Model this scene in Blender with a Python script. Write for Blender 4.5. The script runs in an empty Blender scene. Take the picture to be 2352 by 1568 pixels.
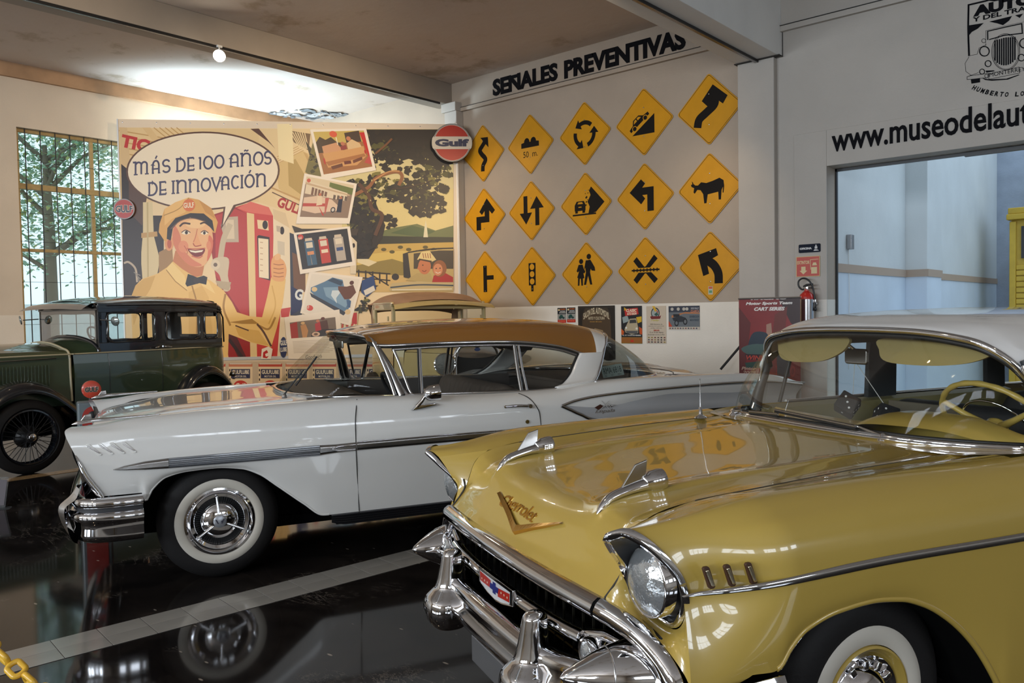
import bpy, bmesh, math, random
import numpy as np
from mathutils import Vector, Matrix
from mathutils.geometry import tessellate_polygon
random.seed(7)
SC = bpy.context.scene
COL = SC.collection
# ------------------------------------------------------------------ camera
F = 1857.0; CX, CY, CH = 1176.0, 784.0, 1.5
_yaw = math.atan2(1624, F); _pit = math.radians(2.04); _rol = math.radians(0.993)
f0 = np.array([-math.sin(_yaw), math.cos(_yaw), 0]); r0 = np.array([math.cos(_yaw), math.sin(_yaw), 0]); u0 = np.array([0, 0, 1.0])
fw = f0*math.cos(_pit)-u0*math.sin(_pit); _up = u0*math.cos(_pit)+f0*math.sin(_pit)
Rr = r0*math.cos(_rol)-_up*math.sin(_rol); Uu = _up*math.cos(_rol)+r0*math.sin(_rol)
CC = np.array([0, 0, CH])
cam_d = bpy.data.cameras.new('camera'); cam = bpy.data.objects.new('camera', cam_d); COL.objects.link(cam)
cam_d.sensor_width = 36; cam_d.lens = F/2352*36; cam_d.clip_start = 0.05; cam_d.clip_end = 200
cam.matrix_world = Matrix([[Rr[i], Uu[i], -fw[i], CC[i]] for i in range(3)]+[[0, 0, 0, 1]])
SC.camera = cam
# ------------------------------------------------------------------ world, lights, exposure
SC.view_settings.view_transform = 'Standard'; SC.view_settings.look = 'None'
SC.view_settings.gamma = 1; SC.view_settings.use_curve_mapping = False
SC.view_settings.exposure = 0.32
wd = bpy.data.worlds.new('World'); SC.world = wd; wd.use_nodes = True
bg = wd.node_tree.nodes['Background']; bg.inputs[0].default_value = (0.70, 0.86, 1.0, 1); bg.inputs[1].default_value = 1.25
SC.cycles.use_denoising = True
SC.cycles.max_bounces = 8; SC.cycles.diffuse_bounces = 4; SC.cycles.glossy_bounces = 5; SC.cycles.transmission_bounces = 6
SC.cycles.transparent_max_bounces = 12; SC.cycles.caustics_reflective = False; SC.cycles.caustics_refractive = False
SC.cycles.sample_clamp_indirect = 6
def light(name, kind, loc, energy, color, target=None, size=None, size_y=None, spot=None, blend=.5, rad=.04):
    d = bpy.data.lights.new(name, kind); d.energy = energy; d.color = color
    if kind == 'AREA':
        d.shape = 'RECTANGLE'; d.size = size; d.size_y = size_y or size
    else: d.shadow_soft_size = rad
    if kind == 'SPOT': d.spot_size = math.radians(spot); d.spot_blend = blend
    o = bpy.data.objects.new(name, d); COL.objects.link(o); o.location = loc
    if target is not None:
        o.rotation_euler = (Vector(target)-Vector(loc)).to_track_quat('-Z', 'Y').to_euler()
    return o
# daylight coming in through the tall windows of the wall behind the photographer (y = -8) and of the right wall
WX = [(-9.6, -7.4), (-6.4, -4.2), (-3.2, -1.0), (0.0, 2.2)]
for a, b in WX:
    light('window_daylight', 'AREA', ((a+b)/2, -8.16, 3.1), 245, (0.82, 0.91, 1.0), ((a+b)/2+.2, 3, 1.6), 2.1, 1.5)
for yy in (-5.2, -2.4, .4, 3.2):
    light('window_daylight', 'AREA', (8.12, yy, 2.9), 50, (0.84, 0.91, 1.0), (0, yy+.6, 1.0), 1.8, 1.2)
light('window_daylight', 'AREA', (-12.45, 6.45, 3.5), 170, (0.66, 0.86, 1.0), (-10.4, 8.0, 5.3), .8, 1.3)
# warm halogen track spots: (position, target, watts, cone)
WARM = (1.0, 0.74, 0.45)
SPOTS = [((-8.93, 5.08, 4.60), (-10.3, 7.3, 3.0), 150, 110), ((-4.0, 5.6, 4.22), (-6.5, 9.0, 2.4), 50, 85), ((-4.0, 4.9, 4.22), (-10.2, 6.6, 2.6), 520, 62), ((-4.0, 2.2, 4.22), (-12.5, 3.6, 2.4), 330, 60), ((-4.0, 7.6, 4.22), (-5.2, 9.0, 1.2), 30, 80), ((-4.0, 3.6, 4.22), (-4.6, 4.6, 1.0), 45, 60),
         ((-4.0, 0.8, 4.22), (-2.0, 2.2, 1.0), 45, 60), ((-8.93, 2.6, 4.60), (-9.9, 4.6, 1.0), 60, 70), ((-8.93, 7.2, 4.60), (-7.8, 8.6, 2.4), 70, 75),
         ((-4.0, -1.5, 4.22), (-3.0, 1.0, .8), 40, 60), ((1.2, 3.0, 4.22), (0.0, 4.6, 1.2), 40, 60)]
for l, t, e, s in SPOTS:
    light('track_spot_light', 'SPOT', l, e, WARM, t, spot=s, blend=.8, rad=.035)
# ------------------------------------------------------------------ projection helpers (photograph pixel -> point on a real plane)
def ray(px, py): return fw+Rr*(px-CX)/F-Uu*(py-CY)/F
def hit(px, py, n, d):
    v = ray(px, py); n = np.asarray(n, float); return CC+v*((d-n@CC)/(n@v))
def hY(px, py, Y=9.0): return hit(px, py, (0, 1, 0), Y)
def hX(px, py, X): return hit(px, py, (1, 0, 0), X)
def hZ(px, py, Z=0.0): return hit(px, py, (0, 0, 1), Z)
# ------------------------------------------------------------------ materials
def lin(c):
    return tuple(((v/255)/12.92 if v/255 <= .04045 else ((v/255+.055)/1.055)**2.4) for v in c)
MATS = {}
def mat(name, col, rough=.5, metal=0., coat=0., spec=.5, trans=0., emit=None, alpha=1., noise=0., nscale=8., bump=0., bscale=60., ior=1.5):
    if name in MATS: return MATS[name]
    m = bpy.data.materials.new(name); m.use_nodes = True; nt = m.node_tree; b = nt.nodes['Principled BSDF']
    b.inputs['Base Color'].default_value = (*col, 1); b.inputs['Roughness'].default_value = rough; b.inputs['Metallic'].default_value = metal
    b.inputs['Coat Weight'].default_value = coat; b.inputs['Coat Roughness'].default_value = .03; b.inputs['Specular IOR Level'].default_value = spec
    b.inputs['Transmission Weight'].default_value = trans; b.inputs['IOR'].default_value = ior; b.inputs['Alpha'].default_value = alpha
    if emit: b.inputs['Emission Color'].default_value = (*emit[0], 1); b.inputs['Emission Strength'].default_value = emit[1]
    if noise > 0 or bump > 0:
        tc = nt.nodes.new('ShaderNodeTexCoord')
    if noise > 0:
        n = nt.nodes.new('ShaderNodeTexNoise'); n.inputs['Scale'].default_value = nscale; n.inputs['Detail'].default_value = 6
        r = nt.nodes.new('ShaderNodeMapRange'); r.inputs[1].default_value = .3; r.inputs[2].default_value = .7; r.inputs[3].default_value = 1-noise; r.inputs[4].default_value = 1+noise
        x = nt.nodes.new('ShaderNodeVectorMath'); x.operation = 'SCALE'; x.inputs[0].default_value = col
        nt.links.new(tc.outputs['Object'], n.inputs['Vector']); nt.links.new(n.outputs['Fac'], r.inputs[0]); nt.links.new(r.outputs[0], x.inputs['Scale']); nt.links.new(x.outputs[0], b.inputs['Base Color'])
    if bump > 0:
        n2 = nt.nodes.new('ShaderNodeTexNoise'); n2.inputs['Scale'].default_value = bscale; n2.inputs['Detail'].default_value = 4
        bp = nt.nodes.new('ShaderNodeBump'); bp.inputs['Strength'].default_value = bump; bp.inputs['Distance'].default_value = .01
        nt.links.new(tc.outputs['Object'], n2.inputs['Vector']); nt.links.new(n2.outputs['Fac'], bp.inputs['Height']); nt.links.new(bp.outputs[0], b.inputs['Normal'])
    MATS[name] = m; return m
def glass(name, tint=(.9, .95, .93), dens=.12, rough=0.0):
    """thin pane: mostly see-through with mirror-like reflection (no caustic noise)"""
    if name in MATS: return MATS[name]
    m = bpy.data.materials.new(name); m.use_nodes = True; nt = m.node_tree; nt.nodes.clear()
    o = nt.nodes.new('ShaderNodeOutputMaterial'); t = nt.nodes.new('ShaderNodeBsdfTransparent'); t.inputs[0].default_value = (*tint, 1)
    g = nt.nodes.new('ShaderNodeBsdfGlossy'); g.inputs['Roughness'].default_value = rough+.01
    mx = nt.nodes.new('ShaderNodeMixShader'); fr = nt.nodes.new('ShaderNodeFresnel'); fr.inputs[0].default_value = 1.5
    ad = nt.nodes.new('ShaderNodeMath'); ad.operation = 'MULTIPLY_ADD'; ad.inputs[1].default_value = (.18 if 'windshield' in name else .5); ad.inputs[2].default_value = dens*.15; ad.use_clamp = True
    nt.links.new(fr.outputs[0], ad.inputs[0]); nt.links.new(ad.outputs[0], mx.inputs[0]); nt.links.new(t.outputs[0], mx.inputs[1]); nt.links.new(g.outputs[0], mx.inputs[2]); nt.links.new(mx.outputs[0], o.inputs[0])
    MATS[name] = m; return m
def printmat(name='printed_ink', rough=.35, gain=1.0, coat=0.):
    """flat print: colour of every printed patch is stored in the mesh attribute 'ink'"""
    if name in MATS: return MATS[name]
    m = bpy.data.materials.new(name); m.use_nodes = True; nt = m.node_tree; b = nt.nodes['Principled BSDF']
    a = nt.nodes.new('ShaderNodeAttribute'); a.attribute_name = 'ink'
    x = nt.nodes.new('ShaderNodeVectorMath'); x.operation = 'SCALE'; x.inputs['Scale'].default_value = gain
    nt.links.new(a.outputs['Color'], x.inputs[0]); nt.links.new(x.outputs[0], b.inputs['Base Color'])
    b.inputs['Roughness'].default_value = rough; b.inputs['Coat Weight'].default_value = coat
    MATS[name] = m; return m
# ------------------------------------------------------------------ object helpers
def tag(o, label=None, cat=None, group=None, kind=None):
    if label: o['label'] = label
    if cat: o['category'] = cat
    if group: o['group'] = group
    if kind: o['kind'] = kind
    return o
def empty(name, loc=(0, 0, 0), rz=0, label=None, cat=None, group=None, kind=None):
    o = bpy.data.objects.new(name, None); COL.objects.link(o); o.location = loc; o.rotation_euler = (0, 0, rz); o.empty_display_size = .1
    return tag(o, label, cat, group, kind)
def link(name, me, m=None, parent=None, smooth=False):
    o = bpy.data.objects.new(name, me); COL.objects.link(o)
    if m is not None:
        for mm in (m if isinstance(m, (list, tuple)) else [m]): me.materials.append(mm)
    if smooth: me.shade_smooth()
    if parent is not None: o.parent = parent
    return o
class G:
    """collects shapes, becomes ONE mesh"""
    def __init__(s): s.v = []; s.f = []; s.mi = []; s.ink = []
    def add(s, V, Fc, mi=0, ink=None):
        b = len(s.v); s.v += [tuple(map(float, p)) for p in V]; s.f += [tuple(i+b for i in f) for f in Fc]; s.mi += [mi]*len(Fc)
        s.ink += [ink]*len(Fc); return s
    def box(s, lo, hi, mi=0, M=None):
        x0, y0, z0 = lo; x1, y1, z1 = hi
        V = [(x0, y0, z0), (x1, y0, z0), (x1, y1, z0), (x0, y1, z0), (x0, y0, z1), (x1, y0, z1), (x1, y1, z1), (x0, y1, z1)]
        if M is not None: V = [tuple(M @ Vector(p)) for p in V]
        return s.add(V, [(0, 3, 2, 1), (4, 5, 6, 7), (0, 1, 5, 4), (1, 2, 6, 5), (2, 3, 7, 6), (3, 0, 4, 7)], mi)
    def grid(s, P, cu=False, cv=False, mi=0, flip=False):
        P = np.asarray(P, float); n, m = P.shape[:2]; Fc = []
        for i in range(n if cu else n-1):
            for j in range(m if cv else m-1):
                a, b, c, d = i*m+j, ((i+1) % n)*m+j, ((i+1) % n)*m+(j+1) % m, i*m+(j+1) % m
                Fc.append((a, d, c, b) if flip else (a, b, c, d))
        return s.add(P.reshape(-1, 3), Fc, mi)
    def tube(s, pts, r, k=10, closed=False, mi=0, caps=True, flat=1.0):
        pts = np.asarray(pts, float); n = len(pts); r = np.broadcast_to(np.asarray(r, float), (n,)); T = np.zeros_like(pts)
        for i in range(n):
            a = pts[(i-1) % n] if (closed or i > 0) else pts[i]; b = pts[(i+1) % n] if (closed or i < n-1) else pts[i]
            T[i] = (b-a)/(np.linalg.norm(b-a)+1e-12)
        ref = np.array([0, 0, 1.0]) if abs(T[0][2]) < .9 else np.array([1.0, 0, 0]); N = np.cross(T[0], ref); N /= np.linalg.norm(N); P = np.zeros((n, k, 3))
        for i in range(n):
            N = N-T[i]*(N@T[i]); N /= np.linalg.norm(N)+1e-12; B = np.cross(T[i], N)
            for j in range(k):
                t = 2*math.pi*j/k; P[i, j] = pts[i]+(N*math.cos(t)+B*math.sin(t)*flat)*r[i]
        s.grid(P, cu=closed, cv=True, mi=mi)
        if not closed and caps:
            s.add(P[0], [tuple(range(k))], mi); s.add(P[-1], [tuple(range(k))[::-1]], mi)
        return s
    def lathe(s, prof, M=None, k=32, mi=0):
        """prof: (r, h) pairs, revolved about local Z, then M"""
        P = np.array([[[r*math.cos(2*math.pi*j/k), r*math.sin(2*math.pi*j/k), h] for j in range(k)] for r, h in prof])
        if M is not None: P = np.array([[tuple(M @ Vector(p)) for p in row] for row in P])
        return s.grid(P, cv=True, mi=mi)
    def prism(s, poly, o, ex, ey, en, t0, t1, mi=0, ink=None):
        """2D polygon in plane (o, ex, ey) extruded along en from t0 to t1"""
        o, ex, ey, en = [np.asarray(q, float) for q in (o, ex, ey, en)]; poly = [tuple(p) for p in poly]; n = len(poly)
        V = [o+ex*a+ey*b+en*t0 for a, b in poly]+[o+ex*a+ey*b+en*t1 for a, b in poly]
        tr = tessellate_polygon([[Vector((a, b, 0)) for a, b in poly]])
        Fc = [t for t in tr]+[(t[2]+n, t[1]+n, t[0]+n) for t in tr]+[(i, (i+1) % n, (i+1) % n+n, i+n) for i in range(n)]
        return s.add(V, Fc, mi, ink)
    def sheet(s, poly, o, ex, ey, en, t, mi=0, ink=None):
        o, ex, ey, en = [np.asarray(q, float) for q in (o, ex, ey, en)]; poly = [tuple(p) for p in poly]
        V = [o+ex*a+ey*b+en*t for a, b in poly]; tr = tessellate_polygon([[Vector((a, b, 0)) for a, b in poly]])
        return s.add(V, [tuple(t_) for t_ in tr], mi, ink)
    def mesh(s, name, weld=False):
        me = bpy.data.meshes.new(name); me.from_pydata(s.v, [], s.f)
        if any(s.mi): me.polygons.foreach_set('material_index', s.mi)
        if any(i is not None for i in s.ink):
            at = me.color_attributes.new('ink', 'FLOAT_COLOR', 'CORNER'); d = []
            for p, c in zip(me.polygons, s.ink): d += list((*(c or (1, 1, 1)), 1.0))*p.loop_total
            at.data.foreach_set('color', d)
        bm = bmesh.new(); bm.from_mesh(me)
        if weld: bmesh.ops.remove_doubles(bm, verts=bm.verts, dist=1e-5)
        if weld != 'keep': bmesh.ops.recalc_face_normals(bm, faces=bm.faces)
        bm.to_mesh(me); bm.free(); me.update(); return me
    def obj(s, name, m=None, parent=None, smooth=False, bevel=0, weld=False, sharp=None, seg=2):
        o = link(name, s.mesh(name, weld), m, parent, smooth)
        if smooth and sharp: o.data.set_sharp_from_angle(angle=math.radians(sharp))
        if bevel:
            b = o.modifiers.new('bevel', 'BEVEL'); b.width = bevel; b.segments = seg; b.limit_method = 'ANGLE'; b.angle_limit = math.radians(35); o.data.shade_smooth(); b.harden_normals = False
            w = o.modifiers.new('wn', 'WEIGHTED_NORMAL'); w.keep_sharp = True
        return o
def box_obj(name, lo, hi, m, parent=None, bevel=0, **k):
    o = G().box(lo, hi).obj(name, m, parent, bevel=bevel)
    return tag(o, **k) if k else o
def spl(P, n, axis=0, closed=False):
    """Catmull-Rom through control points along an axis, n samples"""
    P = np.moveaxis(np.asarray(P, float), axis, 0); m = len(P)
    t = np.linspace(0, m if closed else m-1, n, endpoint=not closed); i = np.clip(np.floor(t).astype(int), 0, (m-1 if closed else m-2)); f = (t-i).reshape((-1,)+(1,)*(P.ndim-1))
    if closed: g = lambda k: P[(i+k) % m]
    else:
        E = np.concatenate([[2*P[0]-P[1]], P, [2*P[-1]-P[-2]]]); g = lambda k: E[i+k+1]
    a, b, c, d = g(-1), g(0), g(1), g(2)
    R = .5*((2*b)+(-a+c)*f+(2*a-5*b+4*c-d)*f**2+(-a+3*b-3*c+d)*f**3)
    return np.moveaxis(R, 0, axis)
def tab(x, T):
    """smooth table look-up; T = [(x, v), ...]; pchip-like so that it never overshoots"""
    X = np.array([t[0] for t in T], float); Y = np.array([t[1] for t in T], float); h = np.diff(X); dl = np.diff(Y)/h; m = np.zeros(len(X))
    m[1:-1] = np.where(dl[:-1]*dl[1:] > 0, 2*dl[:-1]*dl[1:]/(dl[:-1]+dl[1:]+1e-12), 0); m[0] = dl[0]; m[-1] = dl[-1]
    x = np.clip(np.asarray(x, float), X[0], X[-1]); i = np.clip(np.searchsorted(X, x, side='right')-1, 0, len(X)-2); t = (x-X[i])/h[i]
    return (2*t**3-3*t**2+1)*Y[i]+(t**3-2*t**2+t)*h[i]*m[i]+(-2*t**3+3*t**2)*Y[i+1]+(t**3-t**2)*h[i]*m[i+1]
def text_geo(s, bold=0., shear=0., space=1.0):
    """outline of a text in its own plane, scaled to the unit box: (verts2d, faces)"""
    c = bpy.data.curves.new('t', 'FONT'); c.body = s; c.offset = bold; c.shear = shear; c.space_character = space; c.resolution_u = 3
    o = bpy.data.objects.new('t', c); COL.objects.link(o); bpy.context.view_layer.update()
    me = o.evaluated_get(bpy.context.evaluated_depsgraph_get()).to_mesh()
    V = np.array([v.co[:2] for v in me.vertices]); Fc = [tuple(p.vertices) for p in me.polygons]
    o.to_mesh_clear(); bpy.data.objects.remove(o); bpy.data.curves.remove(c)
    lo, hi = V.min(0), V.max(0); return (V-lo)/(hi-lo), Fc
def put_text(g, s, o, ex, ey, en, t, w, h, bold=0.02, shear=0., mi=0, ink=None, thick=0., space=1., warp=None):
    """adds text with its box's lower left corner at o, size w x h"""
    V, Fc = text_geo(s, bold, shear, space); o, ex, ey, en = [np.asarray(q, float) for q in (o, ex, ey, en)]
    if warp: V = np.array([warp(a, b) for a, b in V])
    P = [o+ex*a*w+ey*b*h+en*t for a, b in V]; g.add(P, Fc, mi, ink)
    if thick:
        g.add([p-en*thick for p in P], Fc, mi, ink)
        from collections import Counter
        cnt = Counter(); 
        for f in Fc:
            for i in range(len(f)): cnt[tuple(sorted((f[i], f[(i+1) % len(f)])))] += 1
        E = [e for e, k in cnt.items() if k == 1]
        g.add([q for a, b in E for q in (P[a], P[b], P[b]-en*thick, P[a]-en*thick)], [(4*i, 4*i+1, 4*i+2, 4*i+3) for i in range(len(E))], mi, ink)
    return g
def stroke(pts, w):
    """polyline thickened to a polygon (mitred)"""
    P = [np.array(p, float) for p in pts]; L, R = [], []
    ws = w if isinstance(w, (list, tuple)) else [w]*len(P)
    for i, p in enumerate(P):
        d0 = P[i]-P[i-1] if i > 0 else P[1]-P[0]; d1 = P[i+1]-P[i] if i < len(P)-1 else P[i]-P[i-1]
        d0 = d0/(np.linalg.norm(d0)+1e-9); d1 = d1/(np.linalg.norm(d1)+1e-9); n0 = np.array([-d0[1], d0[0]]); n1 = np.array([-d1[1], d1[0]]); m = n0+n1; m /= np.linalg.norm(m)+1e-9
        k = ws[i]/2/max(.35, m@n0); L.append(tuple(p+m*k)); R.append(tuple(p-m*k))
    return L+R[::-1]
def circ(cx, cy, rx, ry=None, n=28, a0=0, a1=2*math.pi):
    ry = ry or rx; full = abs(a1-a0-2*math.pi) < 1e-6
    return [(cx+rx*math.cos(a0+(a1-a0)*i/(n if full else n-1)), cy+ry*math.sin(a0+(a1-a0)*i/(n if full else n-1))) for i in range(n)]
def smooth2(pts, n=None, closed=True):
    return [tuple(p) for p in spl(np.array(pts, float), n or len(pts)*4, closed=closed)]
# ================================================================== MATERIALS of the setting
def wall_mat(name, upper, lower, zsplit=1.585, stain=.06):
    m = bpy.data.materials.new(name); m.use_nodes = True; nt = m.node_tree; b = nt.nodes['Principled BSDF']; N = nt.nodes.new; L = nt.links.new
    g = N('ShaderNodeNewGeometry'); sx = N('ShaderNodeSeparateXYZ'); L(g.outputs['Position'], sx.inputs[0])
    st = N('ShaderNodeMath'); st.operation = 'GREATER_THAN'; st.inputs[1].default_value = zsplit; L(sx.outputs['Z'], st.inputs[0])
    mx = N('ShaderNodeMix'); mx.data_type = 'RGBA'; mx.inputs['A'].default_value = (*lower, 1); mx.inputs['B'].default_value = (*upper, 1); L(st.outputs[0], mx.inputs['Factor'])
    n = N('ShaderNodeTexNoise'); n.inputs['Scale'].default_value = 1.3; n.inputs['Detail'].default_value = 7; L(g.outputs['Position'], n.inputs['Vector'])
    r = N('ShaderNodeMapRange'); r.inputs[1].default_value = .3; r.inputs[2].default_value = .7; r.inputs[3].default_value = 1-stain; r.inputs[4].default_value = 1+stain; L(n.outputs['Fac'], r.inputs[0])
    s = N('ShaderNodeVectorMath'); s.operation = 'SCALE'; L(mx.outputs['Result'], s.inputs[0]); L(r.outputs[0], s.inputs['Scale']); L(s.outputs[0], b.inputs['Base Color'])
    n2 = N('ShaderNodeTexNoise'); n2.inputs['Scale'].default_value = 45; n2.inputs['Detail'].default_value = 3; L(g.outputs['Position'], n2.inputs['Vector'])
    bp = N('ShaderNodeBump'); bp.inputs['Strength'].default_value = .12; bp.inputs['Distance'].default_value = .01; L(n2.outputs['Fac'], bp.inputs['Height']); L(bp.outputs[0], b.inputs['Normal'])
    b.inputs['Roughness'].default_value = .55; return m
M_WALL = wall_mat('painted_plaster_two_tone', (.42, .345, .275), (.80, .75, .67))
M_WALLR = wall_mat('painted_plaster_right', (.47, .43, .385), (.76, .71, .64))  # upper tone carries the greyer light right of the pilaster
M_WALLL = wall_mat('painted_plaster_left', (.64, .55, .45), (.76, .70, .62))
M_BEAM = mat('beam_plaster', (.36, .31, .26), .6, noise=.06, nscale=2)
M_BEAM2 = mat('beam_plaster_white', (.82, .82, .80), .6, noise=.04, nscale=2)
M_BLACK = mat('black_plastic', (.012, .012, .013), .4)
M_DARK = mat('dark_line', (.03, .028, .026), .7)
M_WHITE = mat('white_paint', (.78, .78, .76), .5)
M_CHROME = mat('chrome', (.80, .80, .82), .06, metal=1.0)
M_CHROMED = mat('satin_chrome', (.45, .44, .43), .22, metal=1.0)
M_STEEL = mat('grey_steel', (.35, .35, .36), .35, metal=.8)
M_RUBBER = mat('tyre_rubber', (.012, .011, .011), .6, spec=.22, bump=.1, bscale=90)
M_INK = printmat('printed_ink', .4)
def ceiling_mat():
    m = bpy.data.materials.new('ceiling_plaster_stained'); m.use_nodes = True; nt = m.node_tree; b = nt.nodes['Principled BSDF']; N = nt.nodes.new; L = nt.links.new
    g = N('ShaderNodeNewGeometry'); n = N('ShaderNodeTexNoise'); n.inputs['Scale'].default_value = 1.1; n.inputs['Detail'].default_value = 9; n.inputs['Roughness'].default_value = .62; L(g.outputs['Position'], n.inputs['Vector'])
    r = N('ShaderNodeValToRGB'); r.color_ramp.elements[0].position = .36; r.color_ramp.elements[0].color = (.42, .34, .26, 1); r.color_ramp.elements[1].position = .44; r.color_ramp.elements[1].color = (.60, .52, .46, 1)
    e = r.color_ramp.elements.new(.70); e.color = (.62, .55, .50, 1); L(n.outputs['Fac'], r.inputs[0]); L(r.outputs[0], b.inputs['Base Color'])
    n2 = N('ShaderNodeTexNoise'); n2.inputs['Scale'].default_value = 5; n2.inputs['Detail'].default_value = 6; L(g.outputs['Position'], n2.inputs['Vector'])
    bp = N('ShaderNodeBump'); bp.inputs['Strength'].default_value = .3; bp.inputs['Distance'].default_value = .02; L(n2.outputs['Fac'], bp.inputs['Height']); L(bp.outputs[0], b.inputs['Normal']); b.inputs['Roughness'].default_value = .8; return m
M_CEIL = ceiling_mat()
def floor_mat():
    m = bpy.data.materials.new('polished_black_marble'); m.use_nodes = True; nt = m.node_tree; b = nt.nodes['Principled BSDF']; N = nt.nodes.new; L = nt.links.new
    g = N('ShaderNodeNewGeometry')
    n = N('ShaderNodeTexNoise'); n.inputs['Scale'].default_value = 2.2; n.inputs['Detail'].default_value = 10; n.inputs['Roughness'].default_value = .7; n.inputs['Distortion'].default_value = .8; L(g.outputs['Position'], n.inputs['Vector'])
    r = N('ShaderNodeValToRGB'); r.color_ramp.elements[0].position = .35; r.color_ramp.elements[0].color = (.006, .005, .005, 1); r.color_ramp.elements[1].position = .62; r.color_ramp.elements[1].color = (.020, .016, .014, 1)
    e = r.color_ramp.elements.new(.72); e.color = (.05, .038, .03, 1); L(n.outputs['Fac'], r.inputs[0])
    # thin pale veins and chips
    mp = N('ShaderNodeMapping'); mp.inputs['Rotation'].default_value = (0, 0, .9); mp.inputs['Scale'].default_value = (1.2, 3.6, 1); L(g.outputs['Position'], mp.inputs[0])
    n2 = N('ShaderNodeTexNoise'); n2.inputs['Scale'].default_value = 1.6; n2.inputs['Detail'].default_value = 8; n2.inputs['Roughness'].default_value = .75; n2.inputs['Distortion'].default_value = 1.5; L(mp.outputs[0], n2.inputs['Vector'])
    s = N('ShaderNodeMath'); s.operation = 'SUBTRACT'; s.inputs[1].default_value = .5; L(n2.outputs['Fac'], s.inputs[0]); a = N('ShaderNodeMath'); a.operation = 'ABSOLUTE'; L(s.outputs[0], a.inputs[0])
    v = N('ShaderNodeMapRange'); v.inputs[1].default_value = .0; v.inputs[2].default_value = .007; v.inputs[3].default_value = 1; v.inputs[4].default_value = 0; L(a.outputs[0], v.inputs[0])
    n3 = N('ShaderNodeTexNoise'); n3.inputs['Scale'].default_value = 1.7; n3.inputs['Detail'].default_value = 5; L(g.outputs['Position'], n3.inputs['Vector'])
    k = N('ShaderNodeMapRange'); k.inputs[1].default_value = .53; k.inputs[2].default_value = .64; L(n3.outputs['Fac'], k.inputs[0])
    ml = N('ShaderNodeMath'); ml.operation = 'MULTIPLY'; L(v.outputs[0], ml.inputs[0]); L(k.outputs[0], ml.inputs[1])
    vo = N('ShaderNodeTexVoronoi'); vo.inputs['Scale'].default_value = 3.1; L(mp.outputs[0], vo.inputs['Vector'])
    vr = N('ShaderNodeMapRange'); vr.inputs[1].default_value = .045; vr.inputs[2].default_value = .08; vr.inputs[3].default_value = .8; vr.inputs[4].default_value = 0; L(vo.outputs['Distance'], vr.inputs[0])
    mxv = N('ShaderNodeMath'); mxv.operation = 'MAXIMUM'; L(ml.outputs[0], mxv.inputs[0]); L(vr.outputs[0], mxv.inputs[1])
    mx = N('ShaderNodeMix'); mx.data_type = 'RGBA'; mx.inputs['B'].default_value = (.34, .29, .24, 1); L(r.outputs[0], mx.inputs['A']); L(mxv.outputs[0], mx.inputs['Factor']); L(mx.outputs['Result'], b.inputs['Base Color'])
    b.inputs['Roughness'].default_value = .07; b.inputs['Specular IOR Level'].default_value = .30; return m
M_FLOOR = floor_mat()
M_TILE = mat('stripe_tile', (.30, .28, .25), .12, noise=.12, nscale=2.5)
M_TILEB = mat('stripe_tile_tan', (.36, .22, .10), .15, noise=.12, nscale=6)
S = 'structure'
XL, XR, YB, YW, ZC = -12.6, 8.0, -8.0, 9.0, 5.06
# ------------------------------------------------------------------ floor
floor = box_obj('floor', (XL-.2, YB-.2, -.1), (XR+.2, YW+.3, 0), M_FLOOR, kind=S)
def tile_stripe(p0, p1, width, n0, n1, m, step=.2):
    d = np.array(p1)-np.array(p0); d = d/np.linalg.norm(d); nrm = np.array([d[1], -d[0]]); base = {}
    for k in range(n0, n1):
        for row in range(2):
            g = G(); w = width/2; s0 = k*step+.0015; s1 = (k+1)*step-.0015; a = row*w+.001; b = (row+1)*w-.001
            key = row
            o0 = np.array(p0)+d*(s0+s1)/2+nrm*(a+b)/2
            if key not in base:
                me_o = G().box((-(s1-s0)/2, -(b-a)/2, 0), ((s1-s0)/2, (b-a)/2, .0022)).obj('stripe_tile', m, floor, bevel=.0006, seg=1); base[key] = me_o; t = me_o
            else:
                t = base[key].copy(); COL.objects.link(t)
            t.location = (o0[0], o0[1], 0.0003+random.uniform(0, .0004)); t.rotation_euler = (random.uniform(-.001, .001), random.uniform(-.0007, .0007), math.atan2(d[1], d[0])); t.parent = floor
tile_stripe((-4.135, 1.175), (-3.865, 3.418), .27, -5, 22, M_TILE)
tile_stripe((-8.70, 2.0), (-8.70, 3.2), .17, -9, 14, M_TILEB)
# ------------------------------------------------------------------ walls
def wall(name, boxes, m):
    g = G(); [g.box(*b) for b in boxes]; return tag(g.obj(name, m), kind=S)
DX0, DX1, DZ = -3.244, -0.3, 3.04
wall_back = wall('wall_back', [((XL-.2, YW, 0), (DX0, YW+.29, 5.2)), ((DX0, YW, DZ), (DX1, YW+.29, 5.2)), ((DX1, YW, 0), (XR+.2, YW+.29, 5.2))], M_WALL)
g = G()  # raised plaster frame round the doorway, carries the web address
g.box((-3.605, YW-.022, 0), (DX0, YW, 3.431)); g.box((DX0, YW-.022, DZ), (DX1, YW, 3.431)); g.box((DX1, YW-.022, 0), (DX1+.36, YW, 3.431))
tag(g.obj('trim_1', M_WALLR, bevel=.004), kind=S)
g = G(); g.box((DX0, YW+.24, DZ-.03), (DX1, YW+.28, DZ)); g.box((DX0, YW+.24, 0), (DX0+.018, YW+.28, DZ)); g.box((-1.95, YW+.22, DZ-.045), (DX1, YW+.27, DZ-.02))
door_1 = tag(g.obj('door_1', M_BLACK), kind=S)
# wall skin right of the pilaster: the greyer light there is put into its colour
tag(G().box((-3.80, YW-.012, 0), (-3.605, YW, ZC)).box((-3.605, YW-.012, 3.431), (XR, YW, ZC)).box((DX1+.36, YW-.012, 0), (XR, YW, 3.431)).obj('trim_2', M_WALLR), kind=S)
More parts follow.
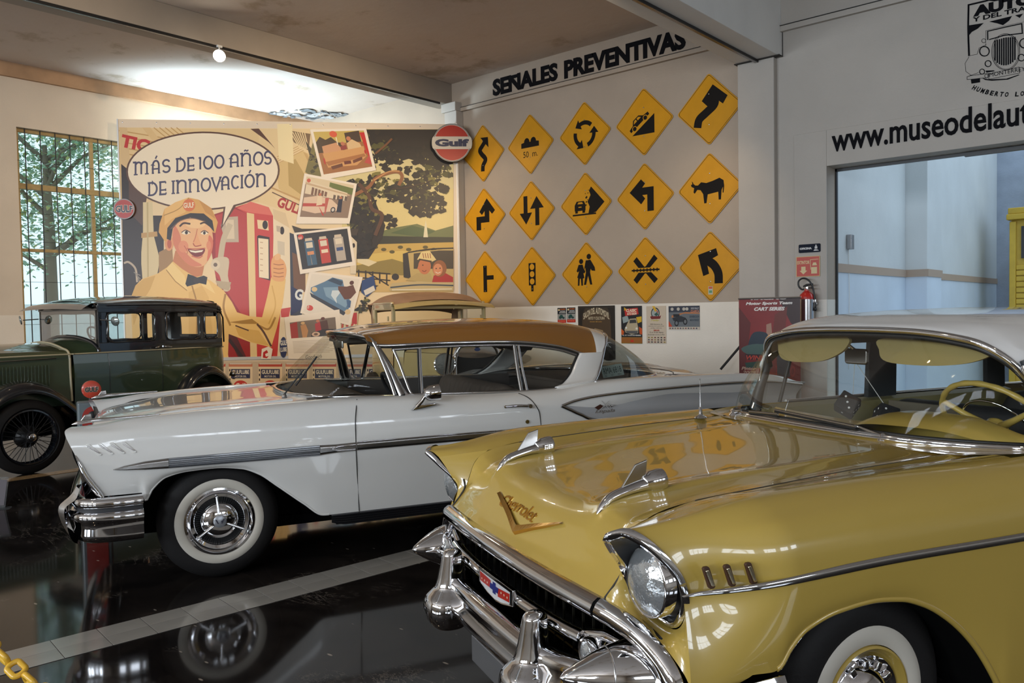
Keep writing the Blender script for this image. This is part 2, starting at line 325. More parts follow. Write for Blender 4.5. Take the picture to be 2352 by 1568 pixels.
# left wall with the barred window
WY0, WY1, WZ0, WZ1 = 4.03, 6.9, 1.0, 4.2
wall_left = wall('wall_left', [((XL-.25, YB-.2, 0), (XL, WY0, 5.2)), ((XL-.25, WY1, 0), (XL, YW+.29, 5.2)), ((XL-.25, WY0, 0), (XL, WY1, WZ0)), ((XL-.25, WY0, WZ1), (XL, WY1, 5.2))], M_WALLL)
wb = []
xs = [XL-.2]+[v for p in WX for v in p]+[XR+.2]
for i in range(0, len(xs), 2): wb.append(((xs[i], YB-.25, 0), (xs[i+1], YB, 5.2)))
for a, b in WX: wb += [((a, YB-.25, 0), (b, YB, 2.3)), ((a, YB-.25, 3.9), (b, YB, 5.2))]
wall_front = wall('wall_front', wb, M_WALLL)
wall_right = wall('wall_right', [((XR, YB-.2, 0), (XR+.25, YW+.29, 2.25)), ((XR, YB-.2, 3.55), (XR+.25, YW+.29, 5.2)), ((XR, YB-.2, 2.25), (XR+.25, -6.15, 3.55)), ((XR, -4.25, 2.25), (XR+.25, -3.35, 3.55)), ((XR, -1.45, 2.25), (XR+.25, -.55, 3.55)), ((XR, 1.35, 2.25), (XR+.25, 2.25, 3.55)), ((XR, 4.15, 2.25), (XR+.25, YW+.29, 3.55))], M_WALLR)
ceiling = box_obj('ceiling', (XL-.25, YB-.25, ZC), (XR+.25, YW+.3, ZC+.15), M_CEIL, kind=S)
# beams
g = G().box((-9.32, YB, 4.735), (-9.0, YW, ZC)); tag(g.obj('trim_3', M_BEAM, bevel=.008), kind=S)
g = G().box((-4.24, YB, 4.33), (-3.745, YW, ZC)); tag(g.obj('trim_4', M_BEAM2, bevel=.008), kind=S)
g = G().box((XL, YB, 4.865), (XL+.06, YW, ZC)); tag(g.obj('trim_5', mat('soffit_brown', (.42, .26, .15), .7, noise=.2, nscale=3)), kind=S)
# back-wall lintel with its drip moulding
g = G().box((-9.0, YW-.03, 4.60), (-4.24, YW, ZC)).box((-9.0, YW-.055, 4.60), (-4.24, YW-.03, 4.655)); tag(g.obj('trim_6', M_WALL, bevel=.004), kind=S)
g = G().box((-3.745, YW-.03, 4.66), (XR, YW, ZC)).box((-3.745, YW-.06, 4.60), (XR, YW, 4.66)); tag(g.obj('trim_7', M_WALLR, bevel=.004), kind=S)
g = G().box((-9.0, YW-.058, 4.656), (-4.24, YW-.03, 4.662)).box((-3.745, YW-.064, 4.661), (XR, YW-.03, 4.668)).box((-4.26, YW-.14, 4.322), (-3.72, YW-.05, 4.33)).box((-3.738, YW-.015, 4.33), (-3.728, YW-.0, 4.66)); tag(g.obj('trim_8', M_DARK), kind=S)
# pilasters
g = G().box((-4.24, YW-.10, 0), (-3.80, YW, 4.33)); tag(g.obj('trim_9', M_WALLR, bevel=.012), kind=S)
g = G().box((-9.05, YW-.15, 0), (-8.79, YW, 4.60)).box((-9.10, YW-.17, 4.60), (-8.79, YW, 4.735)); tag(g.obj('trim_10', M_WALLR, bevel=.01), kind=S)
# light tracks under the beams
def track(x, z, y0, y1, label):
    t = empty('light_track', (x, (y0+y1)/2, z), 0, label, 'light track'); L2 = (y1-y0)/2
    G().box((-.022, -L2, -.030), (.022, L2, 0)).obj('track_rail', M_BLACK, t, bevel=.003)
    G().box((-.012, -L2, -.0315), (-.004, L2, -.030)).box((.004, -L2, -.0315), (.012, L2, -.030)).obj('contact_strip', M_CHROMED, t)
    return t
track(-9.022, 4.735, -6.0, 8.72, 'black light track fixed along the underside of the left ceiling beam')
track(-4.0, 4.33, -6.0, 8.96, 'black light track fixed under the big white ceiling beam')
M_BULB = mat('halogen_bulb', (1, .9, .7), .5, emit=((1.0, .90, .72), 90))
def spot(loc, tgt, label, vis=True):
    t = empty('track_spotlight', loc, 0, label, 'spotlight'); d = (Vector(tgt)-Vector(loc)).normalized(); M = d.to_track_quat('Z', 'Y').to_matrix().to_4x4()
    G().lathe([(.0, -.085), (.04, -.085), (.045, -.03), (.068, .02), (.072, .03), (.068, .03), (.062, .012), (.0, -.01)], M, 24).obj('lamp_shade', M_WHITE, t, smooth=True, sharp=40)
    G().lathe([(.0, .034), (.035, .030), (.062, .016), (.03, .0), (0, -.004)], M, 20).obj('bulb', M_BULB, t, smooth=True)
    G().tube([(0, 0, .0), (0, 0, .10)], .008, 8).box((-.02, -.03, .09), (.02, .03, .115)).obj('stem', M_WHITE, t)
    return t
spot((-8.99, 5.08, 4.62), (-7.0, 3.6, 3.4), 'lit track spotlight glowing on the left ceiling beam')
# peeled plaster at the ceiling corner, stains on the ceiling
g = G(); rnd = random.Random(3)
for i in range(60):
    px = rnd.uniform(620, 795); py = 262+rnd.uniform(-13, 13)*(1-abs(px-700)/120)+(px-700)*.02; c = hZ(px, py, ZC-.004); a = rnd.uniform(0, 3); s_ = rnd.uniform(.03, .12)
    pts = [(c[0]+math.cos(a+k*1.05)*s_*rnd.uniform(.5, 1.2), c[1]+math.sin(a+k*1.05)*s_*rnd.uniform(.5, 1.2), ZC-.002-rnd.uniform(0, .03)) for k in range(6)]
    g.add(pts, [tuple(range(6))], rnd.choice([0, 0, 1]))
tag(g.obj('peeling_plaster', [mat('plaster_underside', (.22, .24, .26), .9), mat('plaster_flake', (.5, .52, .54), .8)]), 'grey peeling plaster flakes curling off the ceiling corner above the mural', 'plaster', kind='stuff')
# ------------------------------------------------------------------ left window
M_OCHRE = mat('ochre_window_frame', (.42, .30, .13), .5, noise=.1, nscale=20)
win = empty('window_1', (XL, (WY0+WY1)/2, WZ0), 0, kind=S)
def wbox(g, y0, y1, z0, z1, x0=-.14, x1=-.09): g.box((x0, y0-(WY0+WY1)/2, z0-WZ0), (x1, y1-(WY0+WY1)/2, z1-WZ0))
g = G()
for y in (WY0, 5.03, 6.05, WY1-.05): wbox(g, y, y+.05, WZ0, WZ1)
for z in (WZ0, 2.48, 3.36, WZ1-.05): wbox(g, WY0, WY1, z, z+.045 if z != 3.36 else z+.08, -.15, -.085)
g.obj('window_frame', M_OCHRE, win, bevel=.004)
k = 0
for y0, y1 in ((WY0+.05, 5.03), (5.08, 6.05), (6.10, WY1-.05)):
    for z0, z1 in ((WZ0+.045, 2.48), (2.525, 3.36), (3.44, WZ1-.05)):
        g = G(); wbox(g, y0, y1, z0, z1, -.122, -.118); g.obj('pane', glass('window_glass', (.93, .97, .95), .1), win)
k = 0
y = WY0+.12
while y < WY1:
    G().tube([(-.05, y-(WY0+WY1)/2, 0), (-.05, y-(WY0+WY1)/2, WZ1-WZ0)], .0075, 8).obj('bar', M_BLACK, win); y += .197
for z in (1.45, 2.05, 2.62, 3.02, 3.75):
    G().tube([(-.05, -(WY1-WY0)/2, z-WZ0), (-.05, (WY1-WY0)/2, z-WZ0)], .003, 6).obj('cross_bar', M_BLACK, win)
# windows behind the photographer: frames and mullions (they show up as reflections)
for i, (a, b) in enumerate(WX):
    w_ = empty('window_%d' % (i+2), ((a+b)/2, YB, 2.3), 0, kind=S); g = G(); hw = (b-a)/2
    for x in np.linspace(-hw, hw-.04, 5): g.box((x, -.10, 0), (x+.04, -.05, 1.6))
    for z in (0, .52, 1.04, 1.56): g.box((-hw, -.10, z), (hw, -.05, z+.04))
    g.obj('window_frame', M_OCHRE, w_)
for i, yy in enumerate((-5.2, -2.4, .4, 3.2)):
    w_ = empty('window_%d' % (i+6), (XR, yy, 2.25), 0, kind=S); g = G()
    for y in np.linspace(-.95, .91, 5): g.box((.03, y, 0), (.07, y+.04, 1.3))
    for z in (0, .63, 1.26): g.box((.03, -.95, z), (.07, .95, z+.04))
    g.obj('window_frame', M_OCHRE, w_)
# ------------------------------------------------------------------ outside the left window: street wall, tree
out = 'garden'
tag(box_obj('garden_wall', (XL-9, 2.0, -.1), (XL-8.8, 15, 1.9), mat('whitewash', (.82, .84, .84), .8, noise=.05)), 'white garden wall beyond the barred window', 'wall')
tag(box_obj('yard_pavement', (XL-12, -8, -.2), (XL-.25, 22, -.02), mat('pale_paving', (.6, .6, .58), .8)), kind=S)
def tree(loc, h, n, label):
    t = empty('tree', loc, 0, label, 'tree', 'trees outside the barred window'); r = random.Random(int(h*100)+n)
    g = G(); g.tube([(0, 0, 0), (.05, .03, h*.3), (-.05, .08, h*.6), (.1, 0, h*.9)], [.16, .13, .1, .04], 10)
    tips = []
    for i in range(16):
        a = r.uniform(0, 6.28); z = r.uniform(.5, .95)*h; L = r.uniform(.8, 1.9); e = (math.cos(a)*L, math.sin(a)*L, z+r.uniform(.0, .7)); g.tube([(0, 0.05, z*.9), (e[0]*.5, e[1]*.5, z+.15), e], [.05, .03, .012], 6); tips.append(e)
    g.obj('trunk', mat('bark', (.24, .20, .16), .9), t, smooth=True)
    g = G()
    for i in range(n):
        e = r.choice(tips); c = np.array([e[0]*r.uniform(.3, 1.15)+r.gauss(0, .35), e[1]*r.uniform(.3, 1.15)+r.gauss(0, .35), e[2]+r.gauss(0, .35)])
        a = r.uniform(0, 6.28); b = r.uniform(-.9, .5); d = np.array([math.cos(a)*math.cos(b), math.sin(a)*math.cos(b), math.sin(b)]); sd = np.cross(d, [r.uniform(-.4, .4), r.uniform(-.4, .4), 1]); sd /= np.linalg.norm(sd); L = r.uniform(.08, .15); w = L*.28
        g.add([c, c+d*L*.45+sd*w, c+d*L, c+d*L*.45-sd*w], [(0, 1, 2, 3)], r.choice([0, 0, 0, 1, 1, 2]))
    lm = []
    for nm, c in (('leaf_green', (.28, .46, .30)), ('leaf_pale', (.48, .66, .52)), ('leaf_yellow', (.52, .54, .22))): lm.append(mat(nm, c, .45))
    o = g.obj('foliage', lm, t); o['kind'] = 'stuff'; return t
tree((XL-3.6, 5.6, 0), 5.2, 8000, 'leafy green tree nearest the barred window, its leaves filling the left panes')
tree((XL-7.6, 10.6, 0), 5.8, 6000, 'taller leafy green tree farther off, seen through the right panes of the window')
# ------------------------------------------------------------------ courtyard beyond the doorway
M_CW = wall_mat('courtyard_plaster', (.62, .66, .68), (.62, .72, .84), 1.9)
g = G().box((-3.9, YW+.29, 0), (-3.30, 12.15, 4.9)).box((-3.9, 12.15, 0), (-3.02, 12.9, 4.9)).box((-3.9, 12.9, 0), (-3.30, 18.3, 4.9))
tag(g.obj('wall_courtyard', M_CW, bevel=.01), kind=S)
tag(box_obj('wall_courtyard_end', (-4.5, 18.3, 0), (4, 18.5, 5.6), mat('blue_grey_stucco', (.33, .38, .47), .9, noise=.12, nscale=3, bump=.3, bscale=30)), kind=S)
tag(box_obj('wall_courtyard_right', (1.9, YW+.29, 0), (2.1, 18.3, 3.2), M_CW), kind=S)
tag(box_obj('ground_courtyard', (-4.5, YW+.29, -.1), (4, 18.5, -.005), mat('pale_paving', (.6, .6, .58), .8)), kind=S)
g = G().box((-3.298, YW+.29, 1.90), (-3.285, 12.13, 2.0)).box((-3.018, 12.15, 1.90), (-3.005, 12.9, 2.0)).box((-3.3, 12.135, 1.90), (-3.005, 12.149, 2.0)).box((-3.298, 12.91, 1.90), (-3.285, 18.3, 2.0))
tag(g.obj('trim_11', mat('tan_band', (.42, .32, .25), .6)), kind=S)
sw = empty('switch_box', hX(1947, 556, -3.3), 0, 'small grey switch box high on the white courtyard wall', 'switch box')
G().box((.0, -.05, -.085), (.06, .05, .085)).obj('box_body', M_STEEL, sw, bevel=.006)
G().tube([(.01, 0, -.08), (.012, .01, -.6), (.01, -.005, -1.5)], .004, 6).obj('cable', M_WHITE, sw)
# yellow roller-shutter kiosk
M_YEL = mat('yellow_enamel', (.52, .34, .03), .5, noise=.08)
kq = hY(2318, 600, 16.6); kx = kq[0]
ki = empty('kiosk', (kx+.8, 17.0, 0), 0, 'yellow slatted kiosk with a black lettered panel standing in the courtyard', 'kiosk')
G().box((-.78, -.35, 0), (.8, .4, 2.98)).obj('cabinet', M_YEL, ki, bevel=.01)
G().box((-.84, -.46, 2.98), (.84, .44, 3.08)).box((-.82, -.43, 3.08), (.82, .4, 3.19)).obj('roof_cap', M_YEL, ki, bevel=.015)
G().box((-.80, -.40, 0), (-.70, -.35, 2.95)).obj('post', M_YEL, ki, bevel=.01)
z = 1.0
while z < 2.2:
    G().box((-.70, -.385, z), (.8, -.35, z+.085)).obj('slat', M_YEL, ki, bevel=.012); z += .1
pn = G().box((-.62, -.40, 2.30), (.7, -.36, 2.86)).obj('sign_panel', M_BLACK, ki)
put_text(G(), 'EL', (-.56, -.402, 2.38), (1, 0, 0), (0, 0, 1), (0, -1, 0), .001, .75, .40, .03).obj('lettering', M_YEL, pn)
# ================================================================== lettering on the wall
EXw, EZw, ENw = (1, 0, 0), (0, 0, 1), (0, -1, 0)
M_LET = mat('black_lettering', (.008, .008, .010), .8, spec=.08)
def letters(name, s, a, b, Y, label, bold=.03, shear=0., h=None, space=1.):
    p, q = hY(*a, Y), hY(*b, Y); g = G()
    put_text(g, s, (p[0], Y, p[2]), EXw, EZw, ENw, .012, q[0]-p[0], h or q[2]-p[2], bold, shear, thick=.011, space=space)
    return tag(g.obj(name, M_LET), label, 'lettering')
o_n = letters('wall_lettering', 'SENALES', (1133, 222), (1281, 145), 8.97, 'black capital letters reading SEÑALES on the lintel over the warning signs', .045, h=.245)
a_ = hY(1175, 178, 8.97); b_ = hY(1192, 168, 8.97); G().box((a_[0], 8.956, a_[2]-.02), (b_[0], 8.970, a_[2]+.025)).obj('tilde', M_LET, o_n)
letters('wall_lettering', 'PREVENTIVAS', (1297, 182), (1575, 77), 8.97, 'black capital letters reading PREVENTIVAS on the lintel beside the white beam', .045, h=.25)
_w = hY(1911, 353, 8.978); g = G(); put_text(g, 'www.museodelauto.org', (_w[0], 8.978, _w[2]-.062), EXw, EZw, ENw, .012, 2.36, .33, .016, thick=.011); tag(g.obj('wall_lettering', M_LET), 'black web address lettering painted over the doorway frame', 'lettering')
# ------------------------------------------------------------------ warning signs
M_SIGN = mat('sign_yellow', (.64, .30, .008), .4, noise=.05, nscale=6, spec=.3)
M_SBLK = mat('sign_black', (.010, .008, .007), .6, spec=.15)
def diamond(h, r=.035):
    P = []; 
    for k, (cx, cy) in enumerate(((h-r*1.414, 0), (0, h-r*1.414), (-h+r*1.414, 0), (0, -h+r*1.414))):
        for j in range(6): a = math.radians(90*k-45+90*j/5); P.append((cx+r*math.cos(a), cy+r*math.sin(a)))
    return P
def arrow(pts, w, hl, hw):
    """stroke ending in an arrow head"""
    e = np.array(pts[-1], float); d = e-np.array(pts[-2], float); d /= np.linalg.norm(d); n = np.array([-d[1], d[0]]); return [stroke(pts, w), [tuple(e+n*hw), tuple(e-n*hw), tuple(e+d*hl)]]
def cr2(P, n=22): return [tuple(p) for p in spl(np.array(P, float), n)]
SY = {}
SY[0] = arrow(cr2([(-.02, -.62), (.0, -.42), (.12, -.22), (-.06, -.02), (-.14, .12), (-.02, .26), (.08, .36)], 30), .17, .24, .27)
SY[1] = [[(-.38, -.10), (-.38, .06), (-.28, .08)]+circ(-.14, .08, .12, .14, 9, math.pi, 0)+circ(.14, .08, .12, .14, 9, math.pi, 0)[0:9]+[(.28, .08), (.38, .06), (.38, -.10)]]
SY[2] = arrow(circ(.0, -.02, .36, .36, 12, math.radians(45), math.radians(118)), .13, .2, .17)+arrow(circ(.0, -.02, .36, .36, 12, math.radians(168), math.radians(235)), .13, .2, .17)+arrow(circ(.0, -.02, .36, .36, 12, math.radians(-72), math.radians(0)), .13, .2, .17)
_c, _s = math.cos(.64), math.sin(.64); _cr = lambda P: [(-.07+.82*(u*_c-v*_s), -.10+.82*(u*_s+v*_c)) for u, v in P]
SY[3] = [[(-.40, -.36), (.36, -.36), (.36, .20)], _cr([(-.48, .11), (-.48, .22), (-.28, .26), (-.16, .40), (.12, .40), (.26, .26), (.48, .22), (.48, .11)]), _cr(circ(-.28, .12, .095, n=16)), _cr(circ(.28, .12, .095, n=16))]
SY[4] = arrow(cr2([(-.36, -.46), (-.30, -.24), (-.08, -.08), (.16, .10), (.18, .30)], 24), .24, .42, .42)[:1]+[[(-.08, .12), (.08, -.04), (.30, .18), (.42, .08), (.56, .28), (.12, .66), (-.22, .26)]]
SY[5] = [stroke([(-.24, -.44), (-.24, -.10), (.14, -.10), (.14, .30)], .22), [(-.2, .22), (.5, .22), (.16, .66)]]
SY[5] = [stroke([(-.26, -.46), (-.26, -.10), (.14, -.10), (.14, .32)], .22), [(-.22, .18), (-.10, .06), (.14, .30), (.38, .06), (.52, .18), (.14, .62)]]
SY[6] = [stroke([(-.24, .50), (-.24, -.15)], .17), [(-.5, -.06), (.04, -.06), (-.22, -.44)], stroke([(.26, -.50), (.26, .15)], .17), [(-.04, .06), (.54, .06), (.24, .46)]]
SY[7] = [[(.22, .52), (.72, .0), (.40, -.28), (.10, -.34), (.16, -.10), (.08, .06), (.20, .26), (.14, .40)], [(-.50, -.30), (.40, -.30), (.40, -.35), (-.50, -.35)],
         [(-.42, -.02), (-.34, .10), (-.06, .10), (0, -.02), (0, -.20), (-.42, -.20)], [(-.40, -.20), (-.30, -.20), (-.30, -.27), (-.40, -.27)], [(-.12, -.20), (-.02, -.20), (-.02, -.27), (-.12, -.27)]]+[[(x+a*s_, y+b*s_) for a, b in ((-1, -.3), (0, -1), (1, .2), (.2, 1))] for x, y, s_ in ((.04, .20, .045), (.10, .33, .022), (.04, .06, .03), (.0, .32, .018), (.02, -.04, .03), (.12, .42, .016), (.09, .12, .018))]
SY[8] = [stroke([(.20, -.44), (.20, .16), (-.14, .16)], .22), [(-.12, .52), (.02, .38), (-.08, .27), (-.08, .05), (.02, -.06), (-.12, -.22), (-.52, .16)]]
SY[9] = [[(-.50, .18), (-.44, .13), (-.36, .12), (-.26, .20), (-.10, .16), (.10, .20), (.30, .26), (.42, .18), (.44, .02), (.42, -.16), (.39, -.16), (.40, .0), (.36, -.08), (.34, -.34), (.27, -.34), (.26, -.12), (.10, -.14), (-.06, -.16), (-.10, -.40), (-.17, -.40), (-.20, -.14), (-.28, -.02), (-.38, .0), (-.46, -.10), (-.50, -.06), (-.48, .06), (-.56, .10), (-.58, .16)], [(-.53, .14), (-.55, .26), (-.50, .20)]]
SY[10] = [stroke([(0, -.46), (0, .46)], .17), stroke([(0, .04), (.40, .04)], .15)]
SY[11] = [[(-.15, .44), (.15, .44), (.15, -.30), (-.15, -.30)], [(-.05, -.30), (.05, -.30), (.05, -.50), (-.05, -.50)]]
SY[12] = [circ(.10, .52, .085), circ(-.20, .38, .08), [(-.02, .40), (.16, .42), (.32, .18), (.34, .06), (.20, .08), (.17, .14), (.14, .04), (.22, -.36), (.14, -.36), (.06, -.08), (-.02, -.36), (-.1, -.36), (-.02, .04), (-.04, .18), (-.10, .08), (-.16, .02), (-.12, .0)],
          [(-.30, .28), (-.14, .28), (-.10, .14), (-.04, .06), (-.08, .0), (-.12, .02), (-.08, -.14), (-.14, -.16), (-.14, -.38), (-.20, -.38), (-.22, -.16), (-.26, -.16), (-.28, -.38), (-.34, -.38), (-.33, -.14), (-.36, -.12), (-.28, .08), (-.34, .04), (-.38, .08)]]
SY[13] = [[(-.30, .40), (-.42, .28), (-.24, .07), (.16, .07), (.42, .32), (.30, .44), (.0, .10), (-.04, .10)], [(-.42, -.28), (-.24, -.07), (.20, -.07), (.42, -.28), (.30, -.40), (.02, -.10), (-.02, -.10), (-.30, -.40)], stroke([(-.48, 0), (.48, 0)], .045)]+[stroke([(x, -.05), (x, .05)], .035) for x in np.linspace(-.40, .40, 8)]
SY[14] = arrow(cr2([(.25, -.48), (.24, -.20), (.12, .02), (-.06, .16)], 18), .25, .1, .1)[:1]+[[(-.38, .34), (.18, .50), (.24, .30), (-.02, .18), (-.10, .08), (-.04, -.20), (-.22, -.26)]]
RING = {3: [(*_cr([(-.28, .12)])[0], .085), (*_cr([(.28, .12)])[0], .085)], 11: [(0, .31, .10), (0, .07, .10), (0, -.17, .10)]}
DESC = ['winding road arrow', 'two bumps and 50 m.', 'three arrows of a roundabout', 'car on a steep black hill', 'thick double bend arrow', 'right-angled reverse turn arrow', 'one down arrow and one up arrow', 'rocks falling on a car', 'square left turn arrow', 'black cow', 'side road to the right', 'traffic light', 'two walking school children', 'crossed bars and a railway track', 'left curve arrow and a small sticker']
COLX = [-8.375, -7.45, -6.49, -5.557, -4.645]; ROWZ = [3.905, 2.958, 2.018]
HS = .433
for k in range(15):
    c, r = k % 5, k//5
    t = empty('warning_sign', (COLX[c], YW, ROWZ[r]), 0, 'yellow diamond warning sign with '+DESC[k], 'road sign', 'yellow warning signs on the back wall')
    ex, ey, en = (1, 0, 0), (0, 0, 1), (0, -1, 0)
    G().prism(diamond(HS), (0, 0, 0), ex, ey, en, .010, .014).obj('plate', M_SIGN, t)
    g = G(); A = np.array(diamond(HS-.016, .03)); B = np.array(diamond(HS-.023, .028)); n = len(A)
    g.add([(a[0], -.0148, a[1]) for a in A]+[(b[0], -.0148, b[1]) for b in B], [(i, (i+1) % n, (i+1) % n+n, i+n) for i in range(n)]); g.obj('border', M_SBLK, t)
    g = G()
    for i, P in enumerate(SY[k]): g.sheet([(a*HS, b*HS) for a, b in P], (0, 0, 0), ex, ey, en, .0150+i*.0003)
    if k == 1: put_text(g, '50  m.', (-.30*HS, 0, -.42*HS), ex, ey, en, .015, .62*HS, .20*HS, .0)
    g.obj('symbol', M_SBLK, t)
    if k == 3:
        G().sheet([(a*HS, b*HS) for a, b in _cr([(-.21, .27), (-.13, .36), (-.04, .36), (-.04, .27)])], (0, 0, 0), ex, ey, en, .0166).sheet([(a*HS, b*HS) for a, b in _cr([(0, .27), (0, .36), (.09, .36), (.17, .27)])], (0, 0, 0), ex, ey, en, .0166).obj('window_cutout', M_SIGN, t)
    if k == 7: G().sheet([(a*HS, b*HS) for a, b in [(-.31, .01), (-.27, .07), (-.13, .07), (-.09, .01)]], (0, 0, 0), ex, ey, en, .0172).sheet([(a*HS, b*HS) for a, b in [(-.27, -.10), (-.15, -.10), (-.15, -.07), (-.27, -.07)]], (0, 0, 0), ex, ey, en, .0172).obj('window_cutout', M_SIGN, t)
    if k in RING:
        g = G()
        for x, y, rr in RING[k]:
            if k == 11: g.sheet([(a*HS, b*HS) for a, b in circ(x, y, rr, n=24)], (0, 0, 0), ex, ey, en, .0170)
            else:
                A = circ(x, y, rr, n=24); B = circ(x, y, rr-.02, n=24); g.add([(a*HS, -.0170, b*HS) for a, b in A+B], [(i, (i+1) % 24, (i+1) % 24+24, i+24) for i in range(24)])
        g.obj('ring' if k == 3 else 'lamp_disc', M_SIGN, t)
    for v in (.42, -.42):
        G().lathe([(0, .005), (.007, .004), (.008, 0)], Matrix.Translation((0, -.014, v*HS)) @ Matrix.Rotation(math.pi/2, 4, 'X'), 12).obj('bolt', M_CHROMED, t)
    if k == 14: G().sheet([(-.03, -.34), (.03, -.34), (.03, -.24), (-.03, -.24)], (0, 0, 0), ex, ey, en, .0152, ink=(.5, .5, .4)).sheet([(-.024, -.27), (.024, -.27), (.024, -.245), (-.024, -.245)], (0, 0, 0), ex, ey, en, .0156, ink=(.6, .1, .05)).sheet([(-.02, -.32), (.02, -.32), (.02, -.29), (-.02, -.29)], (0, 0, 0), ex, ey, en, .0156, ink=(.1, .3, .15)).obj('sticker', M_INK, t)
# ------------------------------------------------------------------ painted crest of the museum, high on the right wall
g = G(); cY = 8.986
def cq(x, y): p = hY(2180+x/6.535, y/6.535, cY); return (p[0], p[2])
def csheet(P, t=.001): g.sheet([cq(*p) for p in P], (0, cY, 0), (1, 0, 0), (0, 0, 1), (0, -1, 0), t)
def cline(P, w=8, closed=False):
    P = list(P)+([P[0], P[1]] if closed else []); Q = [cq(*p) for p in P]; g.sheet(stroke(Q, w*.00082), (0, cY, 0), (1, 0, 0), (0, 0, 1), (0, -1, 0), .0014+random.random()*.0005)
sx, sy_ = 1300, -300
cline([(300, 840), (290, 600), (286, 400), (292, 75), (560, 12), (600, -2), (680, 8), (1250, -110), (1960, -260)], 20)
csheet([(300, 380), (520, 345), (430, 430), (340, 480), (300, 530)]); csheet([(600, 325), (945, 240), (900, 310), (810, 378), (720, 350)]); csheet([(990, 230), (1110, 205), (1060, 270)])
cline([(580, 600), (578, 470), (830, 410), (1090, 355), (1100, 500), (830, 530), (600, 595)], 12)
cline([(550, 690), (552, 460), (830, 390), (1120, 330)], 3)
o_ = [(850+210*math.cos(a), 790-260*math.sin(a)+(-25 if math.sin(a) > 0 else 0)) for a in np.linspace(0, 6.28, 40)]
cline(o_, 5); cline([(x*.9+85, y*.95+40) for x, y in o_], 4)
for i in range(10):
    x = 690+i*33; dy = 250*math.sqrt(max(.05, 1-((x-845)/200)**2)); cline([(x, 590+abs(i-4.5)*4-i*6), (x, 770+dy*.9-i*3)], 15)
for (x, y, r_, w) in ((530, 770, 72, 12), (585, 955, 45, 10), (495, 1075, 38, 9), (1130, 650, 70, 12), (1085, 865, 50, 10), (520, 612, 30, 5), (560, 1140, 26, 5)):
    cline([(x+r_*math.cos(a), y+r_*math.sin(a)) for a in np.linspace(0, 6.3, 22)], w)
cline([(310, 835), (420, 815), (450, 720), (560, 670)], 4); cline([(300, 850), (240, 950), (250, 1070), (330, 1130), (440, 1090)], 4)
cline([(330, 1130), (270, 1150), (270, 1195), (580, 1165), (590, 1100), (330, 1135)], 5); csheet([(325, 1190), (465, 1170), (465, 1235), (335, 1255)]); csheet([(490, 1170), (600, 1190), (860, 1180), (1040, 1120), (1060, 1125), (880, 1195), (640, 1212), (540, 1200)])
cline([(595, 1110), (1050, 1005), (1060, 1095), (595, 1190), (595, 1105)], 5); csheet([(545, 1060), (670, 1055), (690, 1068), (560, 1090)])
def ctext(s, a, b, h, bold, sh=0.):
    p, q = cq(*a), cq(*b); put_text(g, s, (p[0], cY, p[1]), (1, 0, 0), (0, 0, 1), (0, -1, 0), .0012, q[0]-p[0], h, bold, sh)
ctext('AUTOMOVIL', (360, 258), (2300, -180), .104, .07); ctext('Y DEL TRANSPORTE', (352, 336), (1900, 60), .046, .03); ctext('MONTERREY N.L.', (605, 1155), (1330, 1000), .038, .0)
arcs = 'HUMBERTO LOBO VILLARREAL'; Rr_ = .78; w0 = 0
for i, ch in enumerate(arcs):
    if ch == ' ': continue
    a = -.62+i*.0565; cxx, cz = cq(930, 700)[0]+.12, cq(930, 700)[1]+.30; px_, pz_ = cxx+Rr_*math.sin(a), cz-Rr_*math.cos(a)
    put_text(g, ch, (px_, cY, pz_), (math.cos(a), 0, math.sin(a)), (-math.sin(a), 0, math.cos(a)), (0, -1, 0), .0012, .030, .044, .04)
tag(g.obj('painted_crest', M_LET), 'painted museum crest of an old automobile front high on the right wall', 'painting')
# ------------------------------------------------------------------ posters on the lower white wall
def poster(name, a, b, label, draw, colr=(.6, .58, .52), bottom=None, tilt=0):
    p, q = hY(*a), hY(*b); w, h = q[0]-p[0], (bottom or (p[2]-q[2])); t = empty(name, (p[0], YW-.006, p[2]), 0, label, 'poster'); 
    G().add([(0, 0, 0), (w, 0, 0), (w, -.0, -h), (0, -.0, -h)], [(0, 3, 2, 1)]).add([(0, -.0015, 0), (w, -.0015, 0), (w, -.0015, -h), (0, -.0015, -h)], [(0, 3, 2, 1)], ink=lin([c*255 for c in (0, 0, 0)]))
    g = G(); g.prism([(0, 0), (w, 0), (w, -h), (0, -h)], (0, 0, 0), (1, 0, 0), (0, 0, 1), (0, -1, 0), -.002, .0, ink=colr); g.obj('sheet', M_INK, t)
    g = G(); lay = [0]
    def P(poly, c): lay[0] += 1; g.sheet([(x*w, -y*h) for x, y in poly], (0, 0, 0), (1, 0, 0), (0, 0, 1), (0, -1, 0), .0004+lay[0]*.00012, ink=lin(c))
    def T(s, x, y, ww, hh, c, bold=.03, sh=0., warp=None): lay[0] += 1; put_text(g, s, (x*w, 0, -y*h), (1, 0, 0), (0, 0, 1), (0, -1, 0), .0004+lay[0]*.00012, ww*w, hh*h, bold, sh, ink=lin(c), warp=warp)
    draw(P, T); g.obj('print', M_INK, t); return t
R4 = lambda x0, y0, x1, y1: [(x0, y0), (x1, y0), (x1, y1), (x0, y1)]
def car_side(P, x, y, s, c, c2=(30, 30, 30)):
    P([(x-s, y+.06*s*5), (x-s*.9, y), (x-s*.45, y-.10*s*4), (x+s*.2, y-.10*s*4), (x+s*.5, y), (x+s, y+.03), (x+s, y+.06*s*5)], c); P(circ(x-s*.55, y+.3*s, s*.17, s*.17, 12), c2); P(circ(x+s*.6, y+.3*s, s*.17, s*.17, 12), c2)
